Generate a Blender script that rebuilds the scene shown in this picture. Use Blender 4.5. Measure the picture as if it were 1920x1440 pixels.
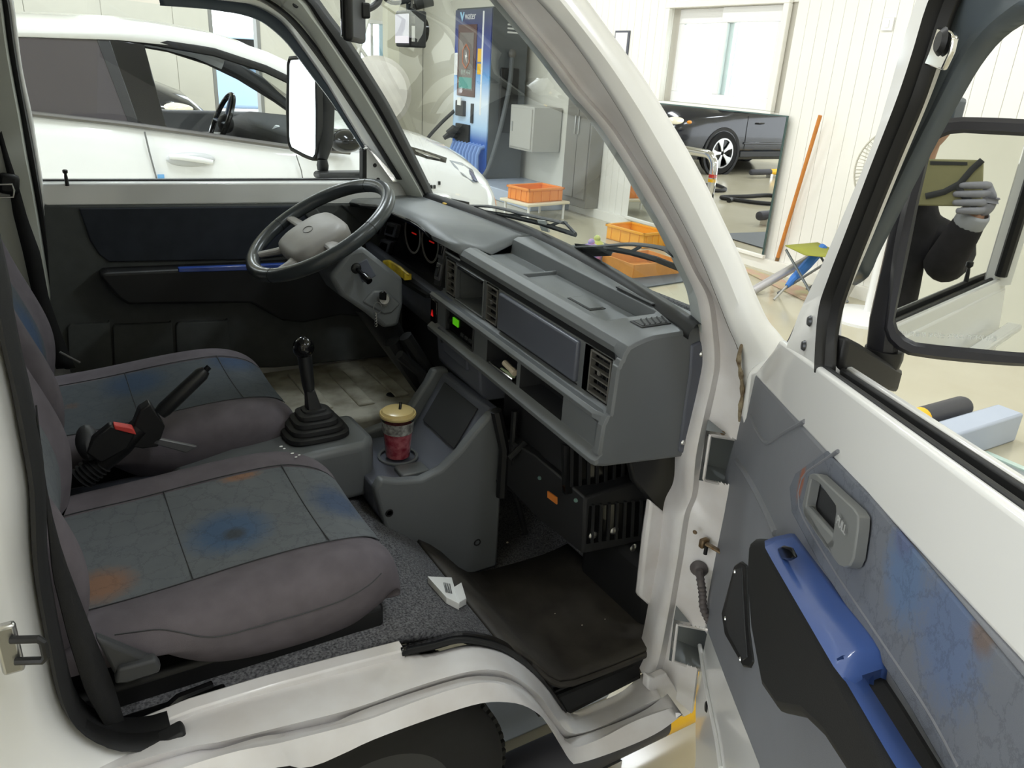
import bpy, bmesh, math, random
from mathutils import Vector, Matrix
random.seed(7)
for _o in list(bpy.data.objects): bpy.data.objects.remove(_o)
SC = bpy.context.scene
COL = SC.collection
V = Vector
# ------------------------------------------------------------------ camera
# 1920x1440 picture, focal length 1450 px, axes of the place: X forward (truck), Y left, Z up
FPX = 1450.0
CAM = V((0.0, -0.9, 1.55))
_dn = V((-215.0, 3550.0, FPX)).normalized()
_x = V((2540.0, -(_dn.x*2540.0+_dn.z*FPX)/_dn.y, FPX)).normalized()
_z = -_dn
_y = _z.cross(_x)
RW = Matrix((_x, _y, _z))            # camera (right, down, forward) -> place
cam_data = bpy.data.cameras.new('camera'); cam = bpy.data.objects.new('camera', cam_data); COL.objects.link(cam)
cam_data.sensor_width = 36.0; cam_data.lens = FPX/1920*36.0; cam_data.clip_start = 0.01; cam_data.clip_end = 200
_m = Matrix((( RW[0][0], -RW[0][1], -RW[0][2], CAM.x), (RW[1][0], -RW[1][1], -RW[1][2], CAM.y), (RW[2][0], -RW[2][1], -RW[2][2], CAM.z), (0,0,0,1)))
cam.matrix_world = _m
SC.camera = cam
# ------------------------------------------------------------------ light
SC.view_settings.view_transform = 'Standard'; SC.view_settings.look = 'None'
SC.view_settings.gamma = 1.0; SC.view_settings.exposure = 0.52
try: SC.view_settings.use_curve_mapping = False
except Exception: pass
wd = bpy.data.worlds.new('daylight'); SC.world = wd; wd.use_nodes = True
wd.node_tree.nodes['Background'].inputs[0].default_value = (0.92, 0.965, 1.0, 1)
wd.node_tree.nodes['Background'].inputs[1].default_value = 2.8
def area(name, loc, size, power, rot=(0,0,0), color=(1,1,1)):
    l = bpy.data.lights.new(name, 'AREA'); l.shape = 'RECTANGLE'; l.size, l.size_y = size; l.energy = power; l.color = color
    o = bpy.data.objects.new(name, l); COL.objects.link(o); o.location = loc; o.rotation_euler = rot
    return o
CEIL = 3.7
LAMPS = [(x, y) for y in (-1.6, 2.2, 6.2, 9.6) for x in (-2.6, 0.9, 3.4)]
for (lx, ly) in LAMPS:
    area('ceiling_light_lamp', (lx, ly, CEIL-0.16), (0.28, 1.3), 20 if (ly < 0 and lx < 3) else 38, color=(0.91, 0.955, 1.0))
# ------------------------------------------------------------------ helpers: pixel -> place
def ray(px, py): return RW @ V((px-960.0, py-720.0, FPX))
def at(px, py, ax, val):
    i = 'xyz'.index(ax); r = ray(px, py); return CAM + r*((val-CAM[i])/r[i])
def atp(px, py, P0, n):
    r = ray(px, py); return CAM + r*(((P0-CAM).dot(n))/r.dot(n))
def proj(p):
    v = RW.transposed() @ (V(p)-CAM); return (960+FPX*v.x/v.z, 720+FPX*v.y/v.z)
def line(pts, ax, val): return [at(x, y, ax, val) for x, y in pts]
def tum(pts, Y0, k=0.2, z0=1.15, side=1):           # right pillars lean inwards above the belt line
    out = []
    for x, y in pts:
        p = at(x, y, 'y', Y0)
        if p.z > z0: p = atp(x, y, V((0, Y0, z0)), V((0, 1, -k*side)))
        out.append(p)
    return out
def resample(pl, n):
    pl = [V(p) for p in pl]; d = [0.0]
    for a, b in zip(pl, pl[1:]): d.append(d[-1]+(b-a).length)
    out = []; j = 0
    for i in range(n):
        t = d[-1]*i/(n-1)
        while j < len(pl)-2 and d[j+1] < t: j += 1
        s = (t-d[j])/max(1e-9, d[j+1]-d[j]); out.append(pl[j].lerp(pl[j+1], min(1, s)))
    return out
def smooth_line(pl, n, it=1):                        # Catmull-Rom through the points
    pl = [V(p) for p in pl]
    P = [pl[0]*2-pl[1]]+pl+[pl[-1]*2-pl[-2]]; out = []
    for i in range(1, len(P)-2):
        for k in range(6):
            t = k/6.0; a, b, c, d = P[i-1], P[i], P[i+1], P[i+2]
            out.append(0.5*((2*b)+(c-a)*t+(2*a-5*b+4*c-d)*t*t+(3*b-a-3*c+d)*t*t*t))
    out.append(pl[-1])
    return resample(out, n)
def inpoly(x, y, poly):
    c = False; n = len(poly)
    for i in range(n):
        x1, y1 = poly[i]; x2, y2 = poly[(i+1) % n]
        if (y1 > y) != (y2 > y) and x < (x2-x1)*(y-y1)/(y2-y1)+x1: c = not c
    return c
# ------------------------------------------------------------------ helpers: geometry
class G:
    def __init__(s): s.v = []; s.f = []
    def add(s, vs, fs):
        b = len(s.v); s.v += [V(p) for p in vs]; s.f += [tuple(b+i for i in f) for f in fs]; return s
    def box(s, c, size, R=None):
        c = V(c); h = [x/2 for x in size]; vs = []
        for z in (-1, 1):
            for y in (-1, 1):
                for x in (-1, 1):
                    p = V((x*h[0], y*h[1], z*h[2])); vs.append(c+(R @ p if R else p))
        return s.add(vs, [(0,2,3,1),(4,5,7,6),(0,1,5,4),(2,6,7,3),(0,4,6,2),(1,3,7,5)])
    def bb(s, a, b):
        a, b = V(a), V(b); return s.box((a+b)/2, [abs(b[i]-a[i]) for i in range(3)])
    def prism(s, poly, vec):
        poly = [V(p) for p in poly]; vec = V(vec); n = len(poly)
        nrm = V((0,0,0))
        for i in range(n): nrm += poly[i].cross(poly[(i+1) % n])
        if nrm.dot(vec) > 0: poly = poly[::-1]
        return s.add(poly+[p+vec for p in poly], [tuple(range(n)), tuple(range(2*n-1, n-1, -1))]+[(i, i+n, (i+1) % n+n, (i+1) % n)[::-1] for i in range(n)])
    def loft(s, lines, closed=False, cap=False, flip=False, skip=None):
        n = len(lines[0]); b = []; 
        for l in lines: b += l
        fs = []
        for i in range(len(lines)-1):
            for j in range(n if closed else n-1):
                k = (j+1) % n
                if skip and skip(i, j): continue
                q = (i*n+j, i*n+k, (i+1)*n+k, (i+1)*n+j); fs.append(q[::-1] if flip else q)
        if cap:
            a = tuple(range(n)); z = tuple((len(lines)-1)*n+i for i in range(n))
            fs += [a if flip else a[::-1], z[::-1] if flip else z]
        return s.add(b, fs)
    def tube(s, path, r, n=10, closed=False, cap=True):
        path = [V(p) for p in path]; m = len(path); rings = []
        up = None
        for i, p in enumerate(path):
            if closed: t = (path[(i+1) % m]-path[i-1]).normalized()
            else: t = (path[min(i+1, m-1)]-path[max(i-1, 0)]).normalized()
            if up is None:
                up = V((0,0,1)) if abs(t.z) < 0.9 else V((1,0,0))
            u = (up - t*up.dot(t)).normalized(); w = t.cross(u); up = u
            rr = r[i] if isinstance(r, (list, tuple)) else r
            if isinstance(rr, (list, tuple)): ra, rb = rr
            else: ra = rb = rr
            rings.append([p+u*math.cos(2*math.pi*k/n)*ra+w*math.sin(2*math.pi*k/n)*rb for k in range(n)])
        if closed: rings.append(rings[0])
        return s.loft(rings, closed=True, cap=cap and not closed)
    def lathe(s, prof, o, axis=(0,0,1), n=24, up=None, cap=True):
        o = V(o); a = V(axis).normalized(); u = V(up) if up else (V((1,0,0)) if abs(a.x) < 0.9 else V((0,1,0)))
        u = (u-a*u.dot(a)).normalized(); w = a.cross(u)
        rings = [[o+a*h+u*math.cos(2*math.pi*k/n)*r+w*math.sin(2*math.pi*k/n)*r for k in range(n)] for r, h in prof]
        return s.loft(rings, closed=True, cap=cap)
    def ball(s, c, r, n=12, m=8):
        c = V(c); r = r if isinstance(r, (tuple, list)) else (r, r, r); rings = []
        for i in range(m+1):
            t = math.pi*i/m; st = max(1e-4, math.sin(t))
            rings.append([c+V((r[0]*st*math.cos(2*math.pi*k/n), r[1]*st*math.sin(2*math.pi*k/n), -r[2]*math.cos(t))) for k in range(n)])
        return s.loft(rings, closed=True, cap=True)
def world_loc(o):
    return V(o['_w']) if '_w' in o else V((0,0,0))
def obj(name, g, mat, parent=None, bevel=0, seg=2, solid=0, sub=0, ang=0.6, smooth=True, off=-1):
    c = V((0,0,0))
    if g.v:
        lo = V([min(p[i] for p in g.v) for i in range(3)]); hi = V([max(p[i] for p in g.v) for i in range(3)])
        c = V(((lo.x+hi.x)/2, (lo.y+hi.y)/2, lo.z))
    me = bpy.data.meshes.new(name); me.from_pydata([p-c for p in g.v], [], g.f); me.update()
    o = bpy.data.objects.new(name, me); COL.objects.link(o)
    bm = bmesh.new(); bm.from_mesh(me); bmesh.ops.recalc_face_normals(bm, faces=bm.faces); bm.to_mesh(me); bm.free()
    if mat: me.materials.append(mat)
    if smooth:
        me.shade_smooth()
        if not sub: me.set_sharp_from_angle(angle=ang)
    if solid:
        m = o.modifiers.new('thickness', 'SOLIDIFY'); m.thickness = solid; m.offset = off
    if sub:
        m = o.modifiers.new('smooth', 'SUBSURF'); m.levels = sub; m.render_levels = sub
    if bevel:
        m = o.modifiers.new('edge', 'BEVEL'); m.width = bevel; m.segments = seg; m.limit_method = 'ANGLE'; m.angle_limit = 0.6
        m.harden_normals = False
    place(o, c, parent); return o
def place(o, c, parent=None):
    c = V(c); o['_w'] = tuple(c)
    if parent:
        o.parent = parent; o.location = c-world_loc(parent)
    else: o.location = c
def thing(name, label, cat, loc=(0,0,0), group=None):
    o = bpy.data.objects.new(name, None); o.empty_display_size = 0.1; COL.objects.link(o)
    place(o, loc); tag(o, label, cat, group); return o
def part(name, loc, parent, label=None):
    o = bpy.data.objects.new(name, None); o.empty_display_size = 0.05; COL.objects.link(o); place(o, loc, parent)
    if label: o['label'] = label
    return o
def tag(o, label, cat=None, group=None, kind=None):
    if label: o['label'] = label
    if cat: o['category'] = cat
    if group: o['group'] = group
    if kind: o['kind'] = kind
    return o
def struct(o, label=None):
    o['kind'] = 'structure'
    if label: o['label'] = label
    return o
def dup(o, parent=None, d=(0,0,0), label=None):
    c = o.copy(); COL.objects.link(c); w = world_loc(o)+V(d); c['_w'] = tuple(w)
    c.parent = parent; c.location = w-(world_loc(parent) if parent else V((0,0,0)))
    if label: c['label'] = label
    for ch in [k for k in bpy.data.objects if k.parent == o]: dup(ch, c, d)
    return c
def text(name, s, size, loc, R, mat, parent=None, depth=0.0004, align='CENTER'):
    cu = bpy.data.curves.new(name, 'FONT'); cu.body = s; cu.size = size; cu.align_x = align; cu.align_y = 'CENTER'; cu.extrude = depth
    t = bpy.data.objects.new(name, cu); COL.objects.link(t)
    dg = bpy.context.evaluated_depsgraph_get(); me = bpy.data.meshes.new_from_object(t.evaluated_get(dg))
    bpy.data.objects.remove(t)
    o = bpy.data.objects.new(name, me); COL.objects.link(o); me.materials.clear(); me.materials.append(mat)
    place(o, loc, parent); o.rotation_euler = R.to_euler(); return o
# ------------------------------------------------------------------ helpers: materials
def lin(c): return tuple(((x/255)/12.92 if x/255 <= 0.04045 else ((x/255+0.055)/1.055)**2.4) for x in c)+(1,)
MATS = {}
def mat(name, col, rough=0.5, metal=0.0, noise=0.0, nscale=20, bump=0.0, bscale=300, spec=0.5, coat=0.0, emit=None, estr=1.0, col2=None, trans=0.0, ior=1.45, alpha=1.0):
    m = bpy.data.materials.new(name); m.use_nodes = True; nt = m.node_tree; b = nt.nodes['Principled BSDF']
    b.inputs['Base Color'].default_value = lin(col); b.inputs['Roughness'].default_value = rough; b.inputs['Metallic'].default_value = metal
    b.inputs['Specular IOR Level'].default_value = spec; b.inputs['Coat Weight'].default_value = coat; b.inputs['Coat Roughness'].default_value = 0.05
    b.inputs['Transmission Weight'].default_value = trans; b.inputs['IOR'].default_value = ior; b.inputs['Alpha'].default_value = alpha
    if emit: b.inputs['Emission Color'].default_value = lin(emit); b.inputs['Emission Strength'].default_value = estr
    tc = nt.nodes.new('ShaderNodeTexCoord')
    if noise or col2:
        n = nt.nodes.new('ShaderNodeTexNoise'); n.inputs['Scale'].default_value = nscale; n.inputs['Detail'].default_value = 6
        nt.links.new(tc.outputs['Object'], n.inputs['Vector'])
        r = nt.nodes.new('ShaderNodeValToRGB'); c1 = lin(col); c2 = lin(col2) if col2 else tuple(x*(1-noise) for x in c1[:3])+(1,)
        r.color_ramp.elements[0].position = 0.35; r.color_ramp.elements[1].position = 0.65
        r.color_ramp.elements[0].color = c2; r.color_ramp.elements[1].color = c1
        nt.links.new(n.outputs['Fac'], r.inputs['Fac']); nt.links.new(r.outputs['Color'], b.inputs['Base Color'])
    if bump:
        n2 = nt.nodes.new('ShaderNodeTexNoise'); n2.inputs['Scale'].default_value = bscale; n2.inputs['Detail'].default_value = 2
        nt.links.new(tc.outputs['Object'], n2.inputs['Vector'])
        bp = nt.nodes.new('ShaderNodeBump'); bp.inputs['Strength'].default_value = bump; bp.inputs['Distance'].default_value = 0.001
        nt.links.new(n2.outputs['Fac'], bp.inputs['Height']); nt.links.new(bp.outputs['Normal'], b.inputs['Normal'])
    MATS[name] = m; return m
def glass(name, tint, refl=0.04, alpha=0.9, rough=0.0):
    m = bpy.data.materials.new(name); m.use_nodes = True; nt = m.node_tree; nt.nodes.clear()
    out = nt.nodes.new('ShaderNodeOutputMaterial'); tr = nt.nodes.new('ShaderNodeBsdfTransparent'); gl = nt.nodes.new('ShaderNodeBsdfGlossy')
    tr.inputs[0].default_value = lin(tint); gl.inputs['Roughness'].default_value = rough
    lw = nt.nodes.new('ShaderNodeLayerWeight'); pw = nt.nodes.new('ShaderNodeMath'); pw.operation = 'POWER'; pw.inputs[1].default_value = 4.0
    fr = nt.nodes.new('ShaderNodeMath'); fr.operation = 'MULTIPLY_ADD'; fr.inputs[1].default_value = 0.85; fr.inputs[2].default_value = refl
    nt.links.new(lw.outputs['Facing'], pw.inputs[0]); nt.links.new(pw.outputs[0], fr.inputs[0])
    mx = nt.nodes.new('ShaderNodeMixShader'); nt.links.new(fr.outputs[0], mx.inputs[0]); nt.links.new(tr.outputs[0], mx.inputs[1]); nt.links.new(gl.outputs[0], mx.inputs[2])
    nt.links.new(mx.outputs[0], out.inputs[0]); MATS[name] = m; return m
M = MATS
mat('wall_cream', (236,234,226), 0.55, noise=0.03, nscale=2, spec=0.3)
mat('wall_joint', (200,196,184), 0.7)
mat('plaster', (230,227,214), 0.8, noise=0.05, nscale=1.5)
mat('floor_epoxy', (192,186,164), 0.16, col2=(184,177,153), nscale=1.2, bump=0.05, bscale=6)
mat('paint_white', (233,233,231), 0.22, coat=0.6)
mat('paint_worn', (230,228,228), 0.32, coat=0.3, col2=(216,211,208), nscale=9)
mat('car_white', (240,240,240), 0.2, coat=0.8)
mat('dash_grey', (102,105,107), 0.40, bump=0.25, bscale=900)
mat('dash_face', (88,91,101), 0.34, bump=0.2, bscale=900)
mat('dash_dark', (52,53,55), 0.55, bump=0.2, bscale=700)
mat('trim_black', (22,22,23), 0.5)
mat('rubber', (30,30,31), 0.6, bump=0.1)
mat('gloss_black', (14,14,15), 0.15)
mat('vent_grey', (98,96,92), 0.5)
mat('seat_side', (104,98,103), 0.9, noise=0.18, nscale=25, bump=0.5, bscale=1500, spec=0.15)
mat('carpet', (116,116,119), 0.95, col2=(64,64,67), nscale=260, bump=0.6, bscale=500, spec=0.1)
mat('mat_rubber', (70,66,60), 0.7, col2=(52,48,44), nscale=12, bump=0.3, bscale=200)
mat('steel', (190,190,188), 0.3, metal=1.0)
mat('chrome', (225,225,225), 0.08, metal=1.0)
mat('rusty_metal', (150,140,122), 0.5, metal=0.7, col2=(120,92,60), nscale=60)
mat('mirror', (238,240,240), 0.01, metal=1.0)
mat('mirror_dim', (206,208,204), 0.01, metal=1.0)
mat('slate', (86,94,100), 0.3, noise=0.1, nscale=6)
mat('white_plastic', (232,232,230), 0.4)
mat('paper', (236,236,234), 0.8)
# ================================================================== the setting
def slab(name, a, b, m, label=None, parent=None):
    g = G(); g.bb(a, b); return struct(obj(name, g, m, parent, smooth=False), label)
floor = slab('floor', (-9, -4.2, -0.1), (7.2, 13.2, 0), M['floor_epoxy'], 'glossy beige epoxy floor of the charging garage')
ceiling = slab('ceiling', (-7, -4.2, CEIL), (7.2, 13.2, CEIL+0.1), M['plaster'])
WX = 5.55
wf = part('wall_front', (WX, 3, 0), None); struct(wf, 'cream panelled garage wall with window and leaning mirror')
WY0, WY1, WZ0, WZ1 = 4.06, 5.46, 1.33, 2.17          # window opening
g = G(); g.bb((WX+0.02, -4.2, 0), (WX+0.2, WY0, CEIL)); g.bb((WX+0.02, WY1, 0), (WX+0.2, 6.95, CEIL)); g.bb((WX+0.02, WY0, 0), (WX+0.2, WY1, WZ0)); g.bb((WX+0.02, WY0, WZ1), (WX+0.2, WY1, CEIL))
obj('wall_backing', g, M['wall_joint'], wf, smooth=False)
strip = None; PW = 0.115; y = -4.1
strips = {}
while y < 6.9:
    a, b = y, min(y+PW, 6.93)
    for edge in (WY0, WY1):
        if a < edge-0.01 and b > edge+0.01: b = edge
    y = b
    if b <= WY0+0.001 or a >= WY1-0.001: segs = [(0.1, CEIL)]
    else: segs = [(0.1, WZ0-0.01), (WZ1+0.01, CEIL)]
    for z0, z1 in segs:
        k = (round(b-a, 3), round(z0, 2), round(z1, 2))
        if k not in strips:
            g = G(); g.bb((WX, a+0.0012, z0), (WX+0.02, b-0.0012, z1)); strips[k] = obj('wall_panel', g, M['wall_cream'], wf, bevel=0.002, seg=1, smooth=False); strips[k]['_a'] = a
        else:
            o = strips[k]; dup(o, wf, (0, a-o['_a'], 0))
slab('baseboard_front', (5.5, -4.2, 0), (WX+0.02, 6.95, 0.1), M['wall_cream'])
# recessed bay with the charger, far end
slab('wall_recess', (5.86, 6.95, 0), (6.05, 13.0, CEIL), M['plaster'], 'cream wall at the back of the charger bay')
slab('wall_return', (WX+0.02, 6.9, 0), (5.95, 6.95, CEIL), M['plaster'])
# window in the front wall
w1 = part('window_1', (WX, 4.76, WZ0), None); struct(w1, 'white sliding window overexposed by daylight')
g = G(); t = 0.06
for a, b in (((WX-0.05, WY0-t, WZ0-t), (WX+0.0, WY1+t, WZ0)), ((WX-0.05, WY0-t, WZ1), (WX, WY1+t, WZ1+t)), ((WX-0.05, WY0-t, WZ0), (WX, WY0, WZ1)), ((WX-0.05, WY1, WZ0), (WX, WY1+t, WZ1))): g.bb(a, b)
obj('window_trim', g, M['wall_cream'], w1, bevel=0.006)
def sash(y0, y1, x, nm):
    g = G(); s = 0.075
    for a, b in (((x, y0, WZ0), (x+0.04, y1, WZ0+0.1)), ((x, y0, WZ1-0.13), (x+0.04, y1, WZ1)), ((x, y0, WZ0+0.1), (x+0.04, y0+s, WZ1-0.13)), ((x, y1-s, WZ0+0.1), (x+0.04, y1, WZ1-0.13))): g.bb(a, b)
    f = obj('window_sash', g, M['white_plastic'], w1, bevel=0.005)
    g = G(); g.bb((x+0.016, y0+s, WZ0+0.1), (x+0.022, y1-s, WZ1-0.13)); obj('pane', g, M['clear_glass'], f, smooth=False)
glass('clear_glass', (244,250,250)); glass('frost', (225,228,228), rough=0.2)
sash(WY0+0.02, 4.82, WX+0.03, 'a'); sash(4.70, WY1-0.02, WX+0.08, 'b')
g = G(); g.bb((WX+0.155, 4.72, WZ0+0.1), (WX+0.165, 4.735, WZ1)); obj('bar', g, mat('pale_blue_frame', (205,222,232), 0.4), w1)
# far wall behind the white car, with the doorway to the yard
LY = 11.9
DX0, DX1, DZ1 = 2.48, 3.2, 2.25
QX0, QX1, QZ0, QZ1 = at(676,85,'y',LY).x, at(722,85,'y',LY).x, at(700,126,'y',LY).z, at(700,44,'y',LY).z
wl = part('wall_left', (0, LY, 0), None); struct(wl, 'plain cream far wall behind the white hatchback')
for i, (a, b, z0, z1) in enumerate([(-7, DX0, 0, CEIL), (DX1, QX0, 0, CEIL), (QX1, 5.85, 0, CEIL), (QX0, QX1, 0, QZ0), (QX0, QX1, QZ1, CEIL), (DX0, DX1, DZ1, CEIL)]):
    g = G(); g.bb((a, LY+0.02, z0), (b, LY+0.2, z1)); obj('wall_backing', g, M['wall_joint'], wl, smooth=False)
    x = a
    while x < b-0.01:
        c2 = min(x+0.9, b); g = G(); g.bb((x+0.003, LY, z0), (c2-0.003, LY+0.02, z1)); obj('wall_panel', g, M['plaster'], wl, smooth=False); x = c2
w2 = part('window_2', ((QX0+QX1)/2, LY, QZ0), None); struct(w2, 'small bright window in the far corner')
g = G(); t = 0.05
for a, b in (((QX0-t,LY-0.02,QZ0-t),(QX1+t,LY+0.02,QZ0)),((QX0-t,LY-0.02,QZ1),(QX1+t,LY+0.02,QZ1+t)),((QX0-t,LY-0.02,QZ0),(QX0,LY+0.02,QZ1)),((QX1,LY-0.02,QZ0),(QX1+t,LY+0.02,QZ1)),(((QX0+QX1)/2-0.02,LY+0.03,QZ0),((QX0+QX1)/2+0.02,LY+0.06,QZ1))): g.bb(a, b)
obj('window_trim', g, M['white_plastic'], w2, bevel=0.004)
g = G(); g.bb((QX0,LY+0.08,QZ0),(QX1,LY+0.086,QZ1)); obj('pane', g, M['clear_glass'], w2, smooth=False)
g = G(); g.bb((QX1-0.09,LY+0.02,QZ0),(QX1-0.01,LY+0.03,QZ1)); obj('blind', g, mat('blind_blue', (180,214,230), 0.7), w2, smooth=False)
d1 = part('door_1', (2.84, LY, 0), None); struct(d1, 'open doorway to the bright yard')
g = G(); g.bb((DX0, LY-0.01, 0), (DX0+0.05, LY+0.2, DZ1)); g.bb((DX1-0.05, LY-0.01, 0), (DX1, LY+0.2, DZ1)); g.bb((DX0+0.05, LY-0.01, DZ1-0.05), (DX1-0.05, LY+0.2, DZ1))
obj('door_frame', g, mat('door_frame', (150,150,146), 0.5), d1, smooth=False)
slab('wall_right', (-7, -4.2, 0), (5.6, -4.0, CEIL), M['plaster'], 'cream wall behind the photographer')
# yard beyond the doorway
slab('ground_yard', (-9, 13.2, -0.1), (14, 30, 0), mat('concrete', (178,176,170), 0.9, noise=0.1, nscale=1))
# ceiling lights
for i, (lx, ly) in enumerate(LAMPS):
    t = thing('ceiling_light', 'white batten light fixed to the garage ceiling', 'light', (lx, ly, CEIL-0.13), 'ceiling batten lights')
    g = G(); g.bb((lx-0.16, ly-0.7, CEIL-0.12), (lx+0.16, ly+0.7, CEIL-0.002)); obj('housing', g, M['white_plastic'], t, bevel=0.02)
# ================================================================== the truck: cab shell
truck = thing('truck', 'small white cab-over truck with its passenger door swung open', 'truck', (0.4, 0.75, 0))
def ext(l, x):                                        # carry a line on to a given X at the same height
    p = l[0].copy(); p.x = x; return [p]+l
# --- right sill and wheel arch lip
s0 = line([(240,1380),(358,1332),(500,1288),(640,1250),(750,1222),(800,1226),(873,1209),(917,1212),(953,1224),(990,1248),(1020,1277),(1040,1303),(1053,1325),(1067,1334),(1083,1333),(1117,1319),(1167,1296),(1205,1262)], 'y', 0.09)
s1 = line([(300,1382),(417,1345),(500,1321),(640,1286),(757,1256),(800,1241),(873,1220),(917,1223),(953,1236),(988,1261),(1016,1291),(1036,1318),(1050,1340),(1067,1350),(1085,1349),(1120,1335),(1170,1311),(1225,1280)], 'y', 0.05)
s2 = line([(230,1436),(417,1390),(530,1362),(640,1335),(700,1316),(767,1292),(843,1268),(900,1256),(943,1259),(983,1280),(1017,1310),(1043,1347),(1063,1371),(1087,1375),(1133,1360),(1180,1335),(1240,1308)], 'y', 0.0)
s2b = line([(260,1440),(417,1402),(530,1374),(640,1350),(700,1334),(767,1310),(843,1285),(900,1272),(943,1275),(978,1293),(1010,1320),(1036,1354),(1058,1382),(1083,1389),(1133,1372),(1185,1346),(1250,1318)], 'y', 0.012)
s3 = line([(310,1450),(530,1392),(640,1364),(700,1346),(767,1320),(843,1294),(900,1280),(943,1283),(975,1299),(1005,1325),(1030,1358),(1053,1391),(1078,1402),(1130,1383),(1190,1352),(1262,1326)], 'y', -0.028)
s4 = line([(420,1470),(575,1440),(640,1415),(700,1387),(800,1350),(887,1322),(933,1316),(977,1321),(1010,1339),(1037,1367),(1053,1400),(1070,1427),(1087,1431),(1167,1404),(1233,1374),(1280,1340)], 'y', -0.05)
NS = 90
L6 = [smooth_line(ext(l, -0.55), NS) for l in (s0, s1, s2, s2b, s3, s4)]
L6.append([p+V((0, 0.05, 0.012)) for p in L6[-1]])
L6.insert(0, [p+V((0, 0.0, -0.05)) for p in L6[0]])
g = G(); g.loft(L6); obj('side_sill', g, M['paint_worn'], truck, solid=0.003, ang=0.9)
# raised lip at the back half of the sill and the black seal in front of it
g = G(); a = line([(240,1379),(358,1331),(500,1287),(640,1249),(752,1220)], 'y', 0.092)
a = ext(a, -0.5); g.loft([[p+V((0,0.012,0)) for p in a], [p+V((0,0.012,0.014)) for p in a], [p+V((0,-0.014,0.012)) for p in a], [p+V((0,-0.018,-0.012)) for p in a]], closed=False)
obj('sill_lip', g, M['paint_worn'], truck, bevel=0.003)
a = smooth_line(line([(750,1219),(813,1206),(850,1196),(887,1197),(933,1209),(973,1233),(1000,1257),(1027,1287),(1045,1312),(1060,1334)], 'y', 0.085), 40)
b = smooth_line(line([(750,1209),(813,1193),(850,1183),(887,1184),(933,1196),(975,1220),(1005,1247),(1032,1278),(1052,1305),(1075,1335)], 'y', 0.125), 40)
g = G(); g.loft([[p+V((0,-0.012,-0.004)) for p in a], [p+V((0,-0.004,0.008)) for p in a], [x.lerp(y, 0.4)+V((0,0,0.004)) for x, y in zip(a, b)], b, [p+V((0,0.02,-0.03)) for p in b]])
obj('sill_seal', g, M['gloss_black'], truck, solid=0.002)
g = G(); g.lathe([(0.0001,0.006),(0.007,0.005),(0.009,0.0)], at(770,1219,'y',0.1)+V((0,0,0.004)), (0,-0.4,1), 12); obj('bolt', g, M['trim_black'], truck)
# --- rear door pillar (white) with its weatherstrip
wo = [(-30,500),(2,647),(20,723),(33,790),(46,860),(55,920),(58,1000),(62,1060),(71,1123),(87,1207),(106,1298),(129,1348),(167,1382),(217,1402),(267,1405),(308,1398)]
wi = [(10,500),(25,593),(45,693),(57,740),(70,807),(82,873),(87,940),(90,1048),(104,1152),(125,1257),(142,1323),(167,1357),(208,1377),(250,1382),(292,1377),(321,1368)]
def ext_up(l):
    p = l[0]; return [V((p.x-0.01, p.y, 1.75))]+l
A = smooth_line(ext_up(line(wo, 'y', 0.03)), 60); B = smooth_line(ext_up(line(wi, 'y', 0.055)), 60)
g = G(); g.loft([[p+V((0,0.03,0)) for p in A], A, [x.lerp(y, 0.3)+V((0,-0.012,0)) for x, y in zip(A, B)], [x.lerp(y, 0.75)+V((0,-0.01,0)) for x, y in zip(A, B)], B, [p+V((0,0.04,0)) for p in B]])
obj('weatherstrip', g, M['rubber'], truck, solid=0.002)
g = G(); c = at(317,1383,'y',0.045); g.box(c, (0.045, 0.03, 0.018), Matrix.Rotation(-0.25, 3, 'Y')); obj('weatherstrip_end', g, M['rubber'], truck, bevel=0.005)
A2 = [p+V((0,0.01,0)) for p in A]
g = G(); n = len(A2)
g.loft([A2, [p+V((-0.035,-0.025,-0.01*(i/n))) for i, p in enumerate(A2)], [p+V((-0.06,-0.05,-0.03*(i/n))) for i, p in enumerate(A2)], [V((p.x-0.2, -0.075, p.z-0.14*(i/n))) for i, p in enumerate(A2)], [V((p.x-0.45, -0.085, p.z-0.16*(i/n))) for i, p in enumerate(A2)]])
obj('rear_pillar', g, M['paint_white'], truck, solid=0.002)
# striker
st = part('door_striker', at(20,1215,'y',-0.03), truck)
c = at(17,1215,'y',-0.035); g = G(); g.box(c, (0.022, 0.012, 0.066)); obj('plate', g, M['steel'], st, bevel=0.004)
g = G(); p = c+V((0.004,-0.008,0)); g.tube([p+V((0,0,0.016)), p+V((0.026,-0.012,0.016)), p+V((0.03,-0.014,0.012)), p+V((0.03,-0.014,-0.008)), p+V((0.026,-0.012,-0.014)), p+V((0,0,-0.014))], 0.0045, 8); obj('loop', g, M['trim_black'], st)
# --- front pillar, right: hinge face and windscreen pillar
hi = [(1203,1262),(1217,1227),(1233,1147),(1247,1077),(1252,1040),(1262,967),(1280,925),(1285,855),(1302,780),(1315,725),(1322,680),(1317,620),(1307,560),(1283,507),(1250,440),(1203,360),(1180,320),(1127,240),(1073,177),(1020,107),(973,50),(935,5),(900,-36)]
hm = [(1222,1272),(1236,1235),(1253,1150),(1265,1080),(1272,1040),(1283,967),(1298,925),(1305,855),(1320,780),(1333,725),(1340,680),(1336,620),(1327,560),(1300,507),(1268,440),(1222,360),(1197,320),(1145,240),(1090,177),(1037,107),(990,50),(954,5),(920,-36)]
hr = [(1232,1280),(1246,1240),(1263,1152),(1275,1080),(1282,1040),(1293,967),(1308,925),(1316,855),(1331,780),(1343,725),(1350,680),(1346,620),(1336,560),(1308,507),(1276,440),(1230,360),(1206,320),(1153,240),(1098,177),(1044,107),(997,50),(961,5),(928,-36)]
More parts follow.
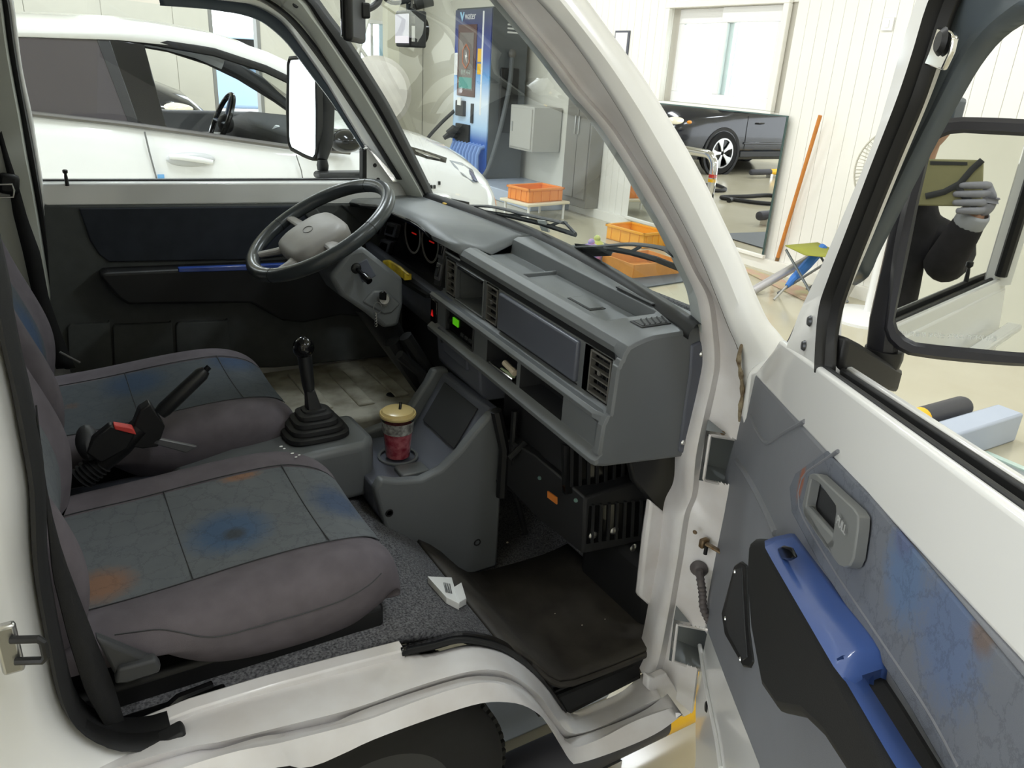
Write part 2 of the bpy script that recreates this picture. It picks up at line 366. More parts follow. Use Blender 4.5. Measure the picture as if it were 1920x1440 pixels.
hs = [(1297,1338),(1308,1250),(1325,1160),(1345,1060),(1352,1010),(1362,940),(1376,890),(1390,840),(1396,780),(1398,725),(1391,680),(1382,647),(1367,613),(1345,557),(1313,480),(1260,377),(1210,290),(1167,213),(1107,120),(1057,53),(1010,0),(975,-36)]
ho = [(1446,700),(1457,668),(1440,640),(1417,613),(1393,563),(1367,500),(1333,430),(1287,337),(1233,243),(1167,140),(1100,50),(1063,0),(1034,-36)]
NH = 420
def to_roof(l, z=1.765):
    d = (l[-1]-l[-3]).normalized(); k = (z-l[-1].z)/d.z; return l+[l[-1]+d*k*0.5, l[-1]+d*k]
Hi = smooth_line(to_roof(tum(hi, 0.085)), NH); Hm = smooth_line(to_roof(tum(hm, 0.06)), NH); Hr = smooth_line(to_roof(tum(hr, 0.065)), NH); Hs = smooth_line(to_roof(tum(hs, 0.0)), NH)
mids = [[a.lerp(b, t)+V((0, -0.0, 0)) for a, b in zip(Hr, Hs)] for t in [i/24 for i in range(1, 24)]]
rows = [[p+V((0.02,0.05,0)) for p in Hi], Hi, [a.lerp(b, 0.5)+V((-0.004,-0.006,0)) for a, b in zip(Hi, Hm)], Hm, Hr]+mids+[Hs, [p+V((0.012,0.006,0)) for p in Hs]]
pockets = [[(1328,814),(1400,826),(1400,905),(1363,908),(1316,897)], [(1267,1168),(1332,1180),(1325,1255),(1303,1252),(1259,1236)]]
def skip(i, j):
    c = (rows[i][j]+rows[i+1][(j+1) % NH])/2; x, y = proj(c)
    return any(inpoly(x, y, p) for p in pockets)
g = G(); g.loft(rows, skip=skip); hp = obj('front_pillar', g, M['paint_worn'], truck, ang=0.9)
for p in pockets:                                     # hinge pockets: a box behind each opening
    q = [at(x, y, 'y', 0.03) for x, y in p]; m = sum(q, V())/len(q); q = [m+(a-m)*1.12 for a in q]
    back = [a+V((0.055,0.05,0)) for a in q]; g = G(); g.loft([q, back], closed=True); g.add(back, [tuple(range(len(back)))])
    g2 = G(); rim = resample([m+(a-m)*0.9 for a in q]+[m+(q[0]-m)*0.9], 60); g2.tube([r_+V((-0.001,-0.006,0)) for r_ in rim[:-1]], 0.0032, 6, closed=True); obj('pocket_rim', g2, M['paint_worn'], hp)
    hk = obj('hinge_pocket', g, mat('pocket_grey', (150,156,158), 0.6), hp, smooth=False)
for (x, y) in ((1388,848),(1322,1212)):               # hinge arms
    c = at(x, y, 'y', 0.03); g = G(); g.tube([c+V((0.03,0.03,0.03)), c+V((0.02,0,0.028)), c+V((0.012,-0.015,0.0)), c+V((0.015,-0.02,-0.03))], [(0.008,0.016)]*4, 8); obj('hinge_arm', g, M['paint_worn'], hp)
for (x, y) in ((1345,917),(1303,998),(1281,1253),(1355,812)):
    g = G(); g.lathe([(0.0001,0.002),(0.0035,0.002),(0.005,0.0)], at(x, y, 'y', 0.035), (-0.9,-0.4,0), 10); obj('plug', g, M['rusty_metal'], hp)
_sl = [p for p in Hs if proj(p)[1] < 655 and p.z < 1.74]
g = G(); g.tube([p+(CAM-p).normalized()*0.0015 for p in _sl[::3]], 0.0019, 6); obj('door_seam', g, mat('seam_brown', (74,62,54), 0.8), hp)
# seam sealant and the outer skin in front of the seam
Ho = smooth_line(to_roof(tum(ho, -0.03)), 70); Hs2 = smooth_line(to_roof(tum([(1388,760)]+[q for q in hs if q[1] < 700], -0.004)), 70)
g = G(); g.loft([Hs2, [a.lerp(b, 0.2)+V((0.0,-0.006,0)) for a, b in zip(Hs2, Ho)], [a.lerp(b, 0.6)+V((0,-0.01,0)) for a, b in zip(Hs2, Ho)], Ho, [p+V((0.05,0.02,0.0)) for p in Ho], [p+V((0.11,0.12,0.0)) for p in Ho]])
obj('outer_pillar_skin', g, M['paint_white'], truck, solid=0.002, ang=0.9)
g = G(); p = smooth_line(line([(1392,640),(1385,672),(1389,700),(1392,735),(1388,765),(1386,790)], 'y', -0.012), 20)
g.tube(p, [0.002,0.003,0.0035]+[0.004+0.0012*math.sin(i*1.7) for i in range(14)]+[0.0035,0.003,0.002], 7); obj('seam_sealant', g, mat('sealant', (158,146,120), 0.7, col2=(96,78,58), nscale=70), truck)
fr = [at(1400,700,'y',-0.03), at(1446,668,'y',-0.04), at(1445,720,'y',-0.05), at(1405,860,'y',-0.03), at(1388,780,'y',-0.015)]
g = G(); g.prism(fr, (0.05,0.03,0)); obj('fender_corner', g, M['paint_white'], truck, bevel=0.012, seg=3)
# --- windscreen pillar, left (inner face), window frame and rear pillar of the driver side
def tl(pts, Y0): return tum(pts, Y0, 0.16, 1.15, -1)
NL = 50
lp0 = [(440,-30),(495,-4),(530,18),(568,54),(620,134),(670,212),(707,270),(757,348),(768,372)]
lp1 = [(520,-30),(568,0),(593,38),(633,98),(680,168),(720,235),(745,280),(785,350),(797,374)]
lp2 = [(556,-30),(587,0),(612,34),(651,85),(687,141),(725,203),(752,255),(797,345),(808,371)]
R0, R1, R2 = [smooth_line(tl(l, y), NL) for l, y in ((lp0, 1.42), (lp1, 1.39), (lp2, 1.39))]
g = G(); g.loft([[p+V((0.0,0.06,0)) for p in R0], R0, [a.lerp(b, 0.2)+V((0,-0.012,0)) for a, b in zip(R0, R1)], [a.lerp(b, 0.8)+V((0,-0.012,0)) for a, b in zip(R0, R1)], R1, [p+V((0.03,0.03,0.02)) for p in R1]])
lpil = obj('windscreen_pillar', g, mat('pillar_inner', (196,198,190), 0.5), truck)
g = G(); g.loft([[p+V((0.004,-0.004,0)) for p in R1], [a.lerp(b, 0.5)+V((-0.004,-0.008,0)) for a, b in zip(R1, R2)], R2, [p+V((0.015,0.02,0.01)) for p in R2]]); obj('windscreen_rubber', g, M['trim_black'], truck, solid=0.002)
c = tl([(553,7)], 1.405)[0]; g = G(); g.lathe([(0.0001,0.003),(0.009,0.003),(0.011,0)], c+V((0,-0.012,0)), (0,-1,0.1), 16); obj('plug', g, M['trim_black'], lpil)
# windscreen glass
gr = smooth_line(tum([(1317,625),(1307,560),(1283,507),(1250,440),(1203,360),(1180,320),(1127,240),(1073,177),(1020,107),(973,50),(935,5),(900,-36),(830,-120)], 0.085), 24)
gl_ = smooth_line(list(reversed(tl([(500,-130),(556,-30),(587,0),(612,34),(651,85),(687,141),(725,203),(752,255),(797,345),(808,372)], 1.39))), 24)
rows = []
for a, b in zip(gr, gl_):
    rows.append([a.lerp(b, t)+V((0.055*math.sin(math.pi*t), 0, 0.012*math.sin(math.pi*t))) for t in [i/16 for i in range(17)]])
g = G(); g.loft(rows); ws = obj('windscreen', g, M['clear_glass'], truck)
WSB = rows[0]; WST = rows[-1]
# lower windscreen rubber
g = G(); g.loft([[p+V((-0.034,0,-0.008)) for p in WSB], [p+V((-0.033,0,0.006)) for p in WSB], [p+V((-0.018,0,0.020)) for p in WSB], [p+V((0.006,0,0.016)) for p in WSB], [p+V((0.02,0,-0.01)) for p in WSB]]); obj('windscreen_rubber', g, M['trim_black'], truck, ang=1.2)
# cowl below the glass, black
g = G(); g.loft([[p+V((0.012,0,-0.004)) for p in WSB], [p+V((0.06,0,-0.012)) for p in WSB], [p+V((0.11,0,-0.05)) for p in WSB], [p+V((0.14,0,-0.2)) for p in WSB]]); obj('cowl', g, mat('cowl_black', (34,35,37), 0.6), truck, solid=0.003)
g = G(); f2 = [p+V((0.14,0,-0.2)) for p in WSB]; g.loft([f2, [V((p.x+0.02, p.y, 0.35)) for p in f2]]); obj('front_panel', g, M['paint_white'], truck, solid=0.003)
# driver door: window frame, visor, waist, trim
dd = part('driver_door', (0.45, 1.45, 0.5), truck, 'closed driver door with charcoal trim')
d0 = smooth_line(tl([(300,-30),(440,-18),(488,-2),(524,22),(560,58),(615,132),(660,200),(701,262),(745,335)], 1.43), NL)   # frame outer
d1_ = smooth_line(tl([(300,-12),(434,2),(481,10),(517,28),(542,50),(579,100),(615,152),(650,210),(690,276)], 1.45), NL)       # frame inner
d2 = smooth_line(tl([(300,8),(380,14),(416,19),(452,25),(488,37),(515,56),(539,79),(560,106),(591,148),(627,196),(688,290)], 1.49), NL)  # visor edge
g = G(); g.loft([[p+V((0,0.06,0)) for p in d0], d0, [a.lerp(b, 0.3)+V((0,-0.008,0)) for a, b in zip(d0, d1_)], d1_, [p+V((0,0.04,0)) for p in d1_]]); obj('window_frame', g, M['paint_white'], dd, solid=0.002)
g = G(); g.loft([[a.lerp(b, -0.02)+V((-0.006,-0.012,0)) for a, b in zip(d0, R0)], [a+V((0.0,-0.02,0)) for a in d0], [a+V((0.012,-0.016,0)) for a in d0]]); obj('frame_seal', g, M['rubber'], dd, solid=0.003)
g = G(); g.loft([[p+V((0.0,0.035,0)) for p in d1_], d2, [p+V((0,0.006,0)) for p in d2]]); obj('rain_visor', g, mat('smoked', (92,102,112), 0.25), dd, solid=0.003)
gl2 = [at(70,344,'y',1.49), at(720,342,'y',1.49)]
# window rear edge and rear pillar
b0 = smooth_line(tl([(12,-30),(25,0),(33,60),(43,133),(60,213),(72,287),(80,337),(84,390)], 1.45), 30)
b1 = smooth_line(tl([(-4,-30),(2,0),(12,77),(23,143),(37,217),(50,293),(63,360),(77,443),(95,560)], 1.42), 30)
g = G(); g.loft([[p+V((0,0.05,0)) for p in b0], b0, [a.lerp(b, 0.3)+V((0,-0.006,0)) for a, b in zip(b0, b1)]]); obj('window_frame', g, M['paint_white'], dd, solid=0.002)
g = G(); g.loft([[a.lerp(b, 0.3)+V((0,-0.002,0)) for a, b in zip(b0, b1)], [a.lerp(b, 0.5)+V((0,-0.016,0)) for a, b in zip(b0, b1)], b1]); obj('frame_seal', g, M['rubber'], dd, solid=0.003)
g = G(); g.loft([b1, [p+V((-0.005,-0.02,0)) for p in b1], [p+V((-0.06,-0.03,0)) for p in b1], [p+V((-0.22,-0.04,0)) for p in b1]]); obj('rear_pillar', g, MATS['pillar_inner'], truck, solid=0.002)
# waist and skins
def flat(pts, Y, th, m, nm, par, bevel=0.004, dy=None):
    q = line(pts, 'y', Y); g = G(); g.prism(q, (0, th, 0)); return obj(nm, g, m, par, bevel=bevel)
flat([(40,344),(760,341),(775,390),(560,382),(88,388),(70,380)], 1.44, 0.07, M['paint_white'], 'waist_rail', dd, 0.006)
flat([(76,337),(690,335),(690,342),(76,345)], 1.475, 0.02, M['trim_black'], 'glass_wiper', dd, 0.002)
flat([(684,279),(690,276),(760,372),(745,392),(684,392)], 1.445, 0.02, M['paint_white'], 'corner_plate', dd, 0.003)
flat([(680,283),(688,279),(688,338),(680,338)], 1.44, 0.03, M['trim_black'], 'glass_channel', dd, 0.002)
for (x, y) in ((703,310),(709,337)):
    g = G(); g.lathe([(0.0001,0.003),(0.005,0.003),(0.0065,0)], at(x, y, 'y', 1.444), (0,-1,0), 12); obj('plug', g, M['trim_black'], dd)
g = G(); c = at(125,341,'y',1.44); g.lathe([(0.005,-0.01),(0.0042,0.012),(0.0032,0.02),(0.006,0.023),(0.0065,0.029),(0.004,0.031)], c, (0,0,1), 12); obj('lock_knob', g, M['trim_black'], dd)
q = [at(55,346,'y',1.49), at(690,346,'y',1.49)]+[p+V((0,0.004,0)) for p in d2[::-1]]+[b0[0]+V((0,0.04,0))]
g = G(); g.add(q, [tuple(range(len(q)))]); obj('window_glass', g, M['clear_glass'], dd, smooth=False)
DT = mat('door_dark', (84,86,85), 0.85, noise=0.12, nscale=30, bump=0.3, bscale=600, spec=0.2)
flat([(60,386),(775,381),(800,560),(760,690),(740,668),(520,690),(120,694),(70,560)], 1.43, 0.05, DT, 'trim_panel', dd, 0.006)
flat([(148,391),(566,386),(625,470),(470,487),(205,492),(186,478),(168,450)], 1.423, 0.012, mat('door_navy', (46,50,58), 0.9, noise=0.2, nscale=25), 'trim_insert', dd, 0.004)
flat([(560,386),(590,384),(640,455),(625,470)], 1.416, 0.012, DT, 'trim_rib', dd, 0.005)
flat([(640,384),(760,381),(770,430),(690,430)], 1.418, 0.012, DT, 'trim_rib', dd, 0.005)
g = G(); q0 = line([(187,520),(196,512),(470,500),(640,490),(760,540),(740,600),(640,592),(570,606),(530,602),(500,585),(470,569),(240,572),(222,560),(200,536)], 'y', 1.355)
g.prism(q0, (0,0.07,0)); obj('armrest', g, M['trim_black'], dd, bevel=0.014, seg=3)
flat([(335,503),(470,498),(600,492),(600,500),(470,507),(335,511)], 1.352, 0.02, mat('blue_plastic', (44,74,158), 0.3, coat=0.4), 'armrest_trim', dd, 0.002)
for x0, x1 in ((128,206),(212,322),(330,428)):
    z = 600 if x0 < 300 else 596
    flat([(x0,z+16),(x0+4,z+10),(x1-4,z+6),(x1,z+2),(x1+6,z+90),(x0+4,z+100)], 1.414, 0.02, DT, 'door_pocket', dd, 0.008)
g = G(); g.bb((-0.25,1.5,0.35), (1.22,1.56,1.14)); obj('door_skin', g, M['paint_white'], dd, bevel=0.02)
# roof, back wall, floor, fire wall
rf = [[V((x+(0.15*i/12 if x > 0.1 else 0), 0.11+1.27*i/12, z-0.07*abs(i/6-1)**6)) for x, z in ((0.49,1.72),(0.47,1.755),(0.40,1.795),(0.2,1.825),(-0.2,1.835),(-0.36,1.79))] for i in range(13)]
g = G(); g.loft(rf); obj('roof', g, MATS['pillar_inner'], truck, solid=0.02)
g = G(); g.tube(smooth_line([V((0.47,0.12,1.75)), V((0.35,0.11,1.775)), V((0.1,0.10,1.785)), V((-0.2,0.09,1.78)), V((-0.34,0.08,1.74))], 20), [(0.035,0.03)]*20, 10); obj('roof_rail', g, M['paint_white'], truck)
g = G(); g.tube(smooth_line([V((0.62,1.36,1.75)), V((0.45,1.37,1.775)), V((0.1,1.38,1.785)), V((-0.34,1.40,1.75))], 20), [(0.035,0.03)]*20, 10); obj('roof_rail', g, M['paint_white'], truck)
g = G(); g.bb((-0.36,0.03,0.6), (-0.32,1.5,1.8)); obj('back_wall', g, M['dash_dark'], truck)
fl = [(-0.34,0.60),(0.2,0.60),(0.40,0.597),(0.47,0.585),(0.55,0.555),(0.62,0.50),(0.69,0.445),(0.74,0.385),(0.78,0.345),(0.84,0.33),(1.05,0.33),(1.13,0.38),(1.17,0.6),(1.17,1.1)]
FLS = smooth_line([V((x, 0, z)) for x, z in fl], 60)
g = G(); g.loft([[V((p.x, y, p.z)) for p in FLS] for y in (0.115, 0.4, 0.8, 1.2, 1.48)]); FLO = obj('floor_pan', g, M['carpet'], truck, solid=0.02)
g = G(); g.bb((0.50,1.0,0.33), (0.97,1.455,0.61)); ws_ = obj('wheel_housing', g, mat('dirty_white', (176,172,158), 0.7, col2=(132,127,112), nscale=14), truck, bevel=0.012)
for k, (x, y0, y1) in enumerate(((0.62,1.1,1.4),(0.74,1.08,1.36),(0.86,1.1,1.38))):
    g = G(); g.bb((x-0.025,y0,0.605), (x+0.025,y1,0.616)); obj('housing_rib', g, MATS['dirty_white'], ws_, bevel=0.006)
g = G(); c = at(735,740,'z',0.612); g.lathe([(0.0001,0.002),(0.016,0.002),(0.018,0)], c, (0,0,1), 16); obj('plug', g, M['trim_black'], ws_)
flat([(1214,1292),(1216,1268),(1228,1272),(1250,1262),(1297,1338),(1282,1346),(1240,1312)], 0.03, 0.02, M['paint_worn'], 'pillar_foot', truck, 0.004)
g = G(); g.bb((1.0,0.84,0.40), (1.02,1.46,1.0)); obj('under_dash_dark_sheet', g, M['trim_black'], truck)  # added black sheet that keeps the space under the dash dark
# inner side wall below the hinge pillar
flat([(1222,940),(1266,978),(1246,1110),(1236,1152),(1200,1120),(1212,1010)], 0.13, 0.02, M['paint_worn'], 'kick_panel', truck, 0.006)
flat([(1180,860),(1300,850),(1290,1000),(1262,985),(1222,945),(1190,905)], 0.16, 0.02, M['trim_black'], 'kick_trim', truck, 0.006)
# ================================================================== dashboard
dash = part('dashboard', (0.9, 0.75, 0.9), truck, 'grey moulded dashboard with glove box and open shelves')
def DS(x, y, z): return V((x+0.02*(y-0.15), y, z+0.04*(y-0.15)))
PR = [(1.07,1.02),(1.065,1.128),(1.022,1.128),(1.010,1.122),(1.004,1.088),(0.94,1.086),(0.925,1.09),(0.905,1.106),(0.885,1.110),(0.868,1.104),(0.86,1.092),(0.862,1.08),(0.872,1.078),(0.872,1.068),(0.862,1.066),(0.862,0.972),(0.850,0.968),(0.832,0.972),(0.824,0.966),(0.826,0.957),(0.838,0.952),(0.838,0.893),(0.828,0.888),(0.818,0.880),(0.820,0.870),(0.84,0.864),(1.05,0.84)]
YS = [0.102,0.106,0.118,0.135,0.2,0.225,0.25,0.42,0.435,0.575,0.585,0.635,0.645,0.774,0.777,0.795,0.80,0.855,0.875]
def prow(y):
    out = []
    for i, (x, z) in enumerate(PR):
        if y < 0.21 and 4 <= i <= 6: z = 1.118
        if y < 0.21 and i == 7: z = 1.115
        if y > 0.775 and 1 <= i <= 10: z = min(z, 1.075)
        if y < 0.125 and 11 <= i <= 21: x, z = PR[10][0]+(PR[23][0]-PR[10][0])*(i-10)/13, z
        if y == YS[0]:                                # rounded end
            cx, cz = 0.95, 0.99; x, z = cx+(x-cx)*0.94, cz+(z-cz)*0.94
        elif y == YS[1]:
            cx, cz = 0.95, 0.99; x, z = cx+(x-cx)*0.985, cz+(z-cz)*0.985
        out.append(DS(x, y, z))
    return out
rows = [prow(y) for y in YS]
HOLES = [(14,0.135,0.225),(14,0.575,0.635),(14,0.645,0.795),(14,0.80,0.855),(20,0.25,0.42),(20,0.435,0.575),(20,0.645,0.795)]
def skip(i, j):
    m = (YS[i]+YS[i+1])/2
    return any(j == r and a < m < b for r, a, b in HOLES)
g = G(); g.loft(rows, skip=skip); g.add(rows[0], [tuple(range(len(PR)))])
obj('dash_shell', g, M['dash_grey'], dash, bevel=0.0025, seg=2, ang=0.5)
def recess(r, a, b, depth, m, nm, shrink=0.0):
    (x0, z0), (x1, z1) = PR[r], PR[r+1]; q = [DS(x0, a, z0), DS(x0, b, z0), DS(x1, b, z1), DS(x1, a, z1)]
    bk = [p+V((depth, 0, 0)) for p in q]; g = G(); g.loft([q, bk], closed=True); g.add(bk, [(0,1,2,3)]); return obj(nm, g, m, dash, smooth=False)
recess(20, 0.25, 0.42, 0.10, M['dash_dark'], 'open_shelf'); recess(20, 0.435, 0.575, 0.10, M['dash_dark'], 'open_shelf')
recess(20, 0.645, 0.795, 0.03, M['gloss_black'], 'radio_slot'); recess(14, 0.645, 0.795, 0.10, M['dash_grey'], 'storage_niche')
def dbox(x0, x1, y0, y1, z0, z1, m, nm, par=None, bevel=0.003, seg=2):
    g = G(); vs = [DS(x, y, z) for z in (z0, z1) for y in (y0, y1) for x in (x0, x1)]
    g.add(vs, [(0,2,3,1),(4,5,7,6),(0,1,5,4),(2,6,7,3),(0,4,6,2),(1,3,7,5)]); return obj(nm, g, m, par or dash, bevel=bevel, seg=seg)
# frames round the shelves and the niche
def frame(y0, y1, z0, z1, x, w, m, nm, par=None):
    g = G()
    for a in ((y0-w, y1+w, z1, z1+w), (y0-w, y1+w, z0-w, z0), (y0-w, y0, z0, z1), (y1, y1+w, z0, z1)):
        vs = [DS(xx, y, z) for z in a[2:] for y in a[:2] for xx in (x-0.004, x+0.01)]
        g.add(vs, [(0,2,3,1),(4,5,7,6),(0,1,5,4),(2,6,7,3),(0,4,6,2),(1,3,7,5)])
    return obj(nm, g, m, par or dash, bevel=0.002)
frame(0.648, 0.792, 0.976, 1.062, 0.862, 0.004, M['dash_grey'], 'niche_frame')
dbox(0.853, 0.868, 0.240, 0.562, 0.978, 1.063, M['dash_face'], 'glove_box_lid', bevel=0.005, seg=3)
dbox(0.861, 0.874, 0.24, 0.56, 0.9705, 0.9745, M['trim_black'], 'lid_gap', bevel=0)
dbox(0.8635, 0.874, 0.12, 0.86, 1.0675, 1.079, M['trim_black'], 'lid_gap', bevel=0)
# niche contents: black climate controls
for k, (y, z) in enumerate(((0.70,1.03),(0.74,1.035),(0.72,1.0),(0.765,1.01))):
    g = G(); g.lathe([(0.013,0),(0.012,-0.012),(0.009,-0.016),(0.0001,-0.016)], DS(0.945, y, z), (1,0,0), 14); obj('control_knob', g, M['gloss_black'], dash)
dbox(0.944, 0.962, 0.65, 0.79, 0.978, 1.06, M['trim_black'], 'control_panel')
for z in (0.99, 1.02, 1.05): dbox(0.93, 0.944, 0.66, 0.72, z, z+0.012, M['trim_black'], 'control_slider')
dbox(0.858, 0.87, 0.655, 0.785, 1.055, 1.0615, M['gloss_black'], 'niche_strip', bevel=0.001)
# radio
ra = part('radio', DS(0.85,0.72,0.895), dash)
dbox(0.842, 0.86, 0.648, 0.792, 0.895, 0.95, M['gloss_black'], 'radio_face', ra)
dbox(0.839, 0.845, 0.735, 0.765, 0.920, 0.938, mat('lcd_green', (70,160,30), 0.4, emit=(90,190,20), estr=0.35), 'display', ra, bevel=0.0005)
for k in range(3): dbox(0.839, 0.845, 0.66+k*0.022, 0.675+k*0.022, 0.905, 0.913, M['dash_dark'], 'button', ra, bevel=0.001)
g = G(); g.lathe([(0.009,0),(0.008,-0.008),(0.0001,-0.008)], DS(0.842,0.778,0.925), (1,0,0), 14); obj('radio_knob', g, M['trim_black'], ra)
frame(0.646, 0.794, 0.894, 0.951, 0.838, 0.004, M['dash_dark'], 'radio_frame', ra)
# top of the dash: lid with finger grip, defroster slots, mat in the tray
dbox(0.915, 1.002, 0.235, 0.55, 1.08, 1.097, M['dash_grey'], 'tray_lid', bevel=0.004)
dbox(0.913, 1.003, 0.552, 0.558, 1.083, 1.104, M['dash_grey'], 'tray_divider', bevel=0.002)
dbox(0.925, 0.965, 0.305, 0.39, 1.0965, 1.0985, M['trim_black'], 'grip_gap', bevel=0.0006)
dbox(0.928, 0.962, 0.310, 0.385, 1.097, 1.1005, M['dash_grey'], 'lid_grip', bevel=0.003)
dv = part('defroster_vent', DS(0.99,0.165,1.12), dash)
dbox(0.925, 0.998, 0.140, 0.178, 1.114, 1.1205, M['dash_dark'], 'vent_frame', dv, bevel=0.002)
dbox(0.930, 0.993, 0.144, 0.174, 1.1195, 1.1212, M['trim_black'], 'vent_slot', dv, bevel=0)
for k in range(5):
    x = 0.934+k*0.013; g = G(); vs = [DS(x, 0.145, 1.121), DS(x+0.012, 0.173, 1.121), DS(x+0.014, 0.173, 1.124), DS(x+0.002, 0.145, 1.124)]; g.prism(vs, (0.002,0,0)); obj('slat', g, M['dash_dark'], dv, smooth=False)
dbox(1.012, 1.022, 0.22, 0.34, 1.127, 1.1305, M['dash_dark'], 'defroster_slot', dash, bevel=0.001)
# end flange of the dash at the door pillar, with screws
q = line([(1298,648),(1315,640),(1325,660),(1318,690),(1304,760),(1288,853),(1274,848),(1286,760),(1295,700)], 'y', 0.097); g = G(); g.prism(q, (0,0.012,0)); fe = obj('end_flange', g, M['dash_face'], dash, bevel=0.004)
g = G(); g.lathe([(0.0001,0.003),(0.004,0.003),(0.006,0)], at(1281,830,'y',0.097), (0,-1,0), 10); obj('screw', g, M['steel'], fe)
g = G(); g.lathe([(0.0001,0.004),(0.004,0.003),(0.006,0)], at(1316,664,'y',0.097), (0,-1,0), 10); obj('screw', g, M['steel'], fe)
# driver half: binnacle hood, lower panel
def hood(t):                                          # t 0..1 from the passenger side to the driver door
    y = 0.862+t*0.55; z = 1.158+0.022*min(1, t/0.16)-0.03*max(0, t-0.6)/0.4
    xl = 0.835-0.018*min(1, t/0.25)
    return [V((1.09, y, 1.15)), V((1.05, y, 1.156)), V((0.98, y, 1.150+0.5*(z-1.135))), V((0.92, y, 1.140+0.85*(z-1.135))), V((xl+0.03, y, z+0.004)), V((xl+0.008, y, z)), V((xl, y, z-0.008)), V((xl+0.004, y, z-0.02)), V((xl+0.06, y, z-0.03))]
_h0 = [DS(x, 0.775, z) for x, z in ((1.066,1.129),(1.03,1.129),(1.008,1.11),(0.95,1.0875),(0.905,1.1065),(0.885,1.1105),(0.868,1.1045),(0.86,1.092),(0.862,1.08))]
_h1 = [a.lerp(b, 0.35) for a, b in zip(_h0, hood(0.0))]; _h2 = [a.lerp(b, 0.7) for a, b in zip(_h0, hood(0.0))]
g = G(); g.loft([_h0, _h1, _h2]+[hood(t) for t in (0.0, 0.06, 0.12, 0.2, 0.28, 0.4, 0.6, 0.8, 1.0)]); obj('cluster_hood', g, M['dash_grey'], dash, ang=0.8, solid=0.003)
g = G(); g.loft([[p+V((-0.0015,0,-0.001)) for p in hood(t)[6:9]] for t in (0.0, 0.06, 0.12, 0.2, 0.28, 0.4, 0.6, 0.8, 1.0)]); obj('hood_lip', g, M['gloss_black'], dash, solid=0.003)
g = G(); g.bb((0.93,0.87,0.96), (0.95,1.40,1.15)); obj('cluster_back', g, M['gloss_black'], dash)
g = G(); g.bb((0.84,0.90,0.975), (0.95,1.40,0.985)); obj('cluster_floor', g, M['trim_black'], dash)
# switch column between cluster and vents
q = [(0.845,0.985),(0.95,0.96),(0.95,1.13),(0.868,1.115)]
g = G(); g.prism([DS(x, 0.862, z) for x, z in q], (0,0.036,0.0)); obj('switch_bank', g, M['trim_black'], dash, bevel=0.003)
for z0, z1 in ((1.055,1.10),(1.0,1.045)):
    f = lambda z: 0.845+(z-0.985)*0.023/0.13
    g = G(); g.prism([DS(f(z0)-0.004,0.864,z0), DS(f(z1)-0.004,0.864,z1), DS(f(z1)+0.01,0.864,z1), DS(f(z0)+0.01,0.864,z0)], (0,0.03,0)); sw = obj('switch', g, mat('switch_grey', (70,70,74), 0.35), dash, bevel=0.003)
    g = G(); a, b = z0+0.01, z1-0.008; g.prism([DS(f(a)-0.008,0.870,a), DS(f(b)-0.008,0.870,b), DS(f(b)+0.01,0.870,b), DS(f(a)+0.01,0.870,a)], (0,0.018,0)); obj('rocker', g, M['gloss_black'], sw, bevel=0.002)
# gauges
for y, z, r in ((0.955,1.075,0.04),(1.06,1.085,0.055),(1.18,1.085,0.055)):
    ga = part('gauge', (0.925, y, z-r), dash)
    g = G(); g.lathe([(r,0),(r+0.003,-0.004),(r-0.002,-0.006),(r-0.003,-0.002)], (0.928,y,z), (1,0,0), 28, cap=False); obj('bezel', g, M['vent_grey'], ga)
    g = G(); g.lathe([(0.0001,0),(r-0.002,0)], (0.9275,y,z), (1,0,0), 28); obj('dial', g, M['gloss_black'], ga)
    g = G(); g.box((0.924,y-0.012,z+0.004), (0.002,0.03,0.0035)); obj('needle', g, mat('needle_red', (220,40,30), 0.4, emit=(230,40,30), estr=0.12), ga)
for (xa, ya, xb, yb) in ((719,416,744,446),(707,448,732,476),(702,420,716,444),(692,448,704,470)):
    q = [at(x, y, 'x', 0.915) for x, y in ((xa+6,ya),(xb,ya+6),(xb-6,yb),(xa,yb-6))]; g = G(); g.prism(q, (0.02,0,0)); sw2 = obj('switch', g, MATS['switch_grey'], dash, bevel=0.003)
    m_ = sum(q, V())/4; g = G(); g.prism([m_+(p-m_)*0.6+V((-0.004,0,0)) for p in q], (0.01,0,0)); obj('rocker', g, M['gloss_black'], sw2, bevel=0.002)
# lower panels on the driver side
lowp = [(0.852,0.972),(0.836,0.965),(0.842,0.93),(0.86,0.88),(0.88,0.83)]
g = G(); g.loft([[DS(x, y, z) for x, z in lowp] for y in (0.797,0.85,0.9,1.0,1.2,1.40)]); obj('lower_panel', g, M['dash_face'], dash, solid=0.01)
sm = [DS(x, y, z) for (x, z) in ((0.852,0.972),(0.836,0.965)) for y in (0,1)]
hz = part('hazard_switch', DS(0.835,0.87,0.89), dash)
dbox(0.832, 0.85, 0.853, 0.888, 0.885, 0.950, M['gloss_black'], 'switch_body', hz, bevel=0.004)
g = G(); g.prism([DS(0.8305,0.868,0.905), DS(0.8305,0.880,0.905), DS(0.8305,0.874,0.922)], (0.003,0,0)); obj('warning_triangle', g, mat('warn_red', (215,30,30), 0.4, emit=(215,30,30), estr=0.35), hz, smooth=False)
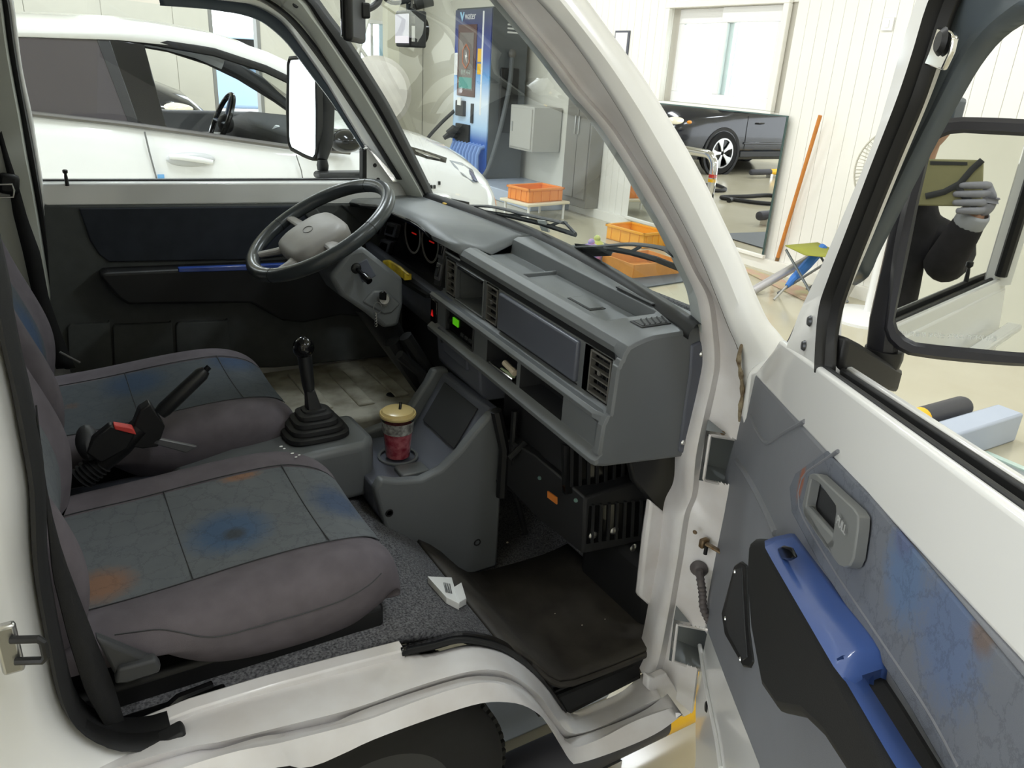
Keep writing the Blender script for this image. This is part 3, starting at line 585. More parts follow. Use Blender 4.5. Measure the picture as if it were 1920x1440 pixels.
# centre stack with ash tray
g = G(); cs = [(0.838,0.893),(0.83,0.888),(0.838,0.80),(0.86,0.775),(1.0,0.77),(1.0,0.9)]
g.prism([DS(x, 0.60, z) for x, z in cs], (0,0.235,0.0094)); obj('centre_stack', g, M['dash_face'], dash, bevel=0.006)
dbox(0.826, 0.84, 0.655, 0.79, 0.838, 0.876, M['dash_face'], 'ash_tray', bevel=0.004)
dbox(0.827, 0.84, 0.652, 0.793, 0.877, 0.880, M['trim_black'], 'ash_tray_gap', bevel=0)
g = G(); g.lathe([(0.004,0),(0.004,-0.008),(0.0001,-0.008)], DS(0.832,0.80,0.862), (1,0,0), 10); obj('socket_pin', g, M['steel'], dash)
# air vents
def vent(y0, y1, z0, z1, skew=0.0):
    v = part('air_vent', DS(0.86,(y0+y1)/2,z0), truck)
    def b(x0, x1, a, c, d, e, m, nm, bev=0.001): return dbox(x0, x1, a, c, d, e, m, nm, v, bev)
    g = G(); q = [DS(0.864,y0,z0), DS(0.864,y1,z0), DS(0.864,y1,z1), DS(0.864,y0,z1)]; bk = [p+V((0.05,0,0)) for p in q]; g.loft([q, bk], closed=True); g.add(bk, [(0,1,2,3)]); obj('vent_duct', g, M['trim_black'], v, smooth=False)
    ft = 0.004; w = y1-y0
    g = G()
    for a, c, d, e in ((y0,y0+ft,z0,z1),(y1-ft,y1,z0,z1),(y0,y1,z0,z0+ft),(y0,y1,z1-ft,z1)):
        vs = [DS(x+(0.022 if yy > (y0+y1)/2 else 0.0)*skew, yy, z) for z in (d, e) for yy in (a, c) for x in (0.860, 0.874)]; g.add(vs, [(0,2,3,1),(4,5,7,6),(0,1,5,4),(2,6,7,3),(0,4,6,2),(1,3,7,5)])
    obj('vent_frame', g, M['vent_grey'], v, bevel=0.0012)
    n = 5
    for k in range(1, n):
        z = z0+(z1-z0)*k/n; g = G(); vs = [DS(x+(0.022 if yy > (y0+y1)/2 else 0.0)*skew, yy, zz) for zz in (z-0.0014, z+0.0014) for yy in (y0+ft, y1-ft) for x in (0.862, 0.872)]
        g.add(vs, [(0,2,3,1),(4,5,7,6),(0,1,5,4),(2,6,7,3),(0,4,6,2),(1,3,7,5)]); obj('slat', g, M['vent_grey'], v, smooth=False)
    g = G()
    for k in range(1, 5):
        y = y0+w*k/5; vs = [DS(x, yy, zz) for zz in (z0+ft, z1-ft) for yy in (y-0.001, y+0.001) for x in (0.874, 0.884)]; g.add(vs, [(0,2,3,1),(4,5,7,6),(0,1,5,4),(2,6,7,3),(0,4,6,2),(1,3,7,5)])
    obj('inner_fins', g, M['dash_dark'], v, smooth=False)
    b(0.858, 0.864, (y0+y1)/2-0.004, (y0+y1)/2+0.004, z0+(z1-z0)*0.53, z0+(z1-z0)*0.53+0.009, M['vent_grey'], 'vent_tab')
vent(0.138, 0.205, 0.975, 1.062); vent(0.578, 0.632, 0.975, 1.062); vent(0.803, 0.852, 0.975, 1.062)
# ================================================================== steering
sw = part('steering_wheel', (0.593, 0.998, 1.1), truck, 'dark grey steering wheel with light grey centre pad')
SN = V((-math.sin(0.529), math.sin(-0.04), math.cos(0.529))).normalized(); SU = V((0,1,0)).cross(SN).normalized(); SV_ = SN.cross(SU)
SCN = V((0.593, 0.998, 1.154))                        # SU points forward/up in the wheel plane, SV_ to the left
if SU.x < 0: SU = -SU; SV_ = -SV_
def SWP(a, b, c=0): return SCN+SU*a+SV_*b+SN*c
g = G(); g.tube([SWP(0.189*math.cos(t), 0.189*math.sin(t)) for t in [2*math.pi*i/64 for i in range(64)]], 0.0175, 14, closed=True); obj('rim', g, mat('wheel_leather', (56,60,62), 0.28, noise=0.15, nscale=40, bump=0.15, bscale=250), sw)
for t0 in (0.35, 1.9, 3.6, 5.1):
    g = G(); t = t0; c = SWP(0.189*math.cos(t), 0.189*math.sin(t)); tn = (SWP(0.189*math.cos(t+0.01), 0.189*math.sin(t+0.01))-c).normalized(); g.lathe([(0.0179,-0.0012),(0.0179,0.0012)], c, tn, 16); obj('rim_seam', g, M['trim_black'], sw)
padm = mat('wheel_pad', (150,146,142), 0.5, noise=0.06, nscale=30)
def padring(s, c): 
    return [SWP(s*0.082*math.copysign(abs(math.cos(t))**0.6, math.cos(t))-0.028, s*0.098*math.copysign(abs(math.sin(t))**0.55, math.sin(t)), c) for t in [2*math.pi*i/40 for i in range(40)]]
g = G(); g.loft([padring(0.9, -0.055), padring(1.0, -0.03), padring(1.02, -0.012), padring(0.96, 0.002), padring(0.8, 0.010), padring(0.3, 0.014)], closed=True, cap=True); obj('centre_pad', g, padm, sw, ang=1.0)
for ang in (math.radians(98), math.radians(-98), math.radians(152), math.radians(-152)):
    d = (math.cos(ang), math.sin(ang)); p = [SWP(d[0]*r, d[1]*r, c) for r, c in ((0.05,-0.018),(0.09,-0.016),(0.13,-0.012),(0.165,-0.004),(0.186,0.0))]
    g = G(); g.tube(p, [(0.012,0.026),(0.011,0.022),(0.009,0.016),(0.008,0.014),(0.008,0.016)], 12); obj('spoke', g, padm, sw)
g = G(); g.tube([SWP(-0.028+0.012*math.cos(t), 0.02*math.sin(t), 0.0148) for t in [2*math.pi*i/24 for i in range(24)]], 0.0008, 5, closed=True); obj('emblem', g, M['vent_grey'], sw)
sc_ = part('steering_column', (0.7, 1.0, 0.85), truck)
colp = [(655,470),(683,464),(757,523),(757,570),(748,612),(722,617),(690,590),(640,556),(618,520)]
g = G(); g.prism(line(colp, 'y', 0.93), (0,0.13,0)); obj('column_shroud', g, M['dash_grey'], sc_, bevel=0.012, seg=3)
g = G(); g.prism(line([(664,497),(688,484),(706,518),(680,531)], 'y', 0.9285), (0,0.01,0)); obj('stalk_plate', g, M['dash_face'], sc_, bevel=0.003)
c = at(668,503,'y',0.93); g = G(); g.ball(c, (0.014,0.006,0.014)); obj('stalk_boot', g, M['trim_black'], sc_)
e = at(693,528,'y',0.885); g = G(); g.tube([c, c.lerp(e, 0.45), c.lerp(e, 0.6), e], [0.005,0.006,0.010,0.009], 12); obj('lever', g, M['gloss_black'], sc_)
g = G(); g.prism(line([(680,567),(700,545),(725,545),(752,570),(735,588),(720,590)], 'y', 0.925), (0,0.012,0)); obj('lock_shelf', g, M['dash_grey'], sc_, bevel=0.005)
c = at(720,562,'y',0.925); g = G(); g.lathe([(0.017,0),(0.017,0.004),(0.0135,0.006),(0.0125,0.012),(0.0001,0.012)], c, (-0.3,-1,0.35), 20); obj('ignition_lock', g, mat('lock_ring', (128,128,128), 0.35, metal=0.6), sc_)
g = G(); p0 = V((0.72,1.0,0.95)); g.tube([p0, V((0.82,1.0,0.78)), V((0.93,1.0,0.62)), V((1.05,1.0,0.4))], [0.045,0.035,0.03,0.03], 12); obj('column_shaft', g, M['trim_black'], sc_)
for y in (0.9, 1.02, 1.14):
    pd = part('pedal', (0.98, y, 0.45), truck); g = G(); g.tube([V((1.1,y,0.75)), V((1.05,y,0.62)), V((0.99,y,0.52))], 0.008, 8); obj('pedal_arm', g, M['trim_black'], pd); g = G(); g.box((0.985,y,0.51), (0.015,0.06,0.05), Matrix.Rotation(0.5,3,'Y')); obj('pedal_pad', g, M['rubber'], pd, bevel=0.004)
# black bracket and harness under the dash at the console
for k, pts in enumerate(([(735,640),(765,690),(800,740),(830,790)], [(760,630),(800,690),(850,730)], [(748,665),(790,700),(812,765)])):
    g = G(); g.tube([at(x, y, 'y', 0.9-0.03*k) for x, y in pts], 0.022-0.004*k, 8); obj('cable_bundle', g, M['trim_black'], truck)
# ================================================================== seats
def patch_mat(name, base, patches, base2=None, nscale=30, rough=0.92):
    m = bpy.data.materials.new(name); m.use_nodes = True; nt = m.node_tree; b = nt.nodes['Principled BSDF']; b.inputs['Roughness'].default_value = rough; b.inputs['Specular IOR Level'].default_value = 0.15
    N = nt.nodes.new; L = nt.links.new
    geo = N('ShaderNodeNewGeometry'); no = N('ShaderNodeTexNoise'); no.inputs['Scale'].default_value = nscale; no.inputs['Detail'].default_value = 8; L(geo.outputs['Position'], no.inputs['Vector'])
    mx = N('ShaderNodeMix'); mx.data_type = 'RGBA'; mx.inputs[6].default_value = lin(base); mx.inputs[7].default_value = lin(base2 or tuple(int(x*0.75) for x in base)); L(no.outputs['Fac'], mx.inputs[0]); cur = mx.outputs[2]
    n3 = N('ShaderNodeTexNoise'); n3.inputs['Scale'].default_value = 130; n3.inputs['Detail'].default_value = 10; n3.inputs['Roughness'].default_value = 0.7; L(geo.outputs['Position'], n3.inputs['Vector'])
    for (c, r, col, sx, rag) in patches:
        sub = N('ShaderNodeVectorMath'); sub.operation = 'SUBTRACT'; sub.inputs[1].default_value = c; L(geo.outputs['Position'], sub.inputs[0])
        sc = N('ShaderNodeVectorMath'); sc.operation = 'MULTIPLY'; sc.inputs[1].default_value = (1/(r*sx[0]), 1/(r*sx[1]), 1/(r*sx[2])); L(sub.outputs[0], sc.inputs[0])
        ln = N('ShaderNodeVectorMath'); ln.operation = 'LENGTH'; L(sc.outputs[0], ln.inputs[0])
        ad = N('ShaderNodeMath'); ad.operation = 'MULTIPLY_ADD'; ad.inputs[1].default_value = rag; L(n3.outputs['Fac'], ad.inputs[0]); L(ln.outputs['Value'], ad.inputs[2])
        mr = N('ShaderNodeMapRange'); mr.inputs['From Min'].default_value = 0.45+rag*0.5; mr.inputs['From Max'].default_value = 1.0+rag*0.5; mr.inputs['To Min'].default_value = 0.85; mr.inputs['To Max'].default_value = 0.0; L(ad.outputs[0], mr.inputs['Value'])
        m2 = N('ShaderNodeMix'); m2.data_type = 'RGBA'; L(mr.outputs[0], m2.inputs[0]); L(cur, m2.inputs[6]); m2.inputs[7].default_value = lin(col); cur = m2.outputs[2]
    # thin dark crackle lines, as in the printed fabric
    vo = N('ShaderNodeTexVoronoi'); vo.feature = 'DISTANCE_TO_EDGE'; vo.inputs['Scale'].default_value = 26; vo.inputs['Randomness'].default_value = 1.0
    nd = N('ShaderNodeVectorMath'); nd.operation = 'MULTIPLY_ADD'; nd.inputs[1].default_value = (0.03,0.03,0.03); L(n3.outputs['Color'], nd.inputs[0]); L(geo.outputs['Position'], nd.inputs[2]); L(nd.outputs[0], vo.inputs['Vector'])
    lt = N('ShaderNodeMapRange'); lt.inputs['From Min'].default_value = 0.0; lt.inputs['From Max'].default_value = 0.05; lt.inputs['To Min'].default_value = 0.28; lt.inputs['To Max'].default_value = 0.0; L(vo.outputs['Distance'], lt.inputs['Value'])
    m3 = N('ShaderNodeMix'); m3.data_type = 'RGBA'; L(lt.outputs[0], m3.inputs[0]); L(cur, m3.inputs[6]); m3.inputs[7].default_value = lin((46,50,56)); L(m3.outputs[2], b.inputs['Base Color'])
    n2 = N('ShaderNodeTexNoise'); n2.inputs['Scale'].default_value = 1400; L(geo.outputs['Position'], n2.inputs['Vector']); bp = N('ShaderNodeBump'); bp.inputs['Strength'].default_value = 0.4; bp.inputs['Distance'].default_value = 0.001; L(n2.outputs['Fac'], bp.inputs['Height']); L(bp.outputs['Normal'], b.inputs['Normal'])
    MATS[name] = m; return m
BLUE = (68,90,116); BROWN = (134,100,78)
P1 = patch_mat('seat_fabric_passenger', (104,107,109), [(tuple(at(430,995,'z',0.78)), 0.085, BLUE, (1,1,1), 0.5), (tuple(at(640,925,'z',0.78)), 0.07, (66,80,104), (1,1.2,1), 0.7), (tuple(at(185,1082,'z',0.785)), 0.062, BROWN, (1,1,1), 0.5), (tuple(at(450,893,'z',0.785)), 0.035, BROWN, (1.3,0.6,1), 0.8), (tuple(at(440,1000,'z',0.78)), 0.025, (66,68,70), (1,1,1), 0.6)], (90,94,98))
P2 = patch_mat('seat_fabric_driver', (86,90,93), [(tuple(at(250,705,'z',0.81)), 0.09, (60,76,98), (1,1,1), 0.6), (tuple(at(440,650,'z',0.84)), 0.09, (60,76,102), (1,1,1), 0.6), (tuple(at(490,722,'z',0.84)), 0.045, (118,84,62), (1,0.8,1), 0.7), (tuple(at(130,745,'z',0.8)), 0.03, (112,80,60), (1,1,1), 0.7), (tuple(at(80,620,'y',1.0)), 0.1, (62,80,108), (1,1,1), 0.6)], (74,79,85))
SX = [-0.13,-0.06,0.0,0.06,0.12,0.2,0.28,0.34,0.385,0.418,0.440,0.452,0.455]
SZ = [0.768,0.772,0.774,0.776,0.780,0.786,0.789,0.787,0.778,0.764,0.744,0.722,0.70]
SB = [0.76,0.76,0.755,0.70,0.652,0.638,0.636,0.638,0.642,0.648,0.655,0.662,0.668]
def seat(yc, dz, fab, label, flip=1):
    s = part('seat', (0.15, yc, 0.6), truck, label)
    prof = [(-0.205,'b'),(-0.238,'m'),(-0.249,-0.05),(-0.243,-0.018),(-0.22,0.002),(-0.185,0.006),(-0.15,-0.004),(-0.08,-0.010),(0,-0.012),(0.08,-0.010),(0.15,-0.004),(0.185,0.006),(0.22,0.002),(0.243,-0.018),(0.249,-0.05),(0.238,'m'),(0.205,'b')]
    rows = []
    for x, z, bz in zip(SX, SZ, SB):
        w = 1.0-0.24*max(0, (x-0.33)/0.13)**2-0.06*max(0, (-0.02-x)/0.11); r = []
        for dy, h in prof:
            zz = bz if h == 'b' else (bz+(z-bz)*0.35 if h == 'm' else z+h)
            r.append(V((x, yc+dy*w, zz+dz*(0.4+1.2*max(0, x)))))
        rows.append(r)
    fr = rows[-1]; rows.append([V((0.43, yc+(p.y-yc)*0.93, min(p.z, 0.665))) for p in fr])
    g = G(); g.loft(rows, cap=False); g.add(rows[0], [tuple(range(len(prof)))[::-1]]); obj('cushion', g, M['seat_side'], s, sub=2)
    ins = [[p+V((0.0005 if i < 9 else 0.004, 0, 0.0035)) for p in r[6:11]] for i, r in enumerate(rows[:11])]
    fine = []
    for a, b in zip(ins, ins[1:]):
        fine.append(a); fine.append([p.lerp(q, 0.5) for p, q in zip(a, b)])
    fine.append(ins[-1])
    g = G(); g.loft(fine); obj('cushion_insert', g, fab, s, sub=2, solid=0.006)
    # welts: stitched lines round and across the insert
    for path in ([r[6]+V((0,0,0.003)) for r in rows[:11]], [r[10]+V((0,0,0.003)) for r in rows[:11]], [p+V((0,0,0.004)) for p in rows[4][6:11]], [p+V((0,0,0.004)) for p in rows[7][6:11]]):
        g = G(); g.tube(smooth_line(path, 30), 0.0011, 6); obj('stitching', g, M['dash_dark'], s)
    # side seam
    # backrest
    BZ = [0.775,0.82,0.87,0.92,0.98,1.05,1.14,1.24,1.34,1.38]; BX = [-0.03,-0.018,-0.012,-0.018,-0.036,-0.062,-0.088,-0.115,-0.145,-0.175]
    bprof = [(-0.20,-0.15),(-0.235,-0.11),(-0.245,-0.05),(-0.235,-0.012),(-0.205,0.0),(-0.17,-0.010),(-0.14,-0.026),(-0.07,-0.034),(0,-0.036),(0.07,-0.034),(0.14,-0.026),(0.17,-0.010),(0.205,0.0),(0.235,-0.012),(0.245,-0.05),(0.235,-0.11),(0.20,-0.15)]
    br = []
    for z, x in zip(BZ, BX):
        w = 1.0-0.25*max(0, (z-1.15)/0.23)**2-0.05*max(0, (0.85-z)/0.1)
        br.append([V((x+h-(0.0 if abs(dy) < 0.2 else 0), yc+dy*w, z+dz*0.4)) for dy, h in bprof])
    g = G(); g.loft(br); g.add(br[0], [tuple(range(len(bprof)))]); g.add(br[-1], [tuple(range(len(bprof)))]); obj('backrest', g, M['seat_side'], s, sub=2)
    g = G(); g.loft([[p+V((0.004,0,0)) for p in r[6:11]] for r in br[:9]]); obj('backrest_insert', g, fab, s, sub=2, solid=0.006)
    g = G(); g.bb((-0.12,yc-0.2,0.61), (0.42,yc+0.2,0.66)); obj('seat_base', g, M['trim_black'], s, bevel=0.01)
    return s
ps = seat(0.352, 0.0, P1, 'worn grey passenger seat with faded blue insert and brown stains')
ds = seat(0.965, 0.028, P2, 'worn grey driver seat behind the steering wheel')
def surf(o, pts, push=0.0008):
    dg = bpy.context.evaluated_depsgraph_get(); me = o.evaluated_get(dg).to_mesh(); w = world_loc(o)
    from mathutils.bvhtree import BVHTree
    bv = BVHTree.FromPolygons([tuple(v.co+w) for v in me.vertices], [tuple(p.vertices) for p in me.polygons]); out = []
    for x, y in pts:
        d = ray(x, y).normalized(); h = bv.ray_cast(CAM, d)[0]
        if h: out.append(h-d*push)
    return out
_cu = [o for o in bpy.data.objects if o.parent == ps and o.name.startswith('cushion') and 'insert' not in o.name][0]
_sp = surf(_cu, [(215,1190),(260,1184),(300,1180),(340,1186),(380,1194),(420,1192),(500,1170),(570,1150),(640,1126),(690,1098),(715,1075)])
if len(_sp) > 4: g = G(); g.tube(smooth_line(_sp, 50), 0.0011, 6); obj('side_seam', g, M['dash_dark'], ps)
# white scuff on the passenger bolster, burn hole
for (x, y, r) in ((527,837,0.004),(533,841,0.003),(548,850,0.004),(555,857,0.003),(561,853,0.003)):
    c = at(x, y, 'z', 0.786); g = G(); g.ball(c, (r,r*0.6,0.0012), 8, 5); obj('scuff_mark', g, M['paper'], ps)
# recliner cover and lever at the side of the passenger seat
c = at(250,1245,'y',0.1); g = G(); g.prism([at(x, y, 'y', 0.085) for x, y in ((178,1196),(217,1212),(292,1242),(300,1252),(222,1276),(212,1262))], (0,0.02,0)); rc = obj('recliner_cover', g, M['dash_dark'], ps, bevel=0.005)
g = G(); g.prism([at(x, y, 'y', 0.075) for x, y in ((222,1256),(293,1238),(302,1250),(300,1262),(240,1282),(215,1284))], (0,0.02,0)); obj('recliner_lever', g, M['dash_dark'], rc, bevel=0.004)
g = G(); g.bb((-0.2,0.095,0.585), (0.14,0.13,0.625)); obj('seat_rail', g, M['gloss_black'], ps, bevel=0.005)
g = G(); g.tube([V((-0.1,0.11,0.612)), V((0.02,0.10,0.615)), V((0.07,0.11,0.64)), V((0.12,0.12,0.635))], 0.007, 8); obj('slide_lever', g, M['gloss_black'], ps)
# seat belts
sb = part('seat_belt', (0, 0.08, 0.6), truck, 'black passenger seat belt webbing beside the weatherstrip')
a = line([(66,760),(88,980),(98,1080),(128,1200),(160,1300),(200,1368)], 'y', 0.07); b = line([(76,900),(92,985),(129,1075),(173,1187),(209,1275),(238,1372)], 'y', 0.09)
g = G(); g.loft([resample(a, 24), resample(b, 24)]); obj('webbing', g, mat('webbing', (24,24,25), 0.8, bump=0.4, bscale=700), sb, solid=0.002)
sb2 = part('seat_belt', (0, 1.4, 0.8), truck, 'black driver seat belt on the far door pillar')
a = line([(-30,200),(0,270),(14,330),(24,400),(42,470),(62,560),(92,650),(105,692)], 'y', 1.36); b = line([(-10,200),(14,285),(34,345),(52,410),(76,475),(92,560),(120,640),(142,690)], 'y', 1.36)
g = G(); g.loft([resample(a, 30), resample(b, 30)]); obj('webbing', g, MATS['webbing'], sb2, solid=0.003)
c = at(16,345,'y',1.35); g = G(); g.box(c, (0.045,0.02,0.05), Matrix.Rotation(0.2,3,'Y')); obj('belt_guide', g, M['trim_black'], sb2, bevel=0.01)
g = G(); c = at(8,357,'y',1.335); g.tube([c+V((dx,0,dz_)) for dx, dz_ in ((-0.018,-0.016),(0.016,-0.016),(0.02,0.0),(0.018,0.014),(-0.018,0.014))], 0.0025, 6, closed=True); obj('guide_loop', g, M['steel'], sb2)
g = G(); g.tube([at(112,660,'y',1.3), at(150,680,'y',1.3)], 0.003, 8); obj('anchor_rod', g, M['vent_grey'], sb2)
# ================================================================== centre console
cc = part('centre_console', (0.5, 0.7, 0.5), truck, 'grey plastic console with gear lever and drink tray')
g = G(); top = [V((0.16,0.60,0.70)), V((0.30,0.605,0.728)), V((0.45,0.61,0.736)), V((0.57,0.615,0.736)), V((0.595,0.65,0.735)), V((0.59,0.79,0.735)), V((0.40,0.815,0.736)), V((0.28,0.80,0.728)), V((0.16,0.79,0.70))]
g.prism(top, (0,0,-0.14)); obj('gear_console', g, M['dash_grey'], cc, bevel=0.018, seg=4)
# drink tray tower: near wall, far wall, back slope, tray floor
WP = [(0.560,0.60),(0.545,0.665),(0.56,0.690),(0.60,0.675),(0.66,0.665),(0.71,0.680),(0.755,0.715),(0.80,0.765),(0.835,0.800),(0.86,0.80),(0.875,0.77),(0.875,0.36),(0.62,0.36)]
g = G(); g.prism([V((x, 0.52, z)) for x, z in WP], (0,0.03,0)); obj('tray_wall', g, M['dash_grey'], cc, bevel=0.008, seg=3)
FP = [(0.62,0.40),(0.60,0.64),(0.62,0.665),(0.70,0.68),(0.755,0.715),(0.80,0.775),(0.82,0.81),(0.86,0.81),(0.875,0.77),(0.875,0.40)]
g = G(); g.prism([V((x, 0.80, z)) for x, z in FP], (0,0.03,0)); obj('tray_wall', g, M['dash_grey'], cc, bevel=0.008, seg=3)
g = G(); g.prism([V((x, 0.55, z)) for x, z in ((0.555,0.60),(0.555,0.655),(0.70,0.648),(0.74,0.655),(0.77,0.68),(0.845,0.80),(0.87,0.80),(0.87,0.55),(0.6,0.5))], (0,0.25,0)); obj('tray_floor', g, M['dash_face'], cc, bevel=0.006, seg=2)
g = G(); g.prism([V((x, 0.585, z)) for x, z in ((0.772,0.692),(0.832,0.788),(0.836,0.786),(0.776,0.69))], (0,0.18,0)); obj('tray_back_panel', g, M['dash_dark'], cc, bevel=0.001)
g = G(); g.tube([V((0.664+0.046*math.cos(t), 0.672+0.046*math.sin(t), 0.655)) for t in [2*math.pi*i/28 for i in range(28)]], 0.004, 6, closed=True); obj('cup_ring', g, M['dash_grey'], cc)
g = G(); g.bb((0.63,0.565,0.648), (0.70,0.615,0.662)); obj('coin_shelf', g, M['dash_grey'], cc, bevel=0.004)
for (x, y) in ((730,962),(895,1017)):
    g = G(); g.lathe([(0.0001,-0.001),(0.006,-0.001),(0.007,0.002),(0.009,0.002),(0.010,0)], at(x, y, 'y', 0.52), (0,-1,0), 14); obj('screw_cap', g, M['trim_black'], cc)
# gear lever
gl3 = part('gear_lever', (0.47, 0.725, 0.735), truck, 'black gear lever with pleated rubber boot')
gc = V((0.475, 0.722, 0.735))
def sqring(h, s, dx=0): 
    return [gc+V((dx+s*1.0*math.copysign(abs(math.cos(t))**0.55, math.cos(t)), s*0.86*math.copysign(abs(math.sin(t))**0.55, math.sin(t)), h)) for t in [2*math.pi*(i+0.5)/32 for i in range(32)]]
rg = [sqring(0, 0.073)]
s_, h_ = 0.073, 0.0
for k in range(4):
    rg += [sqring(h_+0.002, s_+0.002), sqring(h_+0.011, s_+0.001), sqring(h_+0.014, s_-0.004), sqring(h_+0.0145, s_-0.011)]
    h_ += 0.0145; s_ -= 0.0115
rg += [sqring(h_+0.004, s_), sqring(h_+0.006, s_-0.006), sqring(h_+0.006, 0.006)]
g = G(); g.loft(rg, closed=True, cap=True); obj('boot', g, M['rubber'], gl3, ang=0.5)
kn = at(569,652,'y',0.735)
g = G(); g.loft([[gc+V((sx*0.016, sy*0.016, 0.062)) for sx, sy in ((-1,-1),(1,-1),(1,1),(-1,1))], [gc.lerp(kn, 0.42)+V((sx*0.010, sy*0.010, 0.02)) for sx, sy in ((-1,-1),(1,-1),(1,1),(-1,1))]], closed=True, cap=True); obj('collar', g, M['trim_black'], gl3, bevel=0.002)
b0_ = gc.lerp(kn, 0.45)
g = G(); g.tube([b0_, b0_.lerp(kn, 0.25), b0_.lerp(kn, 0.8), kn], [0.011,0.0145,0.0165,0.015], 16); obj('shaft', g, mat('satin_black', (26,27,28), 0.4), gl3)
g = G(); g.ball(kn, (0.024,0.024,0.026), 20, 14); obj('knob', g, M['gloss_black'], gl3)
# hand brake
hb = part('hand_brake', (0.1, 0.66, 0.75), truck, 'black hand brake lever raised between the seats')
tip = at(392,688,'y',0.655); mid = at(300,775,'y',0.655); low = at(225,835,'y',0.655); bot = at(150,900,'y',0.655)
g = G(); g.tube([mid, mid.lerp(tip, 0.1), mid.lerp(tip, 0.85), mid.lerp(tip, 0.93)], [0.013,0.0155,0.0145,0.010], 14); obj('grip', g, MATS['satin_black'], hb)
g = G(); g.tube([mid.lerp(tip, 0.9), tip], 0.006, 10); obj('release_button', g, M['gloss_black'], hb)
q = line([(262,770),(282,757),(310,800),(297,838),(268,842),(244,838),(250,800)], 'y', 0.64); g = G(); g.prism(q, (0,0.03,0)); obj('lever_bracket', g, M['trim_black'], hb, bevel=0.003)
g = G(); g.tube([bot, bot.lerp(low, 0.3), low, at(262,800,'y',0.655)], [0.02,0.022,0.024,0.02], 12); obj('lower_arm', g, M['trim_black'], hb)
for k in range(6):
    c = bot.lerp(low, 0.05+k*0.09); d = (low-bot).normalized(); g = G(); g.lathe([(0.018,-0.004),(0.026,0),(0.018,0.004)], c, d, 16); obj('boot_pleat', g, M['rubber'], hb)
# buckle with red button on the passenger side
bk = part('belt_buckle', at(230,805,'y',0.63), truck, 'black belt buckle with a red release button')
q = line([(207,797),(254,815),(240,842),(190,870),(160,850),(172,825)], 'y', 0.62); g = G(); g.prism(q, (0,0.022,0)); obj('buckle_body', g, M['trim_black'], bk, bevel=0.004)
q = line([(213,797),(249,803),(256,816),(215,806)], 'y', 0.617); g = G(); g.prism(q, (0,0.02,0)); obj('buckle_button', g, mat('buckle_red', (196,64,58), 0.5), bk, bevel=0.002)
# hard grey blocks behind the hand brake, steel strip of the tunnel
g = G(); g.bb((-0.1,0.60,0.60), (0.2,0.78,0.685)); obj('tunnel_cover', g, M['dash_face'], truck, bevel=0.02, seg=3)
g = G(); g.ball(at(165,830,'y',0.66), (0.022,0.04,0.035), 14, 10); obj('lever_housing', g, M['dash_dark'], truck)
g = G(); q = line([(295,822),(370,838),(350,850),(285,832)], 'y', 0.64); g.prism(q, (0,0.01,0.0)); obj('tunnel_strip', g, mat('satin_steel', (110,110,112), 0.4, metal=0.5), truck, bevel=0.002)
# ================================================================== heater below the dash
ht = part('heater_unit', (1.0, 0.4, 0.5), truck, 'black heater box with slotted grilles in the footwell')
HB = mat('heater_black', (34,34,35), 0.55)
g = G(); g.bb((0.90,0.30,0.73), (1.12,0.58,0.93)); obj('upper_case', g, HB, ht, bevel=0.008)
g = G(); g.prism([V((x, 0.26, z)) for x, z in ((0.93,0.69),(0.94,0.54),(1.13,0.52),(1.13,0.70))], (0,0.30,0)); obj('lower_case', g, HB, ht, bevel=0.006)
g = G(); g.prism([V((0.93,0.26,0.69)), V((0.94,0.26,0.54)), V((0.90,0.40,0.57)), V((0.86,0.52,0.63)), V((0.86,0.52,0.74)), V((0.88,0.40,0.74))], (0.06,0.02,0)); obj('blower_case', g, HB, ht, bevel=0.005)
g = G(); q = line([(1057,835),(1060,928),(1172,902),(1180,868)], 'y', 0.295); g.prism(q, (0,0.012,0)); obj('grille_recess', g, M['gloss_black'], ht, bevel=0)
for k in range(7):
    x0 = 1072+k*16; q = line([(x0,838),(x0+4,838),(x0+3,912-k*2),(x0-1,914-k*2)], 'y', 0.29); g = G(); g.prism(q, (0,0.01,0)); obj('slat', g, HB, ht, smooth=False)
g = G(); q = line([(1106,950),(1100,1020),(1204,1004),(1212,940)], 'y', 0.2575); g.prism(q, (0,0.004,0)); obj('grille_recess', g, M['gloss_black'], ht, bevel=0)
for k in range(7):
    x0 = 1112+k*15; q = line([(x0,948-k*1.5),(x0+4,947-k*1.5),(x0+1,1018-k*2),(x0-3,1019-k*2)], 'y', 0.253); g = G(); g.prism(q, (0,0.01,0)); obj('slat', g, HB, ht, smooth=False)
for (x, y) in ((1112,1004),(1152,995)):
    g = G(); g.ball(at(x, y, 'y', 0.2575), (0.012,0.004,0.010), 10, 7); obj('fan_hub', g, M['steel'], ht)
q = line([(1029,920),(1046,932),(1046,945),(1029,932)], 'x', 0.885); g = G(); g.prism([p+V((-0.004,0,0)) for p in q], (0.003,0,0)); obj('warning_sticker', g, mat('sticker_orange', (205,120,48), 0.6), ht, smooth=False)
for (x, y) in ((1012,896),(1080,938)):
    g = G(); g.lathe([(0.0001,0.003),(0.004,0.003),(0.005,0)], at(x, y, 'x', 0.882), (-1,-0.3,0), 10); obj('screw', g, mat('screw_green', (120,150,140), 0.4, metal=0.5), ht)
g = G(); g.bb((1.06,0.16,0.34), (1.15,0.42,0.52)); obj('blower_foot', g, HB, ht, bevel=0.02)
g = G(); g.lathe([(0.0001,0.004),(0.006,0.003),(0.010,0)], at(1188,1027,'y',0.2), (0,-1,0), 12); obj('bolt', g, M['steel'], ht)
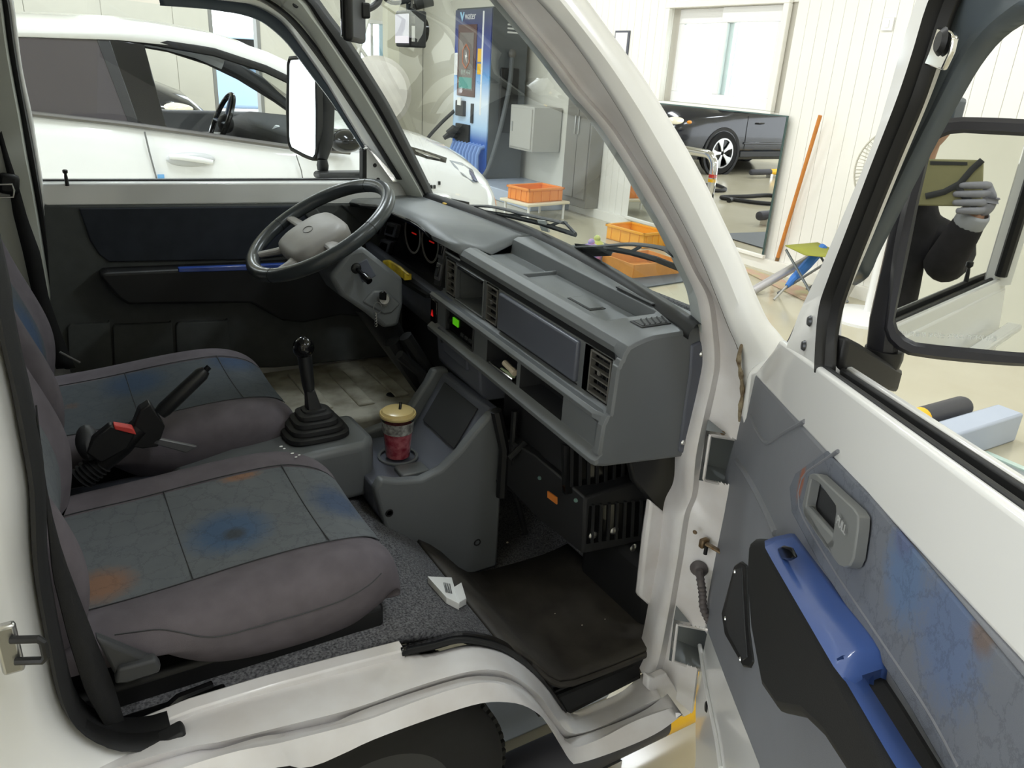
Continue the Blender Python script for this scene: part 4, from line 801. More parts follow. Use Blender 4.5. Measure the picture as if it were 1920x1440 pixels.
# dark stays and hoses between console and heater
for k, (pts, y) in enumerate((([(930,770),(945,840),(940,930)], 0.5), ([(965,770),(960,850),(975,935)], 0.48), ([(935,900),(965,920),(985,1000)], 0.5), ([(955,860),(975,840),(985,830)], 0.45))):
    g = G(); g.tube([at(px, py, 'y', y) for px, py in pts], 0.008 if k else 0.014, 8); obj('hose', g, M['trim_black'], truck)
# wiring boot and door check at the hinge pillar
wb = part('wiring_boot', at(1313,1070,'y',0.0), truck, 'grey rubber wiring boot between pillar and door')
c = at(1311,1065,'y',0.03); g = G(); g.lathe([(0.018,0),(0.019,0.004),(0.012,0.010),(0.008,0.012)], c, (-0.8,-0.6,0), 18); obj('grommet', g, mat('boot_grey', (92,86,86), 0.6), wb)
pth = smooth_line([c+V((-0.006,-0.008,0)), at(1313,1085,'y',0.0), at(1317,1110,'y',-0.005), at(1319,1140,'y',-0.012), at(1330,1165,'y',-0.02)], 40)
g = G(); g.tube(pth, [0.0075+0.0016*(i % 3 == 0) for i in range(40)], 10); obj('bellows', g, MATS['boot_grey'], wb)
dk = part('door_check', at(1320,1020,'y',0.01), truck)
g = G(); c = at(1320,1018,'y',0.02); g.box(c, (0.02,0.012,0.02)); obj('bracket', g, M['rusty_metal'], dk, bevel=0.003)
g = G(); g.tube([c+V((0,-0.006,0.002)), c+V((0.015,-0.05,-0.004))], [(0.003,0.007)]*2, 8); obj('check_arm', g, M['rusty_metal'], dk)
g = G(); g.lathe([(0.004,-0.012),(0.004,0.01)], c+V((0,-0.008,-0.01)), (0,0,1), 8); obj('pin', g, M['trim_black'], dk)
# front wheel under the arch
fw = part('front_wheel', (0.27, 0.06, 0.0), truck, 'front tyre in the wheel arch below the seat')
WC = V((0.345, 0.03, 0.284)); tr = [(0.16,0.0),(0.23,-0.012),(0.26,-0.004),(0.274,0.012),(0.279,0.03),(0.279,0.135),(0.274,0.155),(0.26,0.17),(0.16,0.165)]
g = G(); g.lathe(tr, WC+V((0,0.0,0)), (0,1,0), 64, cap=False); obj('tyre', g, mat('tyre', (26,26,27), 0.85, noise=0.2, nscale=40), fw)
g = G()
for k in range(72):
    a = 2*math.pi*k/72
    for y, w, tw in ((0.03,0.030,0.15),(0.083,0.040,-0.15),(0.135,0.030,0.15)):
        R = Matrix.Rotation(-a, 3, 'Y'); R2 = R @ Matrix.Rotation(tw, 3, 'X'); g.box(WC+R @ V((0.279,0,0))+V((0,y,0)), (0.008,w,0.018), R @ Matrix.Rotation(tw, 3, 'X'))
tb = obj('tread_blocks', g, MATS['tyre'], fw, smooth=False); tb['kind'] = 'stuff'
g = G(); g.lathe([(0.0001,0.03),(0.06,0.03),(0.07,0.02),(0.13,0.05),(0.155,0.02),(0.163,0.0)], WC, (0,1,0), 40); obj('wheel_rim', g, M['dash_dark'], fw)
# inner liner of the wheel arch
# ================================================================== open passenger door
DU = -ray(1121,388).normalized(); DN = V((0,0,1)).cross(DU).normalized(); DVV = DU.cross(DN); DH = V((1.06,-0.04,0.8))
if DVV.z < 0: DVV = -DVV
DI = -DN if (CAM-DH).dot(DN) < 0 else DN              # points to the inside of the door (towards the cab)
def dp(px, py, w=0.0): return atp(px, py, DH+DI*w, DN)
def duv(u, v, w=0.0): return DH+DU*u+DVV*v+DI*w
pd_ = part('passenger_door', duv(0.4,-0.6), truck, 'open passenger door with slate trim and blue armrest')
def dflat(pts, w, th, m, nm, par=None, bevel=0.004, seg=2):
    q = [dp(x, y, w) for x, y in pts]; g = G(); g.prism(q, DI*-th); return obj(nm, g, m, par or pd_, bevel=bevel, seg=seg)
def uvpoly(pts, w, th, m, nm, par=None, bevel=0.004, seg=2):
    g = G(); g.prism([duv(u, v, w) for u, v in pts], DI*-th); return obj(nm, g, m, par or pd_, bevel=bevel, seg=seg)
def puv(px, py, w=0.0):
    q = dp(px, py, w)-DH; return (q.dot(DU), q.dot(DVV))
# shell below the belt: inner panel white
UE = 1.12                                             # rear edge of the door
f_top = puv(1478,642); f1 = puv(1427,700); f2 = puv(1395,800); f3 = puv(1372,880); f4 = puv(1330,1142); f5 = puv(1300,1290); f6 = puv(1300,1420)
shell = [(f_top[0], 0.33), puv(1440,674), f1, f2, f3, f4, f5, f6, (f6[0]+0.02,-0.72), (UE,-0.72), (UE,0.33)]
def shw(v): return -0.038-0.075*min(1, max(0, (0.345-v)/0.25))
g = G(); g.loft([[duv(u, v, -0.004) for u, v in shell], [duv(u, v, shw(v)) for u, v in shell]], closed=True, cap=True); obj('door_shell', g, M['paint_white'], pd_, bevel=0.006, seg=2)
# waist rail, slightly proud
uvpoly([(f_top[0]-0.01,0.352),(f_top[0]-0.04,0.33),(f1[0]-0.005,0.262),(UE,0.262),(UE,0.352)], 0.012, 0.014, M['paint_white'], 'waist_rail', bevel=0.006, seg=3)
# trim panel
TP = mat('door_slate', (126,128,134), 0.55, noise=0.06, nscale=12, bump=0.25, bscale=700)
trim = [f1, (f1[0]-0.02, f1[1]-0.03), f2, f3, f4, puv(1338,1190), puv(1375,1285), puv(1438,1440), (0.75,-0.34), (UE-0.03,-0.36), (UE-0.03,0.262)]
uvpoly(trim, 0.012, 0.014, TP, 'trim_panel', bevel=0.006, seg=3)
def dl(pts, w, r, m, nm, par=None):
    g = G(); g.tube(smooth_line([dp(x, y, w) for x, y in pts], 30), r, 8); return obj(nm, g, m, par or pd_)
dl([(1408,780),(1415,800),(1430,825),(1442,830),(1470,812),(1509,790)], 0.012, 0.0035, TP, 'trim_rib')
dl([(1382,865),(1400,890),(1420,925),(1440,965),(1455,1000)], 0.012, 0.006, TP, 'trim_rib')
dl([(1571,846),(1540,868),(1512,888),(1500,915),(1503,960),(1560,1060),(1640,1180),(1740,1330),(1800,1440)], 0.014, 0.0025, TP, 'trim_rib')
# fabric insert, slate blue with worn blue patches
P3 = patch_mat('door_fabric', (116,119,126), [(tuple(dp(1700,1080,0.014)), 0.055, (92,114,148), (1,1,1.0), 0.8), (tuple(dp(1780,1190,0.014)), 0.07, (94,110,142), (1,1,1), 0.8), (tuple(dp(1700,1000,0.014)), 0.03, (92,100,130), (1,1,1), 0.9), (tuple(dp(1504,905,0.014)), 0.022, (150,92,64), (0.6,0.6,1.6), 0.9), (tuple(dp(1845,1190,0.014)), 0.02, (112,98,90), (1,1,1), 0.8)], (104,109,120), nscale=18, rough=0.9)
ins = [puv(1572,848), puv(1512,890), puv(1501,915), puv(1505,962), puv(1560,1060), puv(1640,1180), puv(1740,1330), puv(1830,1480), (UE-0.06,0.0), (UE-0.06,0.252), puv(1650,925)]
uvpoly(ins, 0.0155, 0.005, P3, 'trim_insert', bevel=0.002)
# inside handle
ihm = mat('handle_grey', (120,122,122), 0.5)
ih = part('inside_handle', dp(1555,975,0.02), pd_)
bez = [(1517,890),(1528,886),(1606,960),(1610,972),(1598,1058),(1585,1065),(1572,1060),(1504,962),(1503,950)]
def ring(outer, inner, w0, th, m, nm, par):
    o = resample([dp(x, y, w0) for x, y in outer+outer[:1]], 33)[:-1]; i = resample([dp(x, y, w0) for x, y in inner+inner[:1]], 33)[:-1]
    g = G(); g.loft([[p-DI*th for p in o], o, i, [p-DI*th for p in i]], closed=True); return obj(nm, g, m, par, bevel=0.002)
ring(bez, [(1520,897),(1535,905),(1568,950),(1560,1010),(1552,1018),(1510,950)], 0.030, 0.012, ihm, 'handle_bezel', ih)
g = G(); g.prism([dp(x, y, 0.016) for x, y in ((1516,893),(1575,945),(1568,1015),(1550,1022),(1506,955))], DI*-0.004); obj('handle_cup', g, M['dash_dark'], ih, smooth=False)
g = G(); g.prism([dp(x, y, 0.030) for x, y in ((1504,952),(1512,948),(1562,1005),(1566,1020),(1560,1036),(1548,1030),(1508,972))], DI*-0.010); obj('handle_lever', g, ihm, ih, bevel=0.003)
_e = (dp(1583,1000,0.035)-dp(1566,975,0.035)).normalized(); _up = (DI.cross(_e)); 
if _up.z < 0: _up = -_up
_R = Matrix((_e, DI.cross(_e), DI)).transposed()
text('handle_text', 'PULL', 0.014, dp(1577,985,0.0345), _R, mat('print_grey', (170,172,172), 0.6), ih)
# armrest: black pocket face with blue top trim
ab = mat('arm_black', (34,34,35), 0.6, bump=0.3, bscale=800)
arm = part('armrest', dp(1450,1150,0.05), pd_)
apts = [(1402,1015),(1410,1008),(1428,1009),(1440,1030),(1526,1180),(1600,1310),(1690,1480),(1600,1480),(1540,1385),(1500,1345),(1455,1335),(1425,1290),(1405,1180),(1398,1080)]
A0 = [puv(x, y, 0.055) for x, y in apts]
g = G(); g.prism([duv(u, v, 0.055) for u, v in A0], DI*-0.05); obj('pocket_face', g, ab, arm, bevel=0.012, seg=3)
blue = mat('arm_blue', (70,100,172), 0.32, coat=0.3)
bl = smooth_line([dp(x, y, 0.058) for x, y in ((1434,1018),(1455,1056),(1528,1180),(1600,1302),(1660,1405),(1700,1470))], 30)
brr = smooth_line([dp(x, y, 0.018) for x, y in ((1481,1004),(1510,1044),(1566,1120),(1643,1224),(1646,1300),(1690,1400),(1730,1470))], 30)
g = G(); g.loft([[p-DI*0.02 for p in bl], bl, [a.lerp(b, 0.5)+DI*0.004 for a, b in zip(bl, brr)], brr, [p-DI*0.006 for p in brr]]); obj('armrest_top', g, blue, arm, solid=0.003)
g = G(); g.prism([dp(x, y, w) for x, y, w in ((1576,1236,0.052),(1588,1229,0.046),(1637,1228,0.023),(1642,1300,0.023),(1640,1352,0.034),(1614,1312,0.05))], DI*0.004); obj('grip_recess', g, mat('arm_blue_deep', (50,76,140), 0.4), arm, bevel=0.005)
g = G(); g.prism([dp(x, y, 0.050) for x, y in ((1455,1028),(1466,1022),(1480,1026),(1489,1044),(1478,1051),(1464,1050))], DI*-0.006); obj('window_switch', g, M['gloss_black'], arm, bevel=0.004)
# speaker grille
spk = part('speaker', dp(1385,1150,0.02), pd_)
g = G(); g.prism([dp(x, y, 0.016) for x, y in ((1376,1060),(1388,1052),(1398,1060),(1402,1180),(1410,1240),(1404,1252),(1392,1250),(1358,1190),(1352,1150))], DI*-0.01); obj('speaker_rim', g, M['trim_black'], spk, bevel=0.003)
g = G(); g.prism([dp(x, y, 0.0175) for x, y in ((1378,1068),(1390,1064),(1396,1180),(1400,1232),(1392,1238),(1364,1186),(1358,1152))], DI*-0.004); obj('speaker_mesh', g, M['dash_dark'], spk, bevel=0.001)
for (x, y) in ((1378,1072),(1360,1160),(1388,1236)):
    g = G(); g.lathe([(0.0001,0.002),(0.003,0.002),(0.004,0)], dp(x, y, 0.0175), DI, 8); obj('screw', g, M['steel'], spk)
g = G(); g.lathe([(0.0001,0.003),(0.009,0.003),(0.012,0)], dp(1325,1325,-0.004), DI, 16); obj('drain_plug', g, M['trim_black'], pd_)
g = G(); g.tube([dp(x, y, -0.002) for x, y in ((1312,1210),(1325,1290),(1345,1390),(1352,1440))], 0.005, 8); obj('panel_swage', g, M['paint_white'], pd_)
# window frame: white outer strip, black channel, smoked visor
wf0 = [(1462,668),(1480,640),(1500,598),(1530,540),(1560,480),(1640,300),(1672,200),(1700,100),(1722,30),(1745,-40)]
wf1 = [(1536,700),(1538,640),(1543,575),(1562,520),(1590,450),(1640,320),(1695,180),(1722,100),(1745,20),(1770,-40)]
wf2 = [(1560,700),(1564,640),(1574,580),(1590,530),(1612,470),(1680,300),(1722,200),(1750,120),(1785,20),(1812,-40)]
NW = 40
F0 = smooth_line([dp(x, y, 0.0) for x, y in wf0], NW); F1 = smooth_line([dp(x, y, 0.006) for x, y in wf1], NW); F2 = smooth_line([dp(x, y, -0.006) for x, y in wf2], NW)
g = G(); g.loft([[p-DI*0.05 for p in F0], F0, [a.lerp(b, 0.25)+DI*0.008 for a, b in zip(F0, F1)], F1, [p-DI*0.0262 for p in F1]]); obj('window_frame', g, M['paint_white'], pd_, solid=0.002)
g = G(); g.tube([p+DI*0.001 for p in F0], 0.0022, 6); obj('frame_edge_seal', g, mat('edge_seal', (66,62,74), 0.6), pd_)
g = G(); g.loft([[p+DI*0.001 for p in F1], [a.lerp(b, 0.3)+DI*0.01 for a, b in zip(F1, F2)], [a.lerp(b, 0.5)-DI*0.006 for a, b in zip(F1, F2)], [a.lerp(b, 0.75)+DI*0.004 for a, b in zip(F1, F2)], F2, [p-DI*0.004 for p in F2]]); obj('glass_channel', g, M['trim_black'], pd_, solid=0.002)
vs0 = [(1550,530),(1565,523),(1587,466),(1655,296),(1699,196),(1730,114),(1765,20),(1795,-40)]
vs1 = [(1568,545),(1625,520),(1650,470),(1745,290),(1800,190),(1845,115),(1900,55),(1990,10)]
v0 = smooth_line([dp(x, y, -0.012) for x, y in vs0], NW); v1 = smooth_line([dp(x, y, -0.05) for x, y in vs1], NW)
g = G(); g.loft([v0, [a.lerp(b, 0.25)+DI*0.008 for a, b in zip(v0, v1)], [a.lerp(b, 0.55)+DI*0.0 for a, b in zip(v0, v1)], [a.lerp(b, 0.75)+DI*0.006 for a, b in zip(v0, v1)], v1]); obj('rain_visor', g, M['slate'], pd_, solid=0.003)
vt = [(1812,-40),(1900,-120),(2000,-140)]; 
# chrome latch plate on the frame
lt_ = part('frame_clip', dp(1765,80,0.01), pd_)
g = G(); g.prism([dp(x, y, 0.012) for x, y in ((1757,50),(1778,56),(1787,68),(1780,98),(1764,132),(1731,122),(1742,96))], DI*-0.006); obj('clip_plate', g, M['chrome'], lt_, bevel=0.002)
g = G(); g.lathe([(0.0001,0.004),(0.009,0.004),(0.013,0.0)], dp(1766,78,0.014), DI, 16); obj('clip_button', g, M['trim_black'], lt_)
# corner plate with two screws
dflat([(1470,655),(1490,618),(1512,580),(1534,535),(1537,560),(1530,690),(1500,672)], 0.008, 0.004, M['paint_white'], 'corner_plate', bevel=0.004)
for (x, y) in ((1519,602),(1508,648)):
    g = G(); g.lathe([(0.0001,0.004),(0.006,0.0035),(0.008,0.0)], dp(x, y, 0.010), DI, 14); obj('screw', g, mat('screw_dark', (70,72,76), 0.35, metal=0.5), pd_)
# belt: black channel and outer sill
uvpoly([(f_top[0]+0.06,0.33),(UE,0.33),(UE,0.354),(f_top[0]+0.06,0.354)], 0.004, 0.008, M['rubber'], 'glass_wiper', bevel=0.002)
uvpoly([(f_top[0]+0.06,0.30),(UE,0.30),(UE,0.346),(f_top[0]+0.06,0.346)], -0.006, 0.012, M['trim_black'], 'glass_slot', bevel=0.003)
uvpoly([(f_top[0]+0.16,0.30),(UE,0.30),(UE,0.354),(f_top[0]+0.16,0.352)], -0.020, 0.008, M['rubber'], 'glass_wiper', bevel=0.003)
uvpoly([(f_top[0]+0.10,0.28),(UE,0.28),(UE,0.352),(f_top[0]+0.10,0.354)], -0.029, 0.011, M['paint_white'], 'outer_waist', bevel=0.003)
_p = F0[-1]-DH; _pu, _pv = _p.dot(DU), _p.dot(DVV)
_top = smooth_line([duv(_pu, _pv, -0.02), duv(_pu+0.05, _pv+0.06, -0.03), duv(_pu+0.14, 0.895, -0.05), duv(0.85, 0.905, -0.06), duv(UE-0.08, 0.88, -0.07)], 24)
g = G(); g.tube(_top, [(0.026,0.018)]*24, 8); obj('window_frame', g, M['paint_white'], pd_)
# rear window post, lock knob, outer skin details (seen in the mirror)
g = G(); g.tube([duv(UE-0.03,0.34,-0.03), duv(UE-0.05,0.6,-0.05), duv(UE-0.08,0.86,-0.07)], [(0.02,0.03)]*3, 8); obj('window_frame', g, M['paint_white'], pd_)
g = G(); g.tube([duv(UE-0.055,0.36,-0.04), duv(UE-0.075,0.6,-0.06), duv(UE-0.10,0.84,-0.08)], 0.012, 8); obj('glass_channel', g, M['trim_black'], pd_)
g = G(); g.lathe([(0.005,0.0),(0.004,0.02),(0.003,0.03),(0.007,0.034),(0.007,0.042),(0.004,0.044)], duv(UE-0.14,0.352,0.0), DVV, 12); obj('lock_knob', g, M['trim_black'], pd_)
uvpoly([(UE-0.30,0.155),(UE-0.14,0.165),(UE-0.13,0.15),(UE-0.16,0.12),(UE-0.29,0.125)], -0.095, 0.03, M['trim_black'], 'outer_handle', bevel=0.006)
uvpoly([(0.1,0.235),(UE,0.255),(UE,0.24),(0.1,0.22)], -0.06, 0.03, M['paint_white'], 'body_swage', bevel=0.005)
# ---- side mirror of the open door
sm_ = part('side_mirror', dp(1700,640,-0.12), truck, 'large black side mirror showing the photographer')
MC = CAM+ray(1800,450).normalized()*1.19               # centre of the mirror glass
lens_px = (1700,318)                                   # where the lens sees itself
MN = -(ray(*lens_px).normalized())
MUp = (V((0,0,1))-MN*MN.z).normalized(); 
def mp(px, py, w=0.0): return atp(px, py, MC+MN*w, MN)
gl_px = [(1682,620),(1676,600),(1700,480),(1720,380),(1742,290),(1752,262),(1768,250),(1800,246),(1960,254),(2040,262),(2052,280),(2050,640),(2030,668),(1900,663),(1760,650),(1705,643)]
go = [mp(x, y) for x, y in gl_px]; cen = sum(go, V())/len(go)
# the glass is slightly convex: a fan of rings
g = G(); rgs = []
for s in (1.0, 0.8, 0.6, 0.4, 0.2, 0.02): rgs.append([cen+(p-cen)*s for p in resample(go+go[:1], 41)[:-1]])
g.loft(rgs, closed=True, cap=False); g.add(rgs[-1], [tuple(range(40))]); obj('mirror_glass', g, M['mirror_dim'], sm_, smooth=False)
ro = resample(go+go[:1], 61)[:-1]
def grow(k, w): return [cen+(p-cen)*(1+k/(p-cen).length)+MN*w for p in ro]
g = G(); g.loft([grow(-0.002, 0.001), grow(0.002, 0.008), grow(0.012, 0.008), grow(0.018, 0.0), grow(0.018, -0.02), grow(0.0, -0.05), grow(-0.06, -0.06)], closed=True, cap=False); g.add(grow(-0.06, -0.06), [tuple(range(60))]); obj('mirror_housing', g, mat('mirror_black', (38,38,44), 0.4), sm_)
# stem side of the housing, knob and arm
g = G(); g.tube([mp(1652,668,-0.02), mp(1660,600,-0.02), mp(1700,430,-0.02), mp(1750,230,-0.025)], [(0.02,0.022)]*4, 10); obj('mirror_stem', g, MATS['mirror_black'], sm_, bevel=0)
c = mp(1655,668,-0.02); g = G(); g.lathe([(0.026,0.012),(0.027,0.0),(0.024,-0.02),(0.019,-0.032),(0.017,-0.04)], c, (0,0,1), 12); obj('mirror_knob', g, M['trim_black'], sm_)
e0 = dp(1566,668,-0.012); e1 = mp(1645,700,-0.02); _d = (e1-e0).normalized(); _s = _d.cross(V((0,0,1))).normalized()
def arm_ring(c, h, w): return [c+V((0,0,1))*h*sz+_s*w*sx for sx, sz in ((-1,-1),(1,-1),(1,1),(-1,1))]
g = G(); g.loft([arm_ring(e0, 0.030, 0.012), arm_ring(e0.lerp(e1, 0.25), 0.028, 0.018), arm_ring(e0.lerp(e1, 0.7), 0.022, 0.022), arm_ring(e1, 0.018, 0.026), arm_ring(e1+_d*0.03, 0.018, 0.024)], closed=True, cap=True); obj('mirror_arm', g, M['trim_black'], sm_, bevel=0.006)
c = mp(1784,212,-0.03); g = G(); g.box(c, (0.03,0.02,0.04)); obj('stem_cap', g, M['slate'], sm_, bevel=0.006)
_r = (mp(1760,640)-mp(1690,636)).normalized(); _R = Matrix((_r, MN.cross(_r), MN)).transposed()
text('mirror_text', '사물이 거울에 보이는 것보다 가까이 있음', 0.0075, mp(1768,630,0.0006), _R, mat('etched', (205,208,206), 0.6), sm_, depth=0.0001)
# ================================================================== wall mirror
wm = thing('wall_mirror', 'large frameless mirror leaning on the wall below the window', 'mirror', (5.49, 4.77, 0.13))
g = G(); g.bb((5.488,3.81,0.13), (5.498,5.73,1.30)); obj('mirror_glass', g, M['mirror'], wm, smooth=False)
g = G(); g.bb((5.498,3.80,0.12), (5.506,5.74,1.31)); obj('backing', g, mat('mirror_edge', (70,92,88), 0.4), wm, smooth=False)
g = G(); g.bb((5.47,3.78,0.1), (5.51,5.76,0.13)); obj('ledge', g, M['wall_cream'], wm, bevel=0.004)
# ================================================================== white hatchback
car = thing('white_car', 'white electric hatchback parked beyond the driver door with its window open', 'car', (0.5, 4.18, 0))
CY, HWID = 4.18, 0.88
# stations along X: (x, half width, waist z at the side, top z on the centre line)
ST = [(-1.62,0.60,0.95,0.98),(-1.55,0.76,1.10,1.13),(-1.35,0.84,1.26,1.27),(-0.9,0.87,1.27,1.27),(0.03,0.88,1.24,1.24),(0.4,0.88,1.20,1.20),(0.75,0.88,1.155,1.155),(1.15,0.875,1.10,1.11),(1.40,0.87,1.075,1.13),(1.65,0.86,1.06,1.17),(1.9,0.84,1.03,1.175),(2.1,0.81,0.99,1.15),(2.3,0.77,0.93,1.10),(2.46,0.70,0.86,1.02),(2.58,0.60,0.78,0.94),(2.66,0.50,0.70,0.86),(2.70,0.42,0.62,0.74)]
def csec(x, w, zb, zt):
    pts = []
    for s in (-1,):
        pts += [(-w*0.90,0.20),(-w*0.985,0.30),(-w,0.45),(-w,0.62),(-w*0.99,zb-0.16),(-w*0.975,zb-0.04),(-w*0.955,zb),(-w*0.80,zb+(zt-zb)*0.45),(-w*0.5,zb+(zt-zb)*0.82),(0,zt)]
    full = pts+[(-a, b) for a, b in pts[-2::-1]]
    return [V((x, CY+a, b)) for a, b in full]
def archcut(x):                                       # wheel openings handled by the wheels being proud
    return 0
lo = [csec(*s) for s in ST]
# interior is open from x 0.0 to 1.35 above the waist; the tub between is dark
def skipc(i, j):
    return ST[i][0] >= -1.0 and ST[i+1][0] <= 1.45 and 6 <= j <= 11
g = G(); g.loft(lo, skip=skipc); g.add(lo[0], [tuple(range(len(lo[0])))]); g.add(lo[-1], [tuple(range(len(lo[0])))]); obj('car_body', g, M['car_white'], car, ang=0.7)
# roof
RP = [(-1.25,1.50),(-0.8,1.60),(-0.2,1.665),(0.1,1.68),(0.45,1.69),(0.68,1.68),(0.86,1.66),(1.04,1.62),(1.20,1.56)]
def rsec(x, z):
    e = 0.0 if x < 0.5 else (x-0.5)*0.06
    return [V((x-0.02, CY-0.735+e*0.3, z-0.12)), V((x, CY-0.725, z-0.075)), V((x, CY-0.66, z-0.045)), V((x, CY-0.4, z-0.012)), V((x, CY, z)), V((x, CY+0.4, z-0.012)), V((x, CY+0.66, z-0.045)), V((x, CY+0.725, z-0.075)), V((x-0.02, CY+0.735, z-0.12))]
g = G(); g.loft([rsec(x, z) for x, z in RP]); obj('roof', g, M['car_white'], car, solid=0.03)
# pillars, each side
for sd in (-1, 1):
    ys = lambda z: CY+sd*(0.862-max(0, z-1.15)*0.34)
    def pbar(p, w, nm, m): 
        g = G(); g.tube([V((x, ys(z), z)) for x, z in p], [w]*len(p), 8); obj(nm, g, m, car)
    pbar([(0.55,1.615),(0.86,1.585),(1.1,1.52),(1.25,1.46),(1.45,1.36),(1.80,1.13)], (0.04,0.022), 'front_pillar', M['car_white'] if sd < 0 else M['dash_dark'])
    pbar([(-1.3,1.20),(-1.2,1.42),(-1.05,1.52)], (0.06,0.03), 'rear_pillar', M['car_white'])
    pbar([(-1.1,1.535),(-0.4,1.575),(0.1,1.585),(0.55,1.60)], (0.03,0.02), 'roof_rail', M['car_white'])
    pbar([(0.30,1.575),(0.56,1.575),(0.86,1.54),(1.1,1.475),(1.30,1.39),(1.55,1.25),(1.75,1.12)], (0.02,0.012), 'window_trim', M['trim_black'])
    # rear side window and black centre post
    g = G(); q = [(-0.95,1.27),(-0.85,1.42),(-0.5,1.53),(0.03,1.552),(0.36,1.57),(0.44,1.20),(0.03,1.235)]
    g.prism([V((x, ys(z)+sd*0.004, z)) for x, z in q], (0,-sd*0.008,0)); obj('side_window', g, mat('privacy_glass', (70,66,70), 0.12, spec=0.5) if 'privacy_glass' not in M else M['privacy_glass'], car, smooth=False)
    if sd < 0:
        g = G(); q = [(0.34,1.57),(0.40,1.572),(0.47,1.198),(0.42,1.205)]; g.prism([V((x, ys(z)+sd*0.008, z)) for x, z in q], (0,-sd*0.01,0)); obj('post_edge', g, M['trim_black'], car, smooth=False)
    g = G(); q = [(0.39,1.57),(0.54,1.557),(0.585,1.18),(0.46,1.20)]; g.prism([V((x, ys(z)+sd*0.010, z)) for x, z in q], (0,-sd*0.05,0)); obj('centre_post', g, M['gloss_black'] if sd < 0 else M['car_white'], car, bevel=0.004)
    g = G(); g.tube([V((x, CY+sd*0.862, z)) for x, z in ((-1.0,1.272),(0.03,1.242),(0.4,1.205),(0.75,1.16),(1.15,1.105),(1.5,1.075))], (0.016,0.012), 8) if False else g.tube([V((x, CY+sd*0.862, z)) for x, z in ((-1.0,1.272),(0.03,1.242),(0.4,1.205),(0.75,1.16),(1.15,1.105),(1.5,1.075))], 0.013, 8); obj('waist_trim', g, mat('satin_trim', (120,118,118), 0.3, metal=0.5) if 'satin_trim' not in M else M['satin_trim'], car)
# door cut, handle, charge sticker
g = G(); g.tube([at(x, y, 'y', 3.297) for x, y in ((271,247),(280,285),(295,340),(300,400))], 0.004, 6); obj('door_gap', g, mat('gap_grey', (120,120,120), 0.6), car)
g = G(); g.tube([at(x, y, 'y', 3.29) for x, y in ((555,290),(565,320),(575,380))], 0.003, 6); obj('door_gap', g, MATS['gap_grey'], car)
hd = part('door_handle', at(358,298,'y',3.29), car)
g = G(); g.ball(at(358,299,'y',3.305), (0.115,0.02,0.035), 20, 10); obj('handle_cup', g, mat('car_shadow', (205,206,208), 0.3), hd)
g = G(); g.tube([at(318,294,'y',3.285), at(340,295,'y',3.27), at(375,300,'y',3.27), at(399,305,'y',3.285)], [(0.012,0.006),(0.014,0.01),(0.014,0.01),(0.012,0.006)], 10); obj('handle_bar', g, M['car_white'], hd)
g = G(); c = at(302,333,'y',3.295); g.box(c, (0.03,0.004,0.03)); obj('blue_sticker', g, mat('sticker_blue', (110,170,225), 0.5), car)
# front end: black lamp strip, headlight, lower grille, badge text
def onside(px, py, y): return at(px, py, 'y', y)
from mathutils.bvhtree import BVHTree
_bv = BVHTree.FromPolygons([tuple(p) for l in lo for p in l], [(i*19+j, i*19+j+1, (i+1)*19+j+1, (i+1)*19+j) for i in range(len(lo)-1) for j in range(18)])
def hit(px, py, bv=_bv):
    h = bv.ray_cast(CAM, ray(px, py).normalized()); return h[0]
def frontpatch(pts, m, nm, th=0.012):
    q = [hit(x, y) for x, y in pts]
    if any(p is None for p in q): return None
    o = [p+(CAM-p).normalized()*th for p in q]; c0 = sum(o, V())/len(o)+(CAM-o[0]).normalized()*th*0.6; g = G(); n = len(q)
    g.add(q+o+[c0], [(i, (i+1) % n, n+(i+1) % n, n+i) for i in range(n)]+[(n+i, n+(i+1) % n, 2*n) for i in range(n)]); return obj(nm, g, m, car)
frontpatch([(768,274),(800,283),(838,296),(836,305),(800,297),(772,287)], M['gloss_black'], 'lamp_strip')
frontpatch([(778,280),(800,287),(826,297),(824,299),(800,292),(780,284)], M['steel'], 'strip_lens', 0.018)
frontpatch([(843,300),(866,305),(886,318),(898,342),(888,342),(868,327),(852,312)], mat('lamp_glass', (150,158,170), 0.1, coat=1.0), 'headlight')
frontpatch([(880,317),(888,324),(896,340),(889,338),(882,326)], mat('lamp_dark', (70,70,110), 0.2), 'indicator', 0.02)
frontpatch([(812,362),(850,373),(880,379),(880,388),(850,383),(812,372)], M['trim_black'], 'lower_grille')
for k, (px, py) in enumerate(((803,347),(808,350),(814,350),(823,343))):
    c = hit(px, py)
    if c: g = G(); g.box(c, (0.012,0.02,0.02)); obj('badge_letter', g, M['trim_black'], car)
# wheels
for wx in (-1.05, 1.62):
    for sd in (-1, 1):
        wh = part('car_wheel', (wx, CY+sd*0.80, 0), car)
        g = G(); g.lathe([(0.21,-0.1),(0.30,-0.1),(0.32,-0.07),(0.32,0.07),(0.30,0.1),(0.21,0.1)], (wx, CY+sd*0.80, 0.32), (0,1,0), 32, cap=False); obj('tyre', g, MATS['tyre'], wh)
        g = G(); g.lathe([(0.0001,0.09),(0.06,0.092),(0.2,0.075),(0.215,0.1),(0.215,-0.08),(0.0001,-0.08)], (wx, CY+sd*0.80, 0.32), (0,sd,0), 32); obj('alloy_rim', g, M['steel'], wh)
